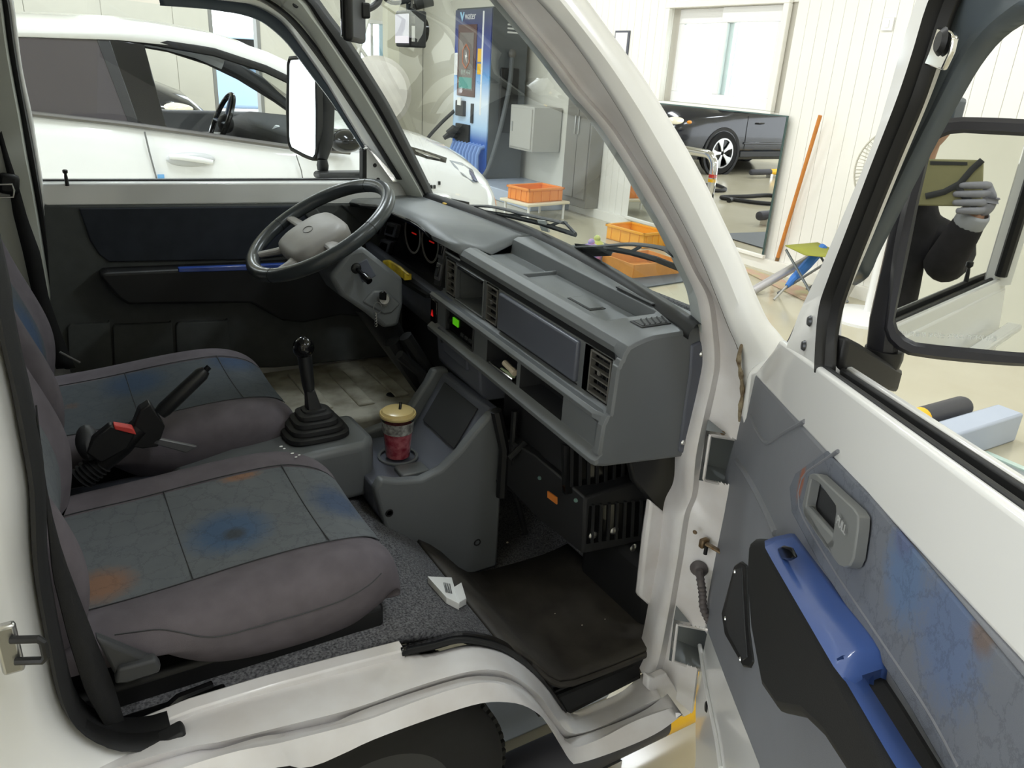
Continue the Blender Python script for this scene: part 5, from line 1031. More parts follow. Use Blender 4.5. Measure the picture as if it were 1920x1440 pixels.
# cabin: floor tub, dash, steering wheel, far door trim, tablet screen
g = G(); g.bb((-1.0,CY-0.8,0.35), (1.45,CY+0.8,0.75)); obj('cabin_tub', g, mat('cabin_dark', (40,41,44), 0.7), car)
ct = mat('cabin_grey', (122,122,126), 0.6)
g = G(); g.bb((0.30,CY+0.76,0.5), (1.45,CY+0.82,1.165)); obj('door_trim', g, ct, car, bevel=0.02)
g = G(); g.bb((0.55,CY+0.70,0.98), (1.2,CY+0.77,1.03)); obj('door_armrest', g, M['white_plastic'], car, bevel=0.01)
g = G(); g.prism([V((x, CY-0.78, z)) for x, z in ((1.12,0.7),(1.12,1.0),(1.2,1.12),(1.35,1.17),(1.75,1.14),(1.75,0.7))], (0,1.56,0)); obj('car_dash', g, MATS['cabin_dark'], car, bevel=0.03, seg=3)
swc = V((1.08, CY+0.36, 1.13)); axn = V((-0.9,0,0.42)).normalized(); u = V((0,1,0)); w = axn.cross(u)
csw = part('car_steering_wheel', swc, car)
g = G(); g.tube([swc+u*0.18*math.cos(t)+w*0.18*math.sin(t) for t in [2*math.pi*i/40 for i in range(40)]], 0.016, 10, closed=True); obj('rim', g, M['gloss_black'], csw)
g = G(); g.ball(swc-axn*0.03, (0.05,0.07,0.06), 14, 10); obj('hub', g, M['trim_black'], csw)
for a in (0.0, math.pi, -math.pi/2):
    g = G(); g.tube([swc-axn*0.02, swc+(u*math.cos(a)+w*math.sin(a))*0.175], [(0.012,0.025),(0.01,0.018)], 8); obj('spoke', g, mat('spoke_blue', (96,110,140), 0.3, metal=0.5) if 'spoke_blue' not in M else M['spoke_blue'], csw)
g = G(); g.prism(line([(495,262),(515,235),(528,238),(510,262)], 'y', 3.95), (0.02,0.05,0)); obj('tablet_screen', g, mat('screen_white', (210,212,214), 0.3), car, bevel=0.004)
g = G(); g.bb((0.15,CY-0.55,0.6), (0.45,CY-0.15,1.1)); 
for yy in (CY-0.38, CY+0.38):
    g = G(); g.prism([V((x, yy-0.24, z)) for x, z in ((-0.15,0.7),(0.35,0.72),(0.33,0.82),(-0.02,0.82),(-0.22,1.38),(-0.34,1.36))], (0,0.48,0)); obj('car_seat', g, MATS['cabin_dark'], car, bevel=0.03, seg=2)
# windscreen and mirror
g = G(); q = [V((1.2,CY-0.62,1.52)), V((1.2,CY+0.62,1.52)), V((1.74,CY+0.74,1.14)), V((1.74,CY-0.74,1.14))]; g.add(q, [(0,1,2,3)]); obj('car_windscreen', g, M['clear_glass'], car, smooth=False)
cm = part('car_mirror', at(650,265,'y',3.2), car); g = G(); g.ball(at(648,264,'y',3.17), (0.09,0.10,0.06), 16, 10); obj('mirror_cap', g, M['gloss_black'], cm); g = G(); g.tube([at(640,270,'y',3.2), at(625,272,'y',3.32)], 0.02, 8); obj('mirror_foot', g, M['trim_black'], cm)
# ================================================================== dark SUV seen in the wall mirror
suv = thing('dark_suv', 'dark blue SUV reflected in the wall mirror', 'car', (-0.6, 10.3, 0))
SY = 10.32; sp_ = mat('suv_paint', (18,21,30), 0.15, coat=0.6)
S2 = [(-2.6,0.80,0.95,1.0),(-2.4,0.9,1.1,1.12),(-1.0,0.94,1.06,1.08),(0.0,0.94,1.04,1.06),(0.3,0.94,1.05,1.2),(0.9,0.93,1.02,1.24),(1.4,0.9,0.97,1.18),(1.75,0.84,0.88,1.05),(1.95,0.70,0.74,0.88),(2.02,0.55,0.6,0.7)]
def ssec(x, w, zb, zt):
    pts = [(-w*0.92,0.25),(-w*0.98,0.36),(-w,0.5),(-w,0.7),(-w*0.98,zb-0.08),(-w*0.94,zb),(-w*0.6,zb+(zt-zb)*0.7),(0,zt)]
    return [V((x, SY+a, b)) for a, b in pts+[(-a, b) for a, b in pts[-2::-1]]]
sl = [ssec(*s) for s in S2]
g = G(); g.loft(sl, cap=True); obj('car_body', g, sp_, suv, ang=0.7)
g = G(); cab = [(-2.45,1.08),(-2.2,1.55),(-1.2,1.68),(-0.4,1.66),(0.1,1.45),(0.55,1.10)]
g.prism([V((x, SY-0.72, z)) for x, z in cab], (0,1.44,0)); obj('cabin_glass', g, M['gloss_black'], suv, bevel=0.06, seg=3)
for wx in (-2.0, 0.5):
    for sd in (-1, 1):
        wh = part('car_wheel', (wx, SY+sd*0.84, 0), suv); wc = V((wx, SY+sd*0.85, 0.37))
        g = G(); g.lathe([(0.25,-0.11),(0.35,-0.11),(0.37,-0.08),(0.37,0.08),(0.35,0.115),(0.25,0.11)], wc, (0,sd,0), 40, cap=False); obj('tyre', g, MATS['tyre'], wh)
        g = G(); g.lathe([(0.0001,0.02),(0.24,0.02)], wc, (0,sd,0), 32); obj('brake_disc', g, M['trim_black'], wh)
        g = G(); g.lathe([(0.232,0.06),(0.232,0.12),(0.255,0.12),(0.255,0.06)], wc, (0,sd,0), 40, cap=False); obj('rim_ring', g, M['steel'], wh)
        for k in range(5):
            a = 2*math.pi*k/5; d = V((math.cos(a),0,math.sin(a))); e = V((-math.sin(a),0,math.cos(a))); o_ = V((0,sd*0.10,0))
            g = G(); g.prism([wc+o_+d*0.03-e*0.02, wc+o_+d*0.13-e*0.032, wc+o_+d*0.24-e*0.075, wc+o_+d*0.245, wc+o_+d*0.24+e*0.075, wc+o_+d*0.13+e*0.032, wc+o_+d*0.03+e*0.02], (0,sd*0.02,0)); obj('spoke', g, M['steel'], wh, bevel=0.006)
        g = G(); g.lathe([(0.375,-0.02),(0.43,-0.02),(0.44,0.0),(0.43,0.04),(0.38,0.035)], wc+V((0,sd*0.06,0)), (0,sd,0), 40, cap=False); obj('arch_trim', g, M['trim_black'], wh)
g = G(); g.ball((1.52,SY-0.80,0.88), (0.24,0.085,0.07), 18, 10); obj('headlight', g, mat('suv_lamp', (236,232,214), 0.05, metal=0.3, coat=1.0, emit=(255,240,205), estr=0.2), suv)
g = G(); g.ball((1.30,SY-0.865,0.87), (0.07,0.045,0.035), 12, 8); obj('indicator', g, mat('amber', (230,150,50), 0.2), suv)
for x in (-0.05, -1.1):
    g = G(); g.tube([V((x, SY-0.945, 0.35)), V((x+0.02, SY-0.945, 0.7)), V((x, SY-0.92, 1.0))], 0.004, 6); obj('door_gap', g, M['trim_black'], suv)
g = G(); g.bb((-1.7,SY-0.965,0.30), (0.05,SY-0.93,0.40)); obj('side_sill', g, M['dash_dark'], suv, bevel=0.012)
g = G(); g.bb((-1.7,SY-0.96,0.52), (0.0,SY-0.93,0.56)); obj('door_moulding', g, sp_, suv, bevel=0.01)
for x in (-0.35, -1.4):
    g = G(); g.tube([V((x-0.1,SY-0.93,0.88)), V((x-0.06,SY-0.975,0.885)), V((x+0.06,SY-0.975,0.885)), V((x+0.1,SY-0.93,0.88))], 0.012, 8); obj('door_handle', g, sp_, suv)
# wheel stop bars, yellow and black pipes on the floor
yel = mat('safety_yellow', (244,190,36), 0.4); pb = mat('pipe_black', (62,62,68), 0.5)
def pipe(p0, p1, r, label, cuts, nm='wheel_stop'):
    t = thing(nm, label, 'wheel stop', (p0+p1)/2*1.0-V((0,0,r)))
    k = [0]+cuts+[1]
    for i, (a, b) in enumerate(zip(k, k[1:])):
        q0, q1 = p0.lerp(p1, a), p0.lerp(p1, b); g = G(); d = (q1-q0).normalized(); L_ = (q1-q0).length
        pr = [(r,0),(r,L_)]
        if i == 0: pr = [(0.0001,-0.03),(r*0.7,-0.022),(r,0)]+pr[1:]
        if i == len(k)-2: pr = pr[:-1]+[(r,L_),(r*0.9,L_+0.02),(r*0.5,L_+0.035),(0.0001,L_+0.038)]
        g.lathe(pr, q0, d, 20); obj('pipe_section', g, pb if i % 2 == 0 else yel, t)
    for a in (0.2, 0.8):
        c = p0.lerp(p1, a); g = G(); g.bb((c.x-0.03,c.y-0.05,0), (c.x+0.03,c.y+0.05,c.z-r*0.6)); obj('bracket', g, M['steel'], t)
    return t
pipe(V((0.66,0.11,0.13)), V((2.0,0.11,0.13)), 0.055, 'black and yellow floor barrier pipe beside the truck sill', [0.325,0.5,0.75])
pipe(V((2.6,0.94,0.12)), V((3.78,0.94,0.12)), 0.055, 'black and yellow barrier pipe behind the open door mirror', [0.3,0.42,0.62,0.72])
pipe(V((0.2,8.9,0.1)), V((-2.2,8.9,0.1)), 0.05, 'yellow and black barrier pipe beside the dark SUV wheel', [0.2,0.45,0.7])
pipe(V((3.2,5.45,0.12)), V((3.78,5.40,0.12)), 0.055, 'short black pipe end showing at the mirror edge', [])
def curb(a, b, label):
    o = None; g = G(); g.bb(a, b); o = obj('kerb', g, mat('kerb_blue', (176,186,204), 0.25, noise=0.05, nscale=3) if 'kerb_blue' not in M else M['kerb_blue'], bevel=0.012); tag(o, label, 'kerb'); return o
curb((2.4,0.72,0), (3.93,0.85,0.15), 'pale blue painted kerb beneath the door mirror'); curb((0.42,0.30,0), (1.12,0.42,0.22), 'pale blue painted kerb seen through the wheel arch')
g = G(); g.bb((2.3,-0.1,0.0), (3.62,0.70,0.012)); fp = obj('floor_plate', g, mat('plate_grey', (138,144,146), 0.3, noise=0.1, nscale=5), bevel=0.003); tag(fp, 'grey floor plate with pale green edge outside the door window', 'floor plate')
g = G(); g.bb((3.60,-0.1,0.0), (3.635,0.70,0.022)); obj('plate_edge', g, mat('edge_green', (190,210,200), 0.4), fp, bevel=0.003)
# ================================================================== charging station
ch = thing('charging_station', 'tall blue electric car charger with screen and cables', 'charger', (5.5, 8.6, 0.12))
CX = 5.2; Y0, Y1, Z0, Z1 = 8.44, 9.44, 0.15, 2.25
grey = mat('charger_grey', (88,92,94), 0.45)
g = G(); g.bb((CX+0.02,Y0,Z0), (CX+0.56,Y1,Z1)); obj('cabinet', g, grey, ch, bevel=0.012)
sky = bpy.data.materials.new('charger_blue'); sky.use_nodes = True; _nt = sky.node_tree; MATS['charger_blue'] = sky
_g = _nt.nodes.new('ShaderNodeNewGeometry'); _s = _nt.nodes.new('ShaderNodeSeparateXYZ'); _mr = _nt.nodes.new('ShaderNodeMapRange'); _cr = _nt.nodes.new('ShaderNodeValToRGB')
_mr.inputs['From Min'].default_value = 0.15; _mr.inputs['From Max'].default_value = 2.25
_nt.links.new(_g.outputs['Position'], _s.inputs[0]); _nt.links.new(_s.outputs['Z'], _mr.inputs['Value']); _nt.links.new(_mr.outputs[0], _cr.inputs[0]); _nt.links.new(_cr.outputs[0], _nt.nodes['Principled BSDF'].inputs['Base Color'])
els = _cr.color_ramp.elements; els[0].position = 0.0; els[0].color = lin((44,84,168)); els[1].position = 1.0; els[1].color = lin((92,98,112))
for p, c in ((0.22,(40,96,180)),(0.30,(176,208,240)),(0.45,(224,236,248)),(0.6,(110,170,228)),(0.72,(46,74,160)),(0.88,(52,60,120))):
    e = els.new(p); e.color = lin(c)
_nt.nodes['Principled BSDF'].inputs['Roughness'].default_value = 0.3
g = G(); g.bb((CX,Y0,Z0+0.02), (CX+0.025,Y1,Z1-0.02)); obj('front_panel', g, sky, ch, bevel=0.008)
g = G(); g.bb((CX-0.012,8.80,1.16), (CX+0.005,9.32,2.05)); sc1 = obj('screen_bezel', g, mat('bezel_brown', (92,62,60), 0.3), ch, bevel=0.006)
g = G(); g.bb((CX-0.016,8.86,1.24), (CX-0.010,9.27,1.95)); obj('display', g, mat('screen_grey', (120,112,108), 0.2), sc1, smooth=False)
g = G(); g.bb((CX-0.018,8.88,1.26), (CX-0.014,9.25,1.40)); obj('display_footer', g, mat('teal', (90,158,150), 0.3), sc1, smooth=False)
g = G(); c = V((CX-0.018,9.06,1.66)); hx = [c+V((0,0.11*math.cos(t),0.15*math.sin(t))) for t in [math.pi/6+math.pi/3*i for i in range(6)]]; g.tube(resample(hx+hx[:1], 40)[:-1], 0.009, 6, closed=True); obj('hexagon_icon', g, mat('icon_copper', (190,120,90), 0.5), sc1)
g = G(); g.prism([c+V((0,dy,dz)) for dy, dz in ((0.015,0.08),(-0.035,-0.005),(-0.005,-0.005),(-0.02,-0.08),(0.035,0.015),(0.005,0.015))], (0.004,0,0)); obj('bolt_icon', g, M['paper'], sc1, smooth=False)
RX = Matrix(((0,0,-1),(-1,0,0),(0,1,0)))                # text facing -X
text('screen_text', '충전 시작', 0.07, V((CX-0.017,9.06,1.46)), RX, mat('screen_print', (190,210,200), 0.5), sc1)
text('logo_text', 'water', 0.13, V((CX-0.003,9.00,2.15)), RX, M['paper'], ch)
g = G(); g.prism([V((CX-0.003,dy,dz)) for dy, dz in ((9.30,2.20),(9.26,2.20),(9.23,2.14),(9.20,2.20),(9.17,2.20),(9.23,2.08))], (0.005,0,0)); obj('logo_mark', g, mat('logo_blue', (170,215,240), 0.4), ch, smooth=False)
for (ya, yb, za, zb, m) in ((8.66,8.76,1.60,1.76,yel),(8.66,8.76,1.45,1.58,yel),(9.33,9.43,1.42,1.70,M['paper'])):
    g = G(); g.bb((CX-0.004,ya,za), (CX+0.004,yb,zb)); obj('warning_label', g, m, ch, smooth=False)
g = G(); g.bb((CX-0.003,8.62,0.95), (CX+0.004,8.66,2.2)); obj('light_strip', g, M['paper'], ch, smooth=False)
# card reader, sockets, shelf
g = G(); g.bb((CX-0.05,9.05,0.90), (CX+0.01,9.28,1.10)); obj('card_reader', g, M['dash_dark'], ch, bevel=0.01)
g = G(); g.bb((CX-0.06,9.10,1.04), (CX-0.045,9.2,1.14)); obj('receipt', g, M['paper'], ch)
g = G(); g.bb((CX-0.02,8.82,0.83), (CX+0.01,8.88,1.08)); obj('lock_plate', g, M['dash_dark'], ch, bevel=0.004)
g = G(); g.bb((CX-0.03,8.90,0.55), (CX+0.02,9.3,0.80)); obj('connector_bay', g, M['trim_black'], ch, bevel=0.01)
for k, (ya, za) in enumerate(((9.15,0.70),(9.25,0.62))):
    cn = part('connector', (CX-0.1, ya, za), ch); g = G(); g.tube([V((CX,ya,za)), V((CX-0.12,ya+0.03,za+0.03)), V((CX-0.2,ya+0.06,za-0.03))], [0.04,0.05,0.03], 10); obj('connector_body', g, M['trim_black'], cn)
# ribbed blue skirt in front (bent panel with grooves)
for k in range(9):
    y = 8.50+k*0.095; g = G(); g.tube([V((CX-0.10,y,0.18)), V((CX-0.10,y,0.45)), V((CX-0.06,y,0.54)), V((CX+0.02,y,0.56))], [(0.030,0.03)]*4, 8); obj('skirt_rib', g, mat('rib_blue', (120,150,205), 0.35) if 'rib_blue' not in M else M['rib_blue'], ch)
# side: louvres, cable from a top holster down to the floor
for k in range(5):
    g = G(); g.bb((CX+0.24,Y0-0.006,1.96+k*0.045), (CX+0.46,Y0+0.004,1.98+k*0.045)); obj('louvre', g, M['paper'], ch, smooth=False)
g = G(); g.bb((CX+0.16,Y0-0.03,0.75), (CX+0.44,Y0+0.005,1.55)); obj('holster_recess', g, M['trim_black'], ch, bevel=0.02)
g = G(); g.ball((CX+0.30,Y0-0.05,1.72), (0.05,0.05,0.06)); obj('cable_gland', g, M['vent_grey'], ch)
g = G(); g.tube(smooth_line([V((CX+0.30,Y0-0.05,1.72)), V((CX+0.26,Y0-0.08,1.3)), V((CX+0.12,Y0-0.1,0.7)), V((CX-0.02,Y0-0.12,0.3)), V((CX-0.1,Y0-0.1,0.18))], 24), 0.03, 10); obj('cable', g, grey, ch)
g = G(); g.tube(smooth_line([V((CX,9.40,0.95)), V((CX-0.15,9.55,0.75)), V((CX-0.3,9.7,0.5)), V((CX-0.4,9.75,0.2))], 20), 0.025, 10); obj('cable', g, M['trim_black'], ch)
g = G(); g.bb((4.95,6.86,0), (5.855,10.6,0.15)); pl = obj('plinth', g, MATS['kerb_blue'], bevel=0.01); tag(pl, 'pale blue raised plinth under the charger', 'plinth')
# grey cabinet beside the charger and box on the wall
gc_ = thing('metal_cabinet', 'tall grey metal cabinet against the wall beside the charger', 'cabinet', (5.4, 6.85, 0.15))
cg = mat('cabinet_grey', (130,127,119), 0.35, metal=0.2, noise=0.08, nscale=2)
g = G(); g.bb((5.36,6.35,0.10), (5.548,6.84,1.93)); obj('cabinet_body', g, cg, gc_, bevel=0.01)
for y0, y1 in ((6.37,6.59),(6.60,6.82)):
    g = G(); g.bb((5.345,y0,0.2), (5.362,y1,1.9)); d = obj('cabinet_door', g, cg, gc_, bevel=0.004)
    yy = 6.56 if y1 < 6.6 else 6.63; g = G(); g.bb((5.325,yy-0.01,0.9), (5.347,yy+0.01,1.1)); obj('handle', g, M['steel'], d, bevel=0.004)
jb = thing('electrical_box', 'light grey electrical box on the wall right of the charger', 'box', (5.6, 7.95, 0.58))
g = G(); g.bb((5.42,7.65,0.58), (5.84,8.22,1.12)); obj('box_body', g, mat('box_grey', (180,178,170), 0.5), jb, bevel=0.01)
g = G(); g.bb((5.405,7.68,0.61), (5.422,8.19,1.09)); d = obj('box_door', g, MATS['box_grey'], jb, bevel=0.004)
g = G(); g.bb((5.395,8.12,0.80), (5.407,8.14,0.92)); obj('latch', g, M['steel'], d)
nb = thing('notice_board', 'small framed notice on the wall above the cabinet', 'notice', (5.54, 6.1, 1.5))
g = G(); g.bb((5.53,6.08,1.50), (5.549,6.32,1.98)); obj('notice_frame', g, M['dash_face'], nb, bevel=0.003); g = G(); g.bb((5.525,6.10,1.52), (5.532,6.30,1.96)); obj('notice_sheet', g, M['paper'], nb)
# ================================================================== fan wrapped in plastic, by the far corner
wfan = thing('wrapped_fan', 'industrial stand fan wrapped in clear plastic behind the white hatchback', 'fan', (4.55, 10.9, 0))
wp = mat('plastic_wrap', (222,216,206), 0.35, noise=0.12, nscale=5, bump=0.6, bscale=8)
c = at(708,172,'y',10.9); g = G(); g.lathe([(0.0001,-0.16),(0.35,-0.14),(0.50,-0.02),(0.51,0.04),(0.44,0.14),(0.18,0.19),(0.0001,0.19)], c, (-0.35,-0.9,0.05), 28); obj('wrapped_head', g, wp, wfan)
g = G(); g.lathe([(0.0001,0.0),(0.05,0.0),(0.05,0.02)], c+V((-0.05,-0.16,0.0)), (-0.35,-0.9,0), 16); obj('hub_badge', g, mat('badge_peach', (214,170,140), 0.5), wfan)
g = G(); g.tube([V((c.x,c.y,0.05)), V((c.x,c.y,c.z-0.3))], 0.035, 10); obj('fan_post', g, M['vent_grey'], wfan)
g = G(); g.lathe([(0.3,0),(0.3,0.02),(0.05,0.06)], (c.x,c.y,0), (0,0,1), 28); obj('fan_base', g, M['vent_grey'], wfan)
# cross braces, socket and cable on the wall near the corner
br = thing('steel_brace', 'crossed white steel braces at the far garage corner', 'brace', (4.6, 11.6, 0))
for a, b in (((655,255),(790,-20)), ((640,40),(760,210)), ((700,0),(660,140))):
    g = G(); g.tube([at(a[0],a[1],'y',11.7), at(b[0],b[1],'y',11.7)], 0.03, 8); obj('brace_bar', g, M['wall_cream'], br)
cp = thing('corner_post', 'square cream steel post at the far corner', 'post', (5.1, 11.4, 0)); g = G(); g.bb((5.0,11.35,0), (5.2,11.55,CEIL-0.01)); obj('post', g, mat('post_cream', (205,202,180), 0.6), cp, bevel=0.005)
so = thing('wall_socket', 'grey socket with a short black cable on the corner wall', 'socket', (5.83, 11.2, 1.0))
c = at(787,158,'x',5.84); g = G(); g.box(c+V((-0.02,0,0)), (0.04,0.16,0.22)); obj('socket_body', g, M['vent_grey'], so, bevel=0.01); g = G(); g.tube(smooth_line([c+V((-0.04,0,-0.05)), c+V((-0.1,0.2,-0.15)), c+V((-0.06,0.4,-0.4))], 16), 0.018, 8); obj('socket_cable', g, M['trim_black'], so)
# ================================================================== crates near the wall
oc = mat('crate_orange', (238,146,62), 0.4); oc2 = mat('crate_yellow', (246,172,48), 0.4)
def crate(name, c, sx, sy, h, rot, m, label):
    t = thing(name, label, 'crate', c, 'orange plastic crates'); R = Matrix.Rotation(rot, 3, 'Z'); c = V(c); w = 0.012
    def b(cx, cy, cz, x, y, z, nm):
        g = G(); g.box(c+R @ V((cx,cy,cz)), (x,y,z), R); return obj(nm, g, m, t, bevel=0.004)
    b(0,0,0.008,sx,sy,0.016,'base')
    for s in (-1,1):
        b(s*(sx/2-w/2),0,h/2,w,sy,h,'side'); b(0,s*(sy/2-w/2),h/2,sx-2*w,w,h,'side')
    g = G()
    for s in (-1,1):
        g.box(c+R @ V((s*sx/2,0,h-0.012)), (0.03,sy+0.03,0.024), R); g.box(c+R @ V((0,s*sy/2,h-0.012)), (sx+0.03,0.03,0.024), R)
    obj('rim', g, m, t, bevel=0.004)
    for s in (-1,1):
        for k in range(4):
            b(s*(sx/2+0.004),(k-1.5)*sy/4,h*0.45,0.008,0.012,h*0.8,'rib'); b((k-1.5)*sx/4,s*(sy/2+0.004),h*0.45,0.012,0.008,h*0.8,'rib')
    return t
tb_ = thing('small_table', 'low cream table holding an orange crate', 'table', (4.55, 6.35, 0))
c = at(1003,374,'z',0.2); R = Matrix.Rotation(0.15, 3, 'Z'); g = G(); g.box(c+V((0,0,-0.015)), (0.62,0.50,0.03), R); obj('table_top', g, mat('table_cream', (222,212,186), 0.6), tb_, bevel=0.008)
for sx in (-1,1):
    for sy in (-1,1):
        g = G(); p = c+R @ V((sx*0.26,sy*0.2,0)); g.tube([V((p.x,p.y,0)), V((p.x,p.y,0.18))], 0.014, 8); obj('leg', g, M['white_plastic'], tb_)
crate('plastic_crate', c+V((0.0,0.0,0.0)), 0.50, 0.36, 0.15, 0.15, oc, 'orange plastic crate standing on the low cream table')
c2 = V((5.1,5.08,0)); crate('plastic_crate', c2, 0.34, 0.52, 0.15, 0.1, oc2, 'yellow-orange plastic crate on the floor behind the wipers')
cb = thing('carton_tray', 'open orange carton with small parts in front of the crate', 'box', (4.1,3.95,0))
c3 = at(1200,508,'z',0.0); c3.z = -0.05; g = G(); g.box(c3+V((0,0,0.061)), (0.46,0.40,0.02)); obj('tray_bottom', g, mat('carton', (222,152,72), 0.7, noise=0.2, nscale=6), cb)
for s in (-1,1):
    g = G(); g.box(c3+V((s*0.25,0,0.11)), (0.012,0.42,0.12)); obj('tray_side', g, MATS['carton'], cb); g = G(); g.box(c3+V((0,s*0.21,0.11)), (0.5,0.012,0.12)); obj('tray_side', g, MATS['carton'], cb)
for k, (px, py, col, nm, lb) in enumerate(((1150,478,(228,140,160),'plastic_bag','pink and blue plastic bag beside the orange carton'),(1118,466,(150,190,130),'plastic_bag','pale green plastic bag beside the pink bag'))):
    c = at(px, py, 'z', 0.12)+V((-0.14*(1-k),0.14*(1-k),0)); t = thing(nm, lb, 'bag', (c.x, c.y, 0)); g = G(); g.ball(V((c.x,c.y,0.10)), (0.11-0.02*k,0.10-0.02*k,0.10), 14, 9); obj('bag_body', g, mat('bag_%d' % k, col, 0.3, col2=(90,140,210) if k == 0 else (210,200,90), nscale=9), t)
    g = G(); g.ball(V((c.x,c.y,0.21)), (0.03,0.03,0.03), 10, 7); obj('bag_knot', g, MATS['bag_%d' % k], t)
g = G(); g.prism([V(p) for p in ((4.72,5.15,0.004),(4.78,3.7,0.004),(3.7,3.6,0.004),(3.4,5.0,0.004))], (0,0,0.008)); fm = obj('floor_sheet', g, mat('sheet_grey', (92,98,104), 0.5, noise=0.1, nscale=3), smooth=False); tag(fm, 'grey sheet lying on the floor under the crates', 'mat')
# ================================================================== along the front wall: broom, stool, umbrella, pole, fan
bm_ = thing('broom', 'wooden broom handle leaning on the wall beside the mirror', 'broom', (5.2, 3.66, 0))
p0 = V((5.42,3.42,1.34)); p1 = at(1452,503,'z',0.03); g = G(); g.tube([p1, p0], 0.016, 12); obj('broom_handle', g, mat('broom_wood', (206,132,60), 0.5, noise=0.15, nscale=14), bm_)
g = G(); g.tube([p1+V((0,0,-0.02)), p1.lerp(p0, 0.08)], 0.018, 10); obj('ferrule', g, mat('ferrule', (120,92,60), 0.5), bm_)
mt_ = thing('floor_mat', 'worn green and pink mat lying along the wall', 'mat', (5.2,3.3,0))
g = G(); g.prism([at(1393,508,'z',0.003), at(1400,502,'z',0.003), at(1520,545,'z',0.003), at(1620,585,'z',0.003), at(1600,600,'z',0.003), at(1500,560,'z',0.003)], (0,0,0.008)); obj('mat_sheet', g, mat('mat_green', (186,182,140), 0.9, col2=(200,160,146), nscale=6), mt_, smooth=False)
po = thing('silver_pole', 'silver wrapped pole lying through the camp stool', 'pole', (5.0,3.1,0)); a = at(1412,545,'z',0.03); b = at(1540,472,'x',5.3); g = G(); g.tube([a, a.lerp(b, 0.5), b], 0.034, 14); obj('pole_body', g, mat('foil', (196,194,198), 0.3, metal=0.6, bump=0.4, bscale=60), po)
um = thing('umbrella', 'folded blue umbrella leaning through the camp stool', 'umbrella', (4.9,3.0,0)); a = at(1451,562,'z',0.01); b = at(1540,468,'x',5.25); g = G(); g.tube([a, a.lerp(b, 0.3)], 0.010, 8); obj('umbrella_tip', g, M['steel'], um)
g = G(); g.tube([a.lerp(b, 0.27), a.lerp(b, 0.4), a.lerp(b, 0.7), a.lerp(b, 1.05)], [0.018,0.032,0.04,0.036], 10); obj('umbrella_cloth', g, mat('umbrella_blue', (64,120,196), 0.6, noise=0.2, nscale=12), um)
cs_ = thing('camp_stool', 'green folding camp stool with crossed steel legs by the wall', 'stool', (5.1, 2.9, 0))
s1_, s2_, s3_, s4_ = at(1475,488,'z',0.36), at(1522,487,'z',0.40), at(1570,478,'z',0.38), at(1512,497,'z',0.35)
g = G(); sc0 = V((5.12,2.92,0.36)); g.loft([[sc0+V((dx, dy, 0.03*abs(dy)/0.2-0.02*(1-abs(dx)/0.2)*0)) for dx in (-0.19,-0.06,0.06,0.19)] for dy in (-0.2,-0.1,0,0.1,0.2)]); obj('stool_seat', g, mat('stool_green', (150,152,62), 0.8), cs_, solid=0.008)
for sx in (-1,1):
    for s in (-1,1):
        g = G(); g.tube([sc0+V((sx*0.17, s*0.2, 0.0)), sc0+V((sx*0.17, -s*0.2, -0.35))], 0.010, 8); obj('leg', g, mat('tube_grey', (112,116,118), 0.35, metal=0.6) if 'tube_grey' not in M else M['tube_grey'], cs_)
pf = thing('pedestal_fan', 'white pedestal fan with round base standing by the wall', 'fan', (4.9, 2.35, 0))
fb = at(1625,590,'z',0.03); fb.z = 0; g = G(); g.lathe([(0.0001,0),(0.30,0),(0.30,0.02),(0.26,0.035),(0.05,0.06),(0.0001,0.06)], fb, (0,0,1), 40); obj('fan_base', g, M['white_plastic'], pf)
g = G(); g.tube([fb+V((0,0,0.04)), fb+V((0,0,0.85))], 0.028, 14); obj('fan_post', g, M['white_plastic'], pf)
fc = fb+V((0.0,0.0,1.05)); fa = V((-0.9,-0.35,0.1)).normalized(); fu = V((0,0,1)); fu = (fu-fa*fu.dot(fa)).normalized(); fv = fa.cross(fu); FR = 0.30
wire = mat('wire_white', (186,182,166), 0.4)
g = G()
for k in range(72):
    t = 2*math.pi*k/72; d = fu*math.cos(t)+fv*math.sin(t); g.tube([fc+fa*0.10+d*0.05, fc+fa*0.095+d*0.18, fc+fa*0.06+d*0.27, fc+d*FR], 0.0018, 4, cap=False); g.tube([fc-fa*0.10+d*0.08, fc-fa*0.08+d*0.2, fc+d*FR], 0.0018, 4, cap=False)
gg = obj('wire_guard', g, wire, pf); gg['kind'] = 'stuff'
for rr, ww in ((FR,0.006),(0.18,0.003),(0.05,0.01)):
    g = G(); g.tube([fc+fa*(0 if rr == FR else 0.095)+(fu*math.cos(t)+fv*math.sin(t))*rr for t in [2*math.pi*i/48 for i in range(48)]], ww, 6, closed=True); obj('guard_ring', g, wire, pf)
for k in range(4):
    t = 2*math.pi*k/4+0.4; d = fu*math.cos(t)+fv*math.sin(t); e = fa.cross(d); g = G(); g.prism([fc+d*0.04-e*0.02, fc+d*0.22-e*0.07, fc+d*0.26+e*0.02, fc+d*0.2+e*0.09+fa*0.03, fc+d*0.05+e*0.03], fa*0.004); obj('blade', g, mat('blade_grey', (190,200,206), 0.3) if 'blade_grey' not in M else M['blade_grey'], pf)
g = G(); g.lathe([(0.05,-0.2),(0.075,-0.16),(0.08,-0.08),(0.06,-0.04),(0.0001,-0.04)], fc, fa, 20); obj('motor', g, M['white_plastic'], pf)
g = G(); g.tube([fb+V((0,0,0.8)), fc-fa*0.12], 0.022, 10); obj('fan_neck', g, M['white_plastic'], pf)
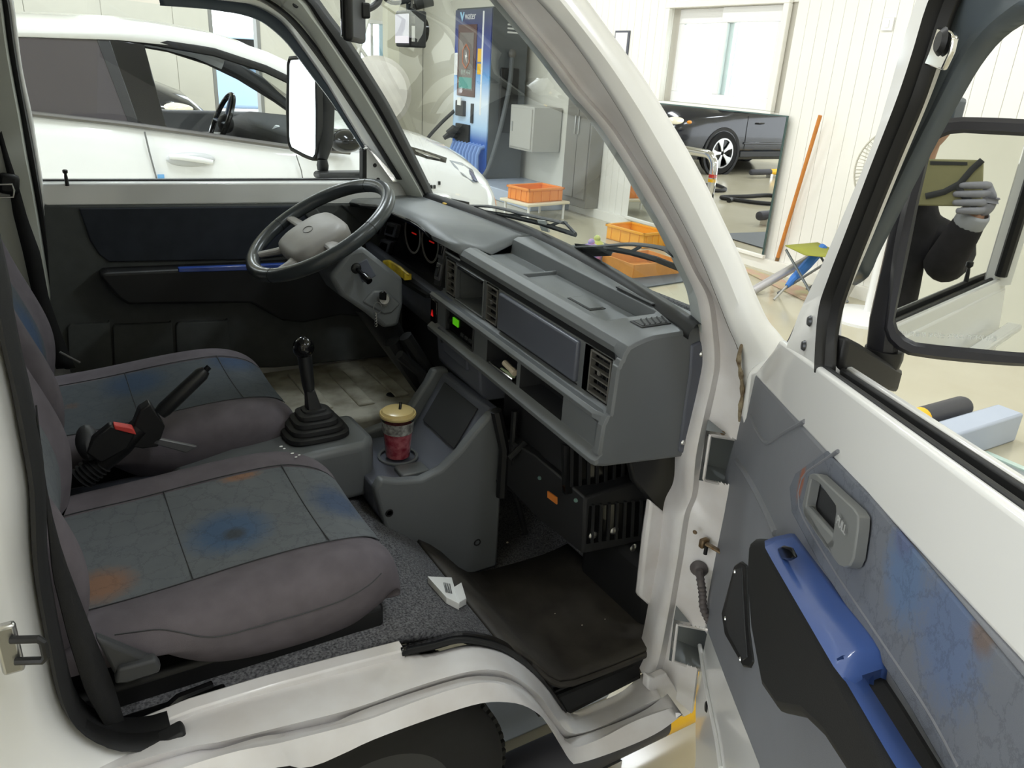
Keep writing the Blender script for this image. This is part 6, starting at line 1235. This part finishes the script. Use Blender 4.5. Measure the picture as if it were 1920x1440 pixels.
wsw = thing('wall_switch', 'small white switch plate high on the panelled wall', 'switch', (5.54,3.0,1.7)); c = at(1665,45,'x',5.54); g = G(); g.box(c, (0.012,0.09,0.09)); obj('switch_plate', g, M['white_plastic'], wsw, bevel=0.003); g = G(); g.box(c+V((-0.008,0,0)), (0.008,0.03,0.05)); obj('switch_rocker', g, M['white_plastic'], wsw)
# chrome guard rail with tape and black charging cables, seen in the mirror
gr_ = thing('guard_rail', 'bent chrome guard rail with red and yellow tape in the mirror', 'rail', (2.89,7.5,0))
g = G(); g.tube(smooth_line([V((2.89,7.13,0.0)), V((2.89,7.13,0.40)), V((2.89,7.16,0.52)), V((2.89,7.25,0.59)), V((2.89,7.4,0.60)), V((2.89,8.1,0.60)), V((2.89,8.28,0.56)), V((2.89,8.33,0.44)), V((2.89,8.33,0.0))], 60), 0.055, 16); obj('rail_tube', g, M['chrome'], gr_)
for z, m in ((0.30,mat('tape_red', (200,50,50), 0.5)),(0.24,yel)):
    g = G(); g.lathe([(0.057,0),(0.057,0.045)], (2.89,7.13,z), (0,0,1), 18); obj('tape_band', g, m, gr_)
for k, (cx, cy, rx, ry) in enumerate(((2.2,6.9,0.5,0.32),(2.2,8.0,0.42,0.25))):
    t = thing('charging_cable', ('thick black charging cable looped on the floor by the chrome rail', 'black charging cable coil behind the chrome rail')[k], 'cable', (cx,cy,0))
    g = G(); g.tube([V((cx+rx*math.cos(a)*(1+0.06*math.sin(3*a)), cy+ry*math.sin(a)+0.12*math.cos(2*a), 0.03+0.012*(i % 7 == 0)*0)) for i, a in enumerate([2*math.pi*j/60 for j in range(60)])], 0.028, 8, closed=True); obj('cable_loop', g, M['rubber'], t)
    g = G(); g.tube([V((cx+rx,cy,0.03)), V((cx+rx+0.1,cy-0.05,0.03))], 0.034, 8); obj('cable_joint', g, M['trim_black'], t)
# blue van in the yard beyond the doorway
bv = thing('blue_van', 'blue van outside the bright doorway', 'van', (4.6, 19, 0))
g = G(); g.prism([V((x, 18.2, z)) for x, z in ((2.4,0.35),(2.4,1.0),(2.9,1.2),(3.4,1.9),(7.0,1.95),(7.1,0.35))], (0,1.7,0)); obj('van_body', g, mat('van_blue', (165,190,220), 0.3, coat=0.5), bv, bevel=0.08, seg=3)
g = G(); g.prism([V((x, 18.19, z)) for x, z in ((3.05,1.2),(3.5,1.8),(5.0,1.82),(5.0,1.2))], (0,0.02,0)); obj('van_window', g, M['gloss_black'], bv)
for x in (3.2, 6.3):
    g = G(); g.lathe([(0.0001,-0.1),(0.32,-0.1),(0.34,-0.05),(0.34,0.1),(0.0001,0.1)], (x,18.25,0.34), (0,-1,0), 28); obj('van_wheel', g, MATS['tyre'], bv)
g = G(); g.bb((2.36,18.3,0.75), (2.42,18.5,0.95)); obj('van_lamp', g, mat('lamp_red', (200,60,60), 0.3), bv)
# ================================================================== mirrors, wipers, gadgets of the truck
from mathutils.bvhtree import BVHTree
def bvh_of(o):
    w = world_loc(o); me = o.data; return BVHTree.FromPolygons([tuple(v.co+w) for v in me.vertices], [tuple(p.vertices) for p in me.polygons])
wsb = bvh_of(ws)
def onglass(px, py, off):
    h = wsb.ray_cast(CAM, ray(px, py).normalized())
    p = h[0] if h[0] else at(px, py, 'x', 1.12)
    return p+ray(px, py).normalized()*off
rv = part('rear_view_mirror', at(665,40,'y',0.75), truck)
c = at(664,22,'y',0.76); d = V((0.47,0.88,0)).normalized(); R = Matrix((d, V((-d.y,d.x,0)), V((0,0,1)))).transposed()
g = G(); g.box(c, (0.20,0.022,0.115), R); obj('mirror_case', g, M['trim_black'], rv, bevel=0.009, seg=3)
g = G(); g.box(c+R @ V((0,0.0125,0)), (0.186,0.002,0.10), R); obj('mirror_face', g, M['mirror'], rv, bevel=0.001)
a = at(682,20,'y',0.80); b = at(735,-5,'y',0.86)
g = G(); g.box(a, (0.02,0.03,0.03)); obj('mirror_clamp', g, M['trim_black'], rv, bevel=0.004)
g = G(); g.tube(smooth_line([a, at(700,12,'y',0.82), at(712,-4,'y',0.84), at(700,-40,'y',0.84)], 14), 0.007, 10); obj('mirror_stay', g, M['trim_black'], rv)
dc = thing('dash_camera', 'small black dash camera with a brightly reflecting screen hanging at the windscreen', 'camera', at(770,95,'y',0.93))
x0, y0_, z0_ = 0.79, 0.90, 1.582
g = G(); g.bb((x0,y0_,z0_), (x0+0.042,y0_+0.085,z0_+0.078)); obj('camera_body', g, M['dash_dark'], dc, bevel=0.004)
g = G(); g.bb((x0-0.003,y0_+0.006,z0_+0.008), (x0+0.002,y0_+0.080,z0_+0.070)); obj('screen', g, mat('screen_reflection', (215,214,220), 0.05, emit=(235,230,240), estr=0.5), dc, smooth=False)  # bright reflection on the screen put into its pale colour and glow
g = G(); g.bb((x0+0.004,y0_-0.001,z0_+0.012), (x0+0.012,y0_+0.001,z0_+0.045)); obj('label_sticker', g, M['paper'], dc, smooth=False)
g = G(); g.bb((x0+0.004,y0_-0.001,z0_+0.050), (x0+0.012,y0_+0.001,z0_+0.066)); obj('label_sticker', g, M['vent_grey'], dc, smooth=False)
g = G(); g.lathe([(0.030,0),(0.028,0.012),(0.02,0.016),(0.0001,0.016)], (x0+0.042,y0_+0.04,z0_+0.038), (1,0,0), 20); obj('lens', g, M['gloss_black'], dc)
t = V((x0+0.02,y0_+0.04,z0_+0.078)); g = G(); g.tube([t, t+V((0,0,0.015))], 0.012, 10); obj('mount_foot', g, M['trim_black'], dc)
e = onglass(800,-6,-0.004); g = G(); g.tube(smooth_line([t+V((0,0,0.012)), t+V((0.0,0.0,0.022)), at(735,5,'y',0.93), at(705,-20,'y',0.9), V((0.66,0.9,1.735))], 18), 0.005, 8); obj('mount_arm', g, M['trim_black'], dc)
g = G(); g.tube([t+V((0.01,0,0.014)), t+V((0.05,-0.01,0.024))], [0.012,0.010], 12); obj('mount_screw', g, M['dash_dark'], dc)
# driver side mirror
dm = part('side_mirror', at(610,330,'y',1.62), truck)
mY = 1.72; gp = [(544,112),(588,108),(592,120),(593,285),(588,296),(575,292),(545,276),(541,262),(541,120)]
P0 = at(566,200,'y',mY); mn = V((-0.86,-0.46,0.02)).normalized()
gq = [atp(x, y, P0, mn) for x, y in gp]; cm_ = sum(gq, V())/len(gq)
g = G(); g.add(gq, [tuple(range(len(gq)))]); obj('mirror_glass', g, M['mirror'], dm, smooth=False)
def gw(k, w): return [cm_+(p-cm_)*(1+k/(p-cm_).length)+mn*w for p in resample(gq+gq[:1], 41)[:-1]]
g = G(); g.loft([gw(-0.002,0.001), gw(0.003,0.006), gw(0.010,0.002), gw(0.012,-0.02), gw(-0.02,-0.05)], closed=True); g.add(gw(-0.02,-0.05), [tuple(range(40))]); obj('mirror_housing', g, M['trim_black'], dm)
g = G(); g.tube([at(611,140,'y',1.70), at(611,200,'y',1.70), at(609,270,'y',1.68), at(604,300,'y',1.66)], [(0.028,0.024),(0.03,0.026),(0.028,0.024),(0.016,0.016)], 10); obj('mirror_stem', g, M['trim_black'], dm)
g = G(); g.lathe([(0.018,-0.015),(0.02,0.0),(0.016,0.018)], at(605,310,'y',1.66), (0,0,1), 12); obj('mirror_knob', g, M['trim_black'], dm)
g = G(); g.prism(line([(600,324),(690,323),(690,338),(600,338),(596,331)], 'y', 1.60), (0,0.06,0)); obj('mirror_arm', g, M['trim_black'], dm, bevel=0.008)
# wipers
def wiper(arm, blade, clip, tagpx=None):
    w = part('wiper', onglass(*arm[0], 0.03), truck)
    g = G(); g.tube(smooth_line([onglass(x, y, 0.035) for x, y in arm], 20), [(0.004,0.010)]*20, 8); obj('wiper_arm', g, M['dash_dark'], w)
    g = G(); g.tube([onglass(x, y, 0.014) for x, y in blade], [(0.006,0.005)]*len(blade), 8); obj('wiper_blade', g, M['trim_black'], w)
    for (x, y), (x2, y2) in clip:
        g = G(); g.tube([onglass(x, y, 0.03), onglass(x2, y2, 0.018)], 0.004, 6); obj('wiper_bridge', g, M['trim_black'], w)
    if tagpx:
        q = [onglass(x, y, 0.004) for x, y in tagpx]; g = G(); g.prism(q, (0.004,0,0.002)); obj('paper_tag', g, M['paper'], w, smooth=False)
wiper([(880,386),(925,388),(985,402),(1040,414),(1058,418)], [(905,397),(950,404),(1010,418),(1079,440)], [((985,402),(950,404)),((1058,416),(1079,438)),((1050,416),(1030,424))], [(1007,413),(1022,414),(1029,436),(1015,432)])
wiper([(1082,464),(1130,462),(1180,458),(1225,462),(1256,470),(1268,480)], [(1135,465),(1180,473),(1230,486),(1296,512)], [((1200,463),(1180,474)),((1262,474),(1290,506))])
g = G(); g.prism([onglass(x, y, 0.04) for x, y in ((1075,455),(1140,462),(1135,474),(1095,476),(1080,466))], (0.02,0,-0.01)); obj('wiper_pivot_cover', g, M['trim_black'], truck, bevel=0.004)
g = G(); c = at(840,382,'y',1.25); g.box(c, (0.03,0.02,0.006)); obj('tape_scrap', g, mat('tape_yellow', (206,170,80), 0.7), truck, bevel=0.002)
# ================================================================== loose things in the cab
cup = thing('drink_cup', 'red iced drink in a clear plastic cup with cream lid and black straw', 'cup', (0.664,0.672,0.656))
CB = V((0.664,0.672,0.656))
g = G(); g.lathe([(0.0001,0.002),(0.029,0.002),(0.0315,0.03),(0.0345,0.06),(0.037,0.082)], CB, (0,0,1), 32); obj('drink', g, mat('drink_red', (150,44,62), 0.25, col2=(196,104,112), nscale=60), cup)
g = G(); g.lathe([(0.030,0.0),(0.0325,0.03),(0.0355,0.06),(0.0385,0.09),(0.0405,0.112),(0.0415,0.114)], CB, (0,0,1), 32, cap=False); obj('cup_wall', g, M['clear_glass'], cup)
g = G(); g.lathe([(0.0365,0.068),(0.0395,0.098)], CB, (0,0,1), 32, cap=False); obj('label_band', g, mat('label_grey', (170,170,166), 0.6, col2=(96,92,92), nscale=90), cup)
g = G(); g.lathe([(0.043,0.108),(0.0445,0.113),(0.043,0.117),(0.040,0.116),(0.037,0.122),(0.028,0.125),(0.0001,0.126)], CB, (0,0,1), 32); obj('lid', g, mat('lid_cream', (206,184,128), 0.25), cup)
g = G(); g.tube([CB+V((0.002,-0.006,0.12)), CB+V((0.008,0.002,0.14))], 0.0035, 8); obj('straw', g, M['gloss_black'], cup)
ct_ = thing('paper_box', 'small white crushed paper box lying on the footwell edge', 'box', at(838,1132,'z',0.51))
_fb = bvh_of(FLO)
def onfloor(px, py, up):
    h = _fb.ray_cast(CAM, ray(px, py).normalized())[0]; return (h if h else at(px, py, 'z', 0.52))+V((0,0,up))
g = G(); g.prism([onfloor(x, y, 0.042) for x, y in ((801,1112),(846,1112),(860,1164),(836,1152))], (0,0,-0.016)); b1 = obj('box_body', g, M['paper'], ct_, bevel=0.001)
g = G(); g.prism([onfloor(x, y, 0.046) for x, y in ((850,1134),(864,1124),(873,1156),(860,1164))], (0,0,-0.016)); obj('box_flap', g, M['paper'], ct_, bevel=0.001)
for k in range(6):
    a = onfloor(831+k*2.2,1124+k*0.4,0.0428); b = onfloor(835+k*2.2,1143+k*0.4,0.0428); g = G(); g.tube([a, b], 0.0006+0.0004*(k % 2), 4); obj('barcode_bar', g, M['trim_black'], b1)
kn_ = thing('ignition_key', 'ignition key with ring and tag hanging from the column lock', 'key', at(720,600,'y',0.91))
c = at(716,556,'y',0.912); g = G(); g.tube([c+V((0,0.012,-0.004)), c], 0.003, 6); obj('key_blade', g, M['steel'], kn_)
g = G(); g.prism([c+V((dx,0,dz)) for dx, dz in ((-0.008,-0.006),(0.010,-0.010),(0.012,0.008),(0.004,0.016),(-0.008,0.012))], (0,-0.006,0)); obj('key_head', g, M['gloss_black'], kn_, bevel=0.002)
c2_ = at(708,577,'y',0.905); g = G(); g.tube([c2_+V((0.011*math.cos(t),0.002*math.sin(t),0.014*math.sin(t))) for t in [2*math.pi*i/24 for i in range(24)]], 0.0011, 6, closed=True); obj('key_ring', g, M['steel'], kn_)
for k in range(5):
    cc_ = at(704+0.3*k,590+k*5,'y',0.904); g = G(); g.tube([cc_+V((0.003*math.cos(t),0.001,0.004*math.sin(t))) for t in [2*math.pi*i/12 for i in range(12)]], 0.0009, 5, closed=True); obj('chain_link', g, M['steel'], kn_)
sn = thing('snack_packet', 'yellow snack packet lying below the instrument cluster', 'packet', at(740,505,'x',0.87))
cs2 = [at(x, y, 'x', 0.865) for x, y in ((716,490),(728,489),(748,503),(766,520),(757,524),(735,512),(722,502))]
g = G(); cs2 = [at(x, y, 'x', 0.832) for x, y in ((716,489),(728,488),(748,500),(766,516),(757,524),(735,513),(722,502))]; g.prism(cs2, (0.007,0,0.002)); obj('packet_body', g, mat('packet_yellow', (232,206,56), 0.3, col2=(190,160,60), nscale=45), sn, bevel=0.003)
g = G(); g.box(at(764,519,'x',0.834), (0.02,0.008,0.016)); obj('packet_crimp', g, MATS['packet_yellow'], sn)
for nm, lb, ct2, pts, r, m in (('marker', 'cream capped marker lying in the open dash shelf', 'marker', ((946,680),(966,700)), 0.007, mat('marker_cream', (214,200,176), 0.5)), ('tyre_gauge', 'thin silver rod lying in the open dash shelf', 'rod', ((918,680),(962,712)), 0.0035, M['chrome']), ('lighter', 'slim green stick between the pens in the dash shelf', 'stick', ((940,692),(964,706)), 0.004, mat('stick_green', (170,186,150), 0.4))):
    p = [at(x, y, 'x', 0.842 if nm == 'tyre_gauge' else 0.848) for x, y in pts]; t = thing(nm, lb, ct2, p[1])
    g = G(); g.tube([p[0], p[0].lerp(p[1], 0.7)], r, 10); obj('body', g, m, t); g = G(); g.tube([p[0].lerp(p[1], 0.7), p[1]], r*1.12, 10); obj('cap', g, m, t)
fmt = thing('floor_mat', 'worn dark rubber mat in the passenger footwell', 'mat', (0.85,0.32,0.34))
mp_ = [p for p in FLS if 0.63 < p.x < 1.12]; rowsm = []
for y in (0.10, 0.13, 0.2, 0.3, 0.42, 0.515):
    rowsm.append([V((p.x, y, p.z+0.024+(0.004 if y == 0.10 else 0))) for p in mp_])
g = G(); g.loft(rowsm); obj('mat_sheet', g, M['mat_rubber'], fmt, solid=0.008)
g = G(); g.tube([V((p.x, 0.098, p.z+0.022)) for p in mp_ if p.x > 0.7], 0.007, 8); obj('mat_rim', g, M['mat_rubber'], fmt)
g = G(); c = at(1195,1185,'z',0.35); g.lathe([(0.0001,0.003),(0.035,0.003),(0.04,0.0)], V((c.x,max(c.y,0.14),0.354)), (0,0,1), 20); obj('heel_pad', g, M['mat_rubber'], fmt)
cr = mat('crumb', (214,206,188), 0.8)
for k, (x, y, r) in enumerate(((951,1020,0.004),(1043,1247,0.004),(1205,1202,0.006),(1091,1176,0.003),(1134,1165,0.003),(1040,1155,0.004),(866,1107,0.007),(997,1197,0.003),(1085,1226,0.003),(930,1122,0.002))):
    p = at(x, y, 'z', 0.352); 
    if p.y > 0.11 and p.x > 0.84: g = G(); g.ball(V((p.x,p.y,0.357)), (r,r*0.7,r*0.6), 7, 5); tag(obj('crumb', g, cr), 'tiny pale crumb on the dark footwell mat', 'crumb', 'crumbs on the footwell mat')
g = G(); g.prism([V(p) for p in ((0.80,0.08,0.30),(1.0,0.085,0.31),(1.0,0.11,0.338),(0.78,0.11,0.338))], (0,0,-0.01)); obj('sill_underlay', g, M['trim_black'], truck)
g = G(); g.bb((0.74,0.10,0.295), (1.05,0.13,0.335)); obj('sill_underlay', g, M['trim_black'], truck)
# ================================================================== the photographer, seen in the door mirror
def refl(p): return p-MN*(2*(p-MC).dot(MN))
def vreal(px, py, back=0.0):                          # real point whose mirror image is at this pixel; plane of the lens + back
    Pv = refl(CAM+MN*(0.014+back)); q = atp(px, py, Pv, MN); return refl(q)
pe = thing('person', 'photographer in dark clothes and grey gloves holding up a tablet', 'person', (vreal(1665,450,0.25).x, vreal(1665,450,0.25).y, 0))
tabm = mat('tablet_olive', (146,142,104), 0.6, noise=0.1, nscale=20)
tb2 = thing('tablet', 'tablet in an olive case held up by the photographer', 'tablet', vreal(1750,388))
q = [vreal(x, y) for x, y in ((1648,296),(1845,300),(1842,388),(1642,384))]; g = G(); g.prism(q, MN*0.012); obj('case', g, tabm, tb2, bevel=0.004)
q = [vreal(x, y, -0.002) for x, y in ((1744,302),(1814,304),(1814,310),(1744,309))]; g = G(); g.prism(q, MN*0.004); obj('case_slot', g, M['dash_dark'], tb2)
g = G(); g.tube([vreal(x, y, -0.003) for x, y in ((1735,368),(1770,360),(1800,344),(1822,318),(1842,300))], [(0.008,0.002)]*5, 8); obj('strap', g, M['dash_dark'], tb2)
g = G(); g.tube([vreal(x, y, -0.003) for x, y in ((1795,348),(1806,366),(1830,388))], [(0.008,0.002)]*3, 8); obj('strap', g, M['dash_dark'], tb2)
shirt = mat('shirt_dark', (44,42,46), 0.9, noise=0.3, nscale=30); skinm = mat('skin', (206,160,134), 0.55); glove = mat('glove_grey', (150,150,158), 0.85, bump=0.3, bscale=300); jeans = mat('trousers', (40,44,54), 0.9); hairm = mat('hair', (22,20,20), 0.6)
def skinobj(name, verts, edges, rad, m, parent, root=0, sub=2):
    lo_ = V([min(v[i] for v in verts) for i in range(3)]); me = bpy.data.meshes.new(name); me.from_pydata([V(v)-lo_ for v in verts], edges, []); me.update(); o = bpy.data.objects.new(name, me); COL.objects.link(o)
    sk = o.modifiers.new('skin', 'SKIN'); sk.use_smooth_shade = True; 
    for i, r in enumerate(rad):
        o.data.skin_vertices[0].data[i].radius = r if isinstance(r, tuple) else (r, r); o.data.skin_vertices[0].data[i].use_root = (i == root)
    ss = o.modifiers.new('smooth', 'SUBSURF'); ss.levels = sub; ss.render_levels = sub; me.materials.append(m); place(o, lo_, parent); return o
B0 = vreal(1668,450,0.26); bx_, by_ = B0.x, B0.y
fwd = V((-MN.x,-MN.y,0)).normalized(); rgt = V((fwd.y,-fwd.x,0))     # the way the person faces, and their right hand
def bp_(r, f, z): return V((bx_, by_, 0))+rgt*r+fwd*f+V((0,0,z))
hR = vreal(1846,372,0.02); hL = vreal(1640,372,0.02)
shR, shL = bp_(0.19,0.0,1.36), bp_(-0.19,0.0,1.36)
elR = vreal(1762,505,0.10); elL = elR+(hL-hR)*0.9-rgt*0.05
head = vreal(1742,212,0.13); pass
bodyv = [bp_(0,-0.02,0.92), bp_(0,-0.01,1.1), bp_(0,0,1.28), bp_(0,0,1.42), head+V((0,0,-0.13))-fwd*0.03, shR, elR, hR.lerp(elR, 0.12), shL, elL, hL.lerp(elL, 0.12), bp_(0.09,-0.02,0.88), bp_(0.10,0.0,0.48), bp_(0.10,-0.04,0.09), bp_(-0.09,-0.02,0.88), bp_(-0.10,0.0,0.48), bp_(-0.10,-0.04,0.09), head]
bodye = [(0,1),(1,2),(2,3),(3,4),(3,5),(5,6),(6,7),(3,8),(8,9),(9,10),(0,11),(11,12),(12,13),(0,14),(14,15),(15,16),(4,17)]
skinobj('body', bodyv, bodye, [0.085,0.085,0.085,0.06,0.045,0.045,0.038,0.028,0.045,0.038,0.028,0.07,0.05,0.035,0.075,0.052,0.035,0.06], skinm, pe)
skinobj('shirt', [bodyv[i] for i in (0,1,2,3,5,6)]+[hR.lerp(elR, 0.16)]+[bodyv[8], bodyv[9], hL.lerp(elL, 0.16), bodyv[4]+V((0,0,-0.03))], [(0,1),(1,2),(2,3),(3,4),(4,5),(5,6),(3,7),(7,8),(8,9),(3,10)], [0.135,0.132,0.135,0.095,0.072,0.056,0.042,0.072,0.056,0.042,0.066], shirt, pe)
skinobj('trousers', [bodyv[0]]+[bodyv[i] for i in (11,12,13,14,15,16)], [(0,1),(1,2),(2,3),(0,4),(4,5),(5,6)], [(0.15,0.115),0.092,0.068,0.055,0.092,0.068,0.055], jeans, pe)
for s in (1,-1):
    f = bp_(0.10*s,0.05,0); g = G(); g.loft([[f+rgt*(0.045*w*math.cos(t))+fwd*(l)+V((0,0,h*max(0,math.sin(t)))) for t in [math.pi*k/8 for k in range(9)]] for l, w, h in ((-0.13,0.7,0.07),(-0.08,0.95,0.10),(0.0,1.0,0.085),(0.08,1.05,0.06),(0.13,0.8,0.04),(0.15,0.4,0.02))], cap=True); obj('shoe', g, M['trim_black'], pe)
# head with face
def hpt(t, a, k=1.0):
    z = -math.cos(t); r = math.sin(t); jaw = 1.0 if z > -0.2 else 1.0+0.35*(z+0.2)
    x = 0.076*r*jaw*math.sin(a); y = 0.095*r*(jaw if math.cos(a) < 0 else 1.0+0.15*(z+0.2 if z < -0.2 else 0))*math.cos(a)
    nose = 0.022*math.exp(-((a if a < math.pi else a-2*math.pi)/0.16)**2-((z+0.18)/0.16)**2); brow = 0.006*math.exp(-((z-0.15)/0.1)**2)*max(0, math.cos(a))
    return head+rgt*x*k+fwd*(y*k+nose+brow)+V((0,0,0.12*z*k))
g = G(); g.loft([[hpt(max(0.02, math.pi*i/20), 2*math.pi*j/36) for j in range(36)] for i in range(21)], closed=True, cap=True); hd_ = obj('head', g, skinm, pe, ang=3)
for s in (1,-1):
    g = G(); g.ball(head+rgt*0.031*s+fwd*0.082+V((0,0,0.004)), (0.012,0.012,0.008)); obj('eye', g, M['paper'], hd_); g = G(); g.ball(head+rgt*0.031*s+fwd*0.092+V((0,0,0.004)), (0.005,0.005,0.005)); obj('iris', g, M['trim_black'], hd_)
    g = G(); g.ball(head+rgt*0.078*s-fwd*0.005+V((0,0,-0.01)), (0.014,0.016,0.03)); obj('ear', g, skinm, hd_)
g = G(); g.ball(head+fwd*0.088+V((0,0,-0.062)), (0.024,0.012,0.007)); obj('mouth', g, mat('lips', (170,108,98), 0.5), hd_)
g = G(); g.loft([[hpt(math.pi*(0.48+0.52*i/8) if not (abs(((2*math.pi*j/36)+math.pi) % (2*math.pi)-math.pi) < 1.0) else math.pi*(0.68+0.32*i/8), 2*math.pi*j/36, 1.09) for j in range(36)] for i in range(9)], closed=True, cap=False); obj('hair', g, hairm, pe, ang=3)
# gloved hands: palm and five fingers closing on the tablet edge
def hand(c, inward, up, grip, name):
    o = part(name, c, pe)
    vs = [c-up*0.045+grip*0.02, c-up*0.02+grip*0.012, c+up*0.015+grip*0.006]; es = [(0,1),(1,2)]; rd = [(0.026,0.02),(0.034,0.02),(0.036,0.018)]
    for k, (off, L_) in enumerate(((0.034,0.070),(0.012,0.080),(-0.010,0.075),(-0.031,0.060))):
        b = c+up*off-grip*0.002; i0 = len(vs); vs += [b+grip*0.004, b-grip*0.018+inward*0.012, b-grip*0.024+inward*(0.012+L_*0.4), b-grip*0.021+inward*(0.01+L_*0.85)]; es += [(2 if k < 2 else 1, i0), (i0, i0+1), (i0+1, i0+2), (i0+2, i0+3)]; rd += [0.012, 0.0105, 0.0095, 0.008]
    i0 = len(vs); vs += [c+up*0.01+grip*0.022+inward*0.012, c+up*0.03+grip*0.026+inward*0.034, c+up*0.045+grip*0.024+inward*0.055]; es += [(1, i0), (i0, i0+1), (i0+1, i0+2)]; rd += [0.014, 0.012, 0.010]
    return skinobj('glove', vs, es, rd, glove, o, root=1, sub=2)
inw = (hL-hR).normalized(); hand(hR, inw, V((0,0,1)), MN, 'hand'); hand(hL, -inw, V((0,0,1)), MN, 'hand')
for h, e in ((hR, elR), (hL, elL)):
    d = (e-h).normalized(); g = G(); g.lathe([(0.036,0.04),(0.040,0.05),(0.040,0.075),(0.037,0.085)], h, d, 18, cap=False); obj('glove_cuff', g, mat('cuff', (170,172,178), 0.8) if 'cuff' not in M else M['cuff'], pe, solid=0.003)
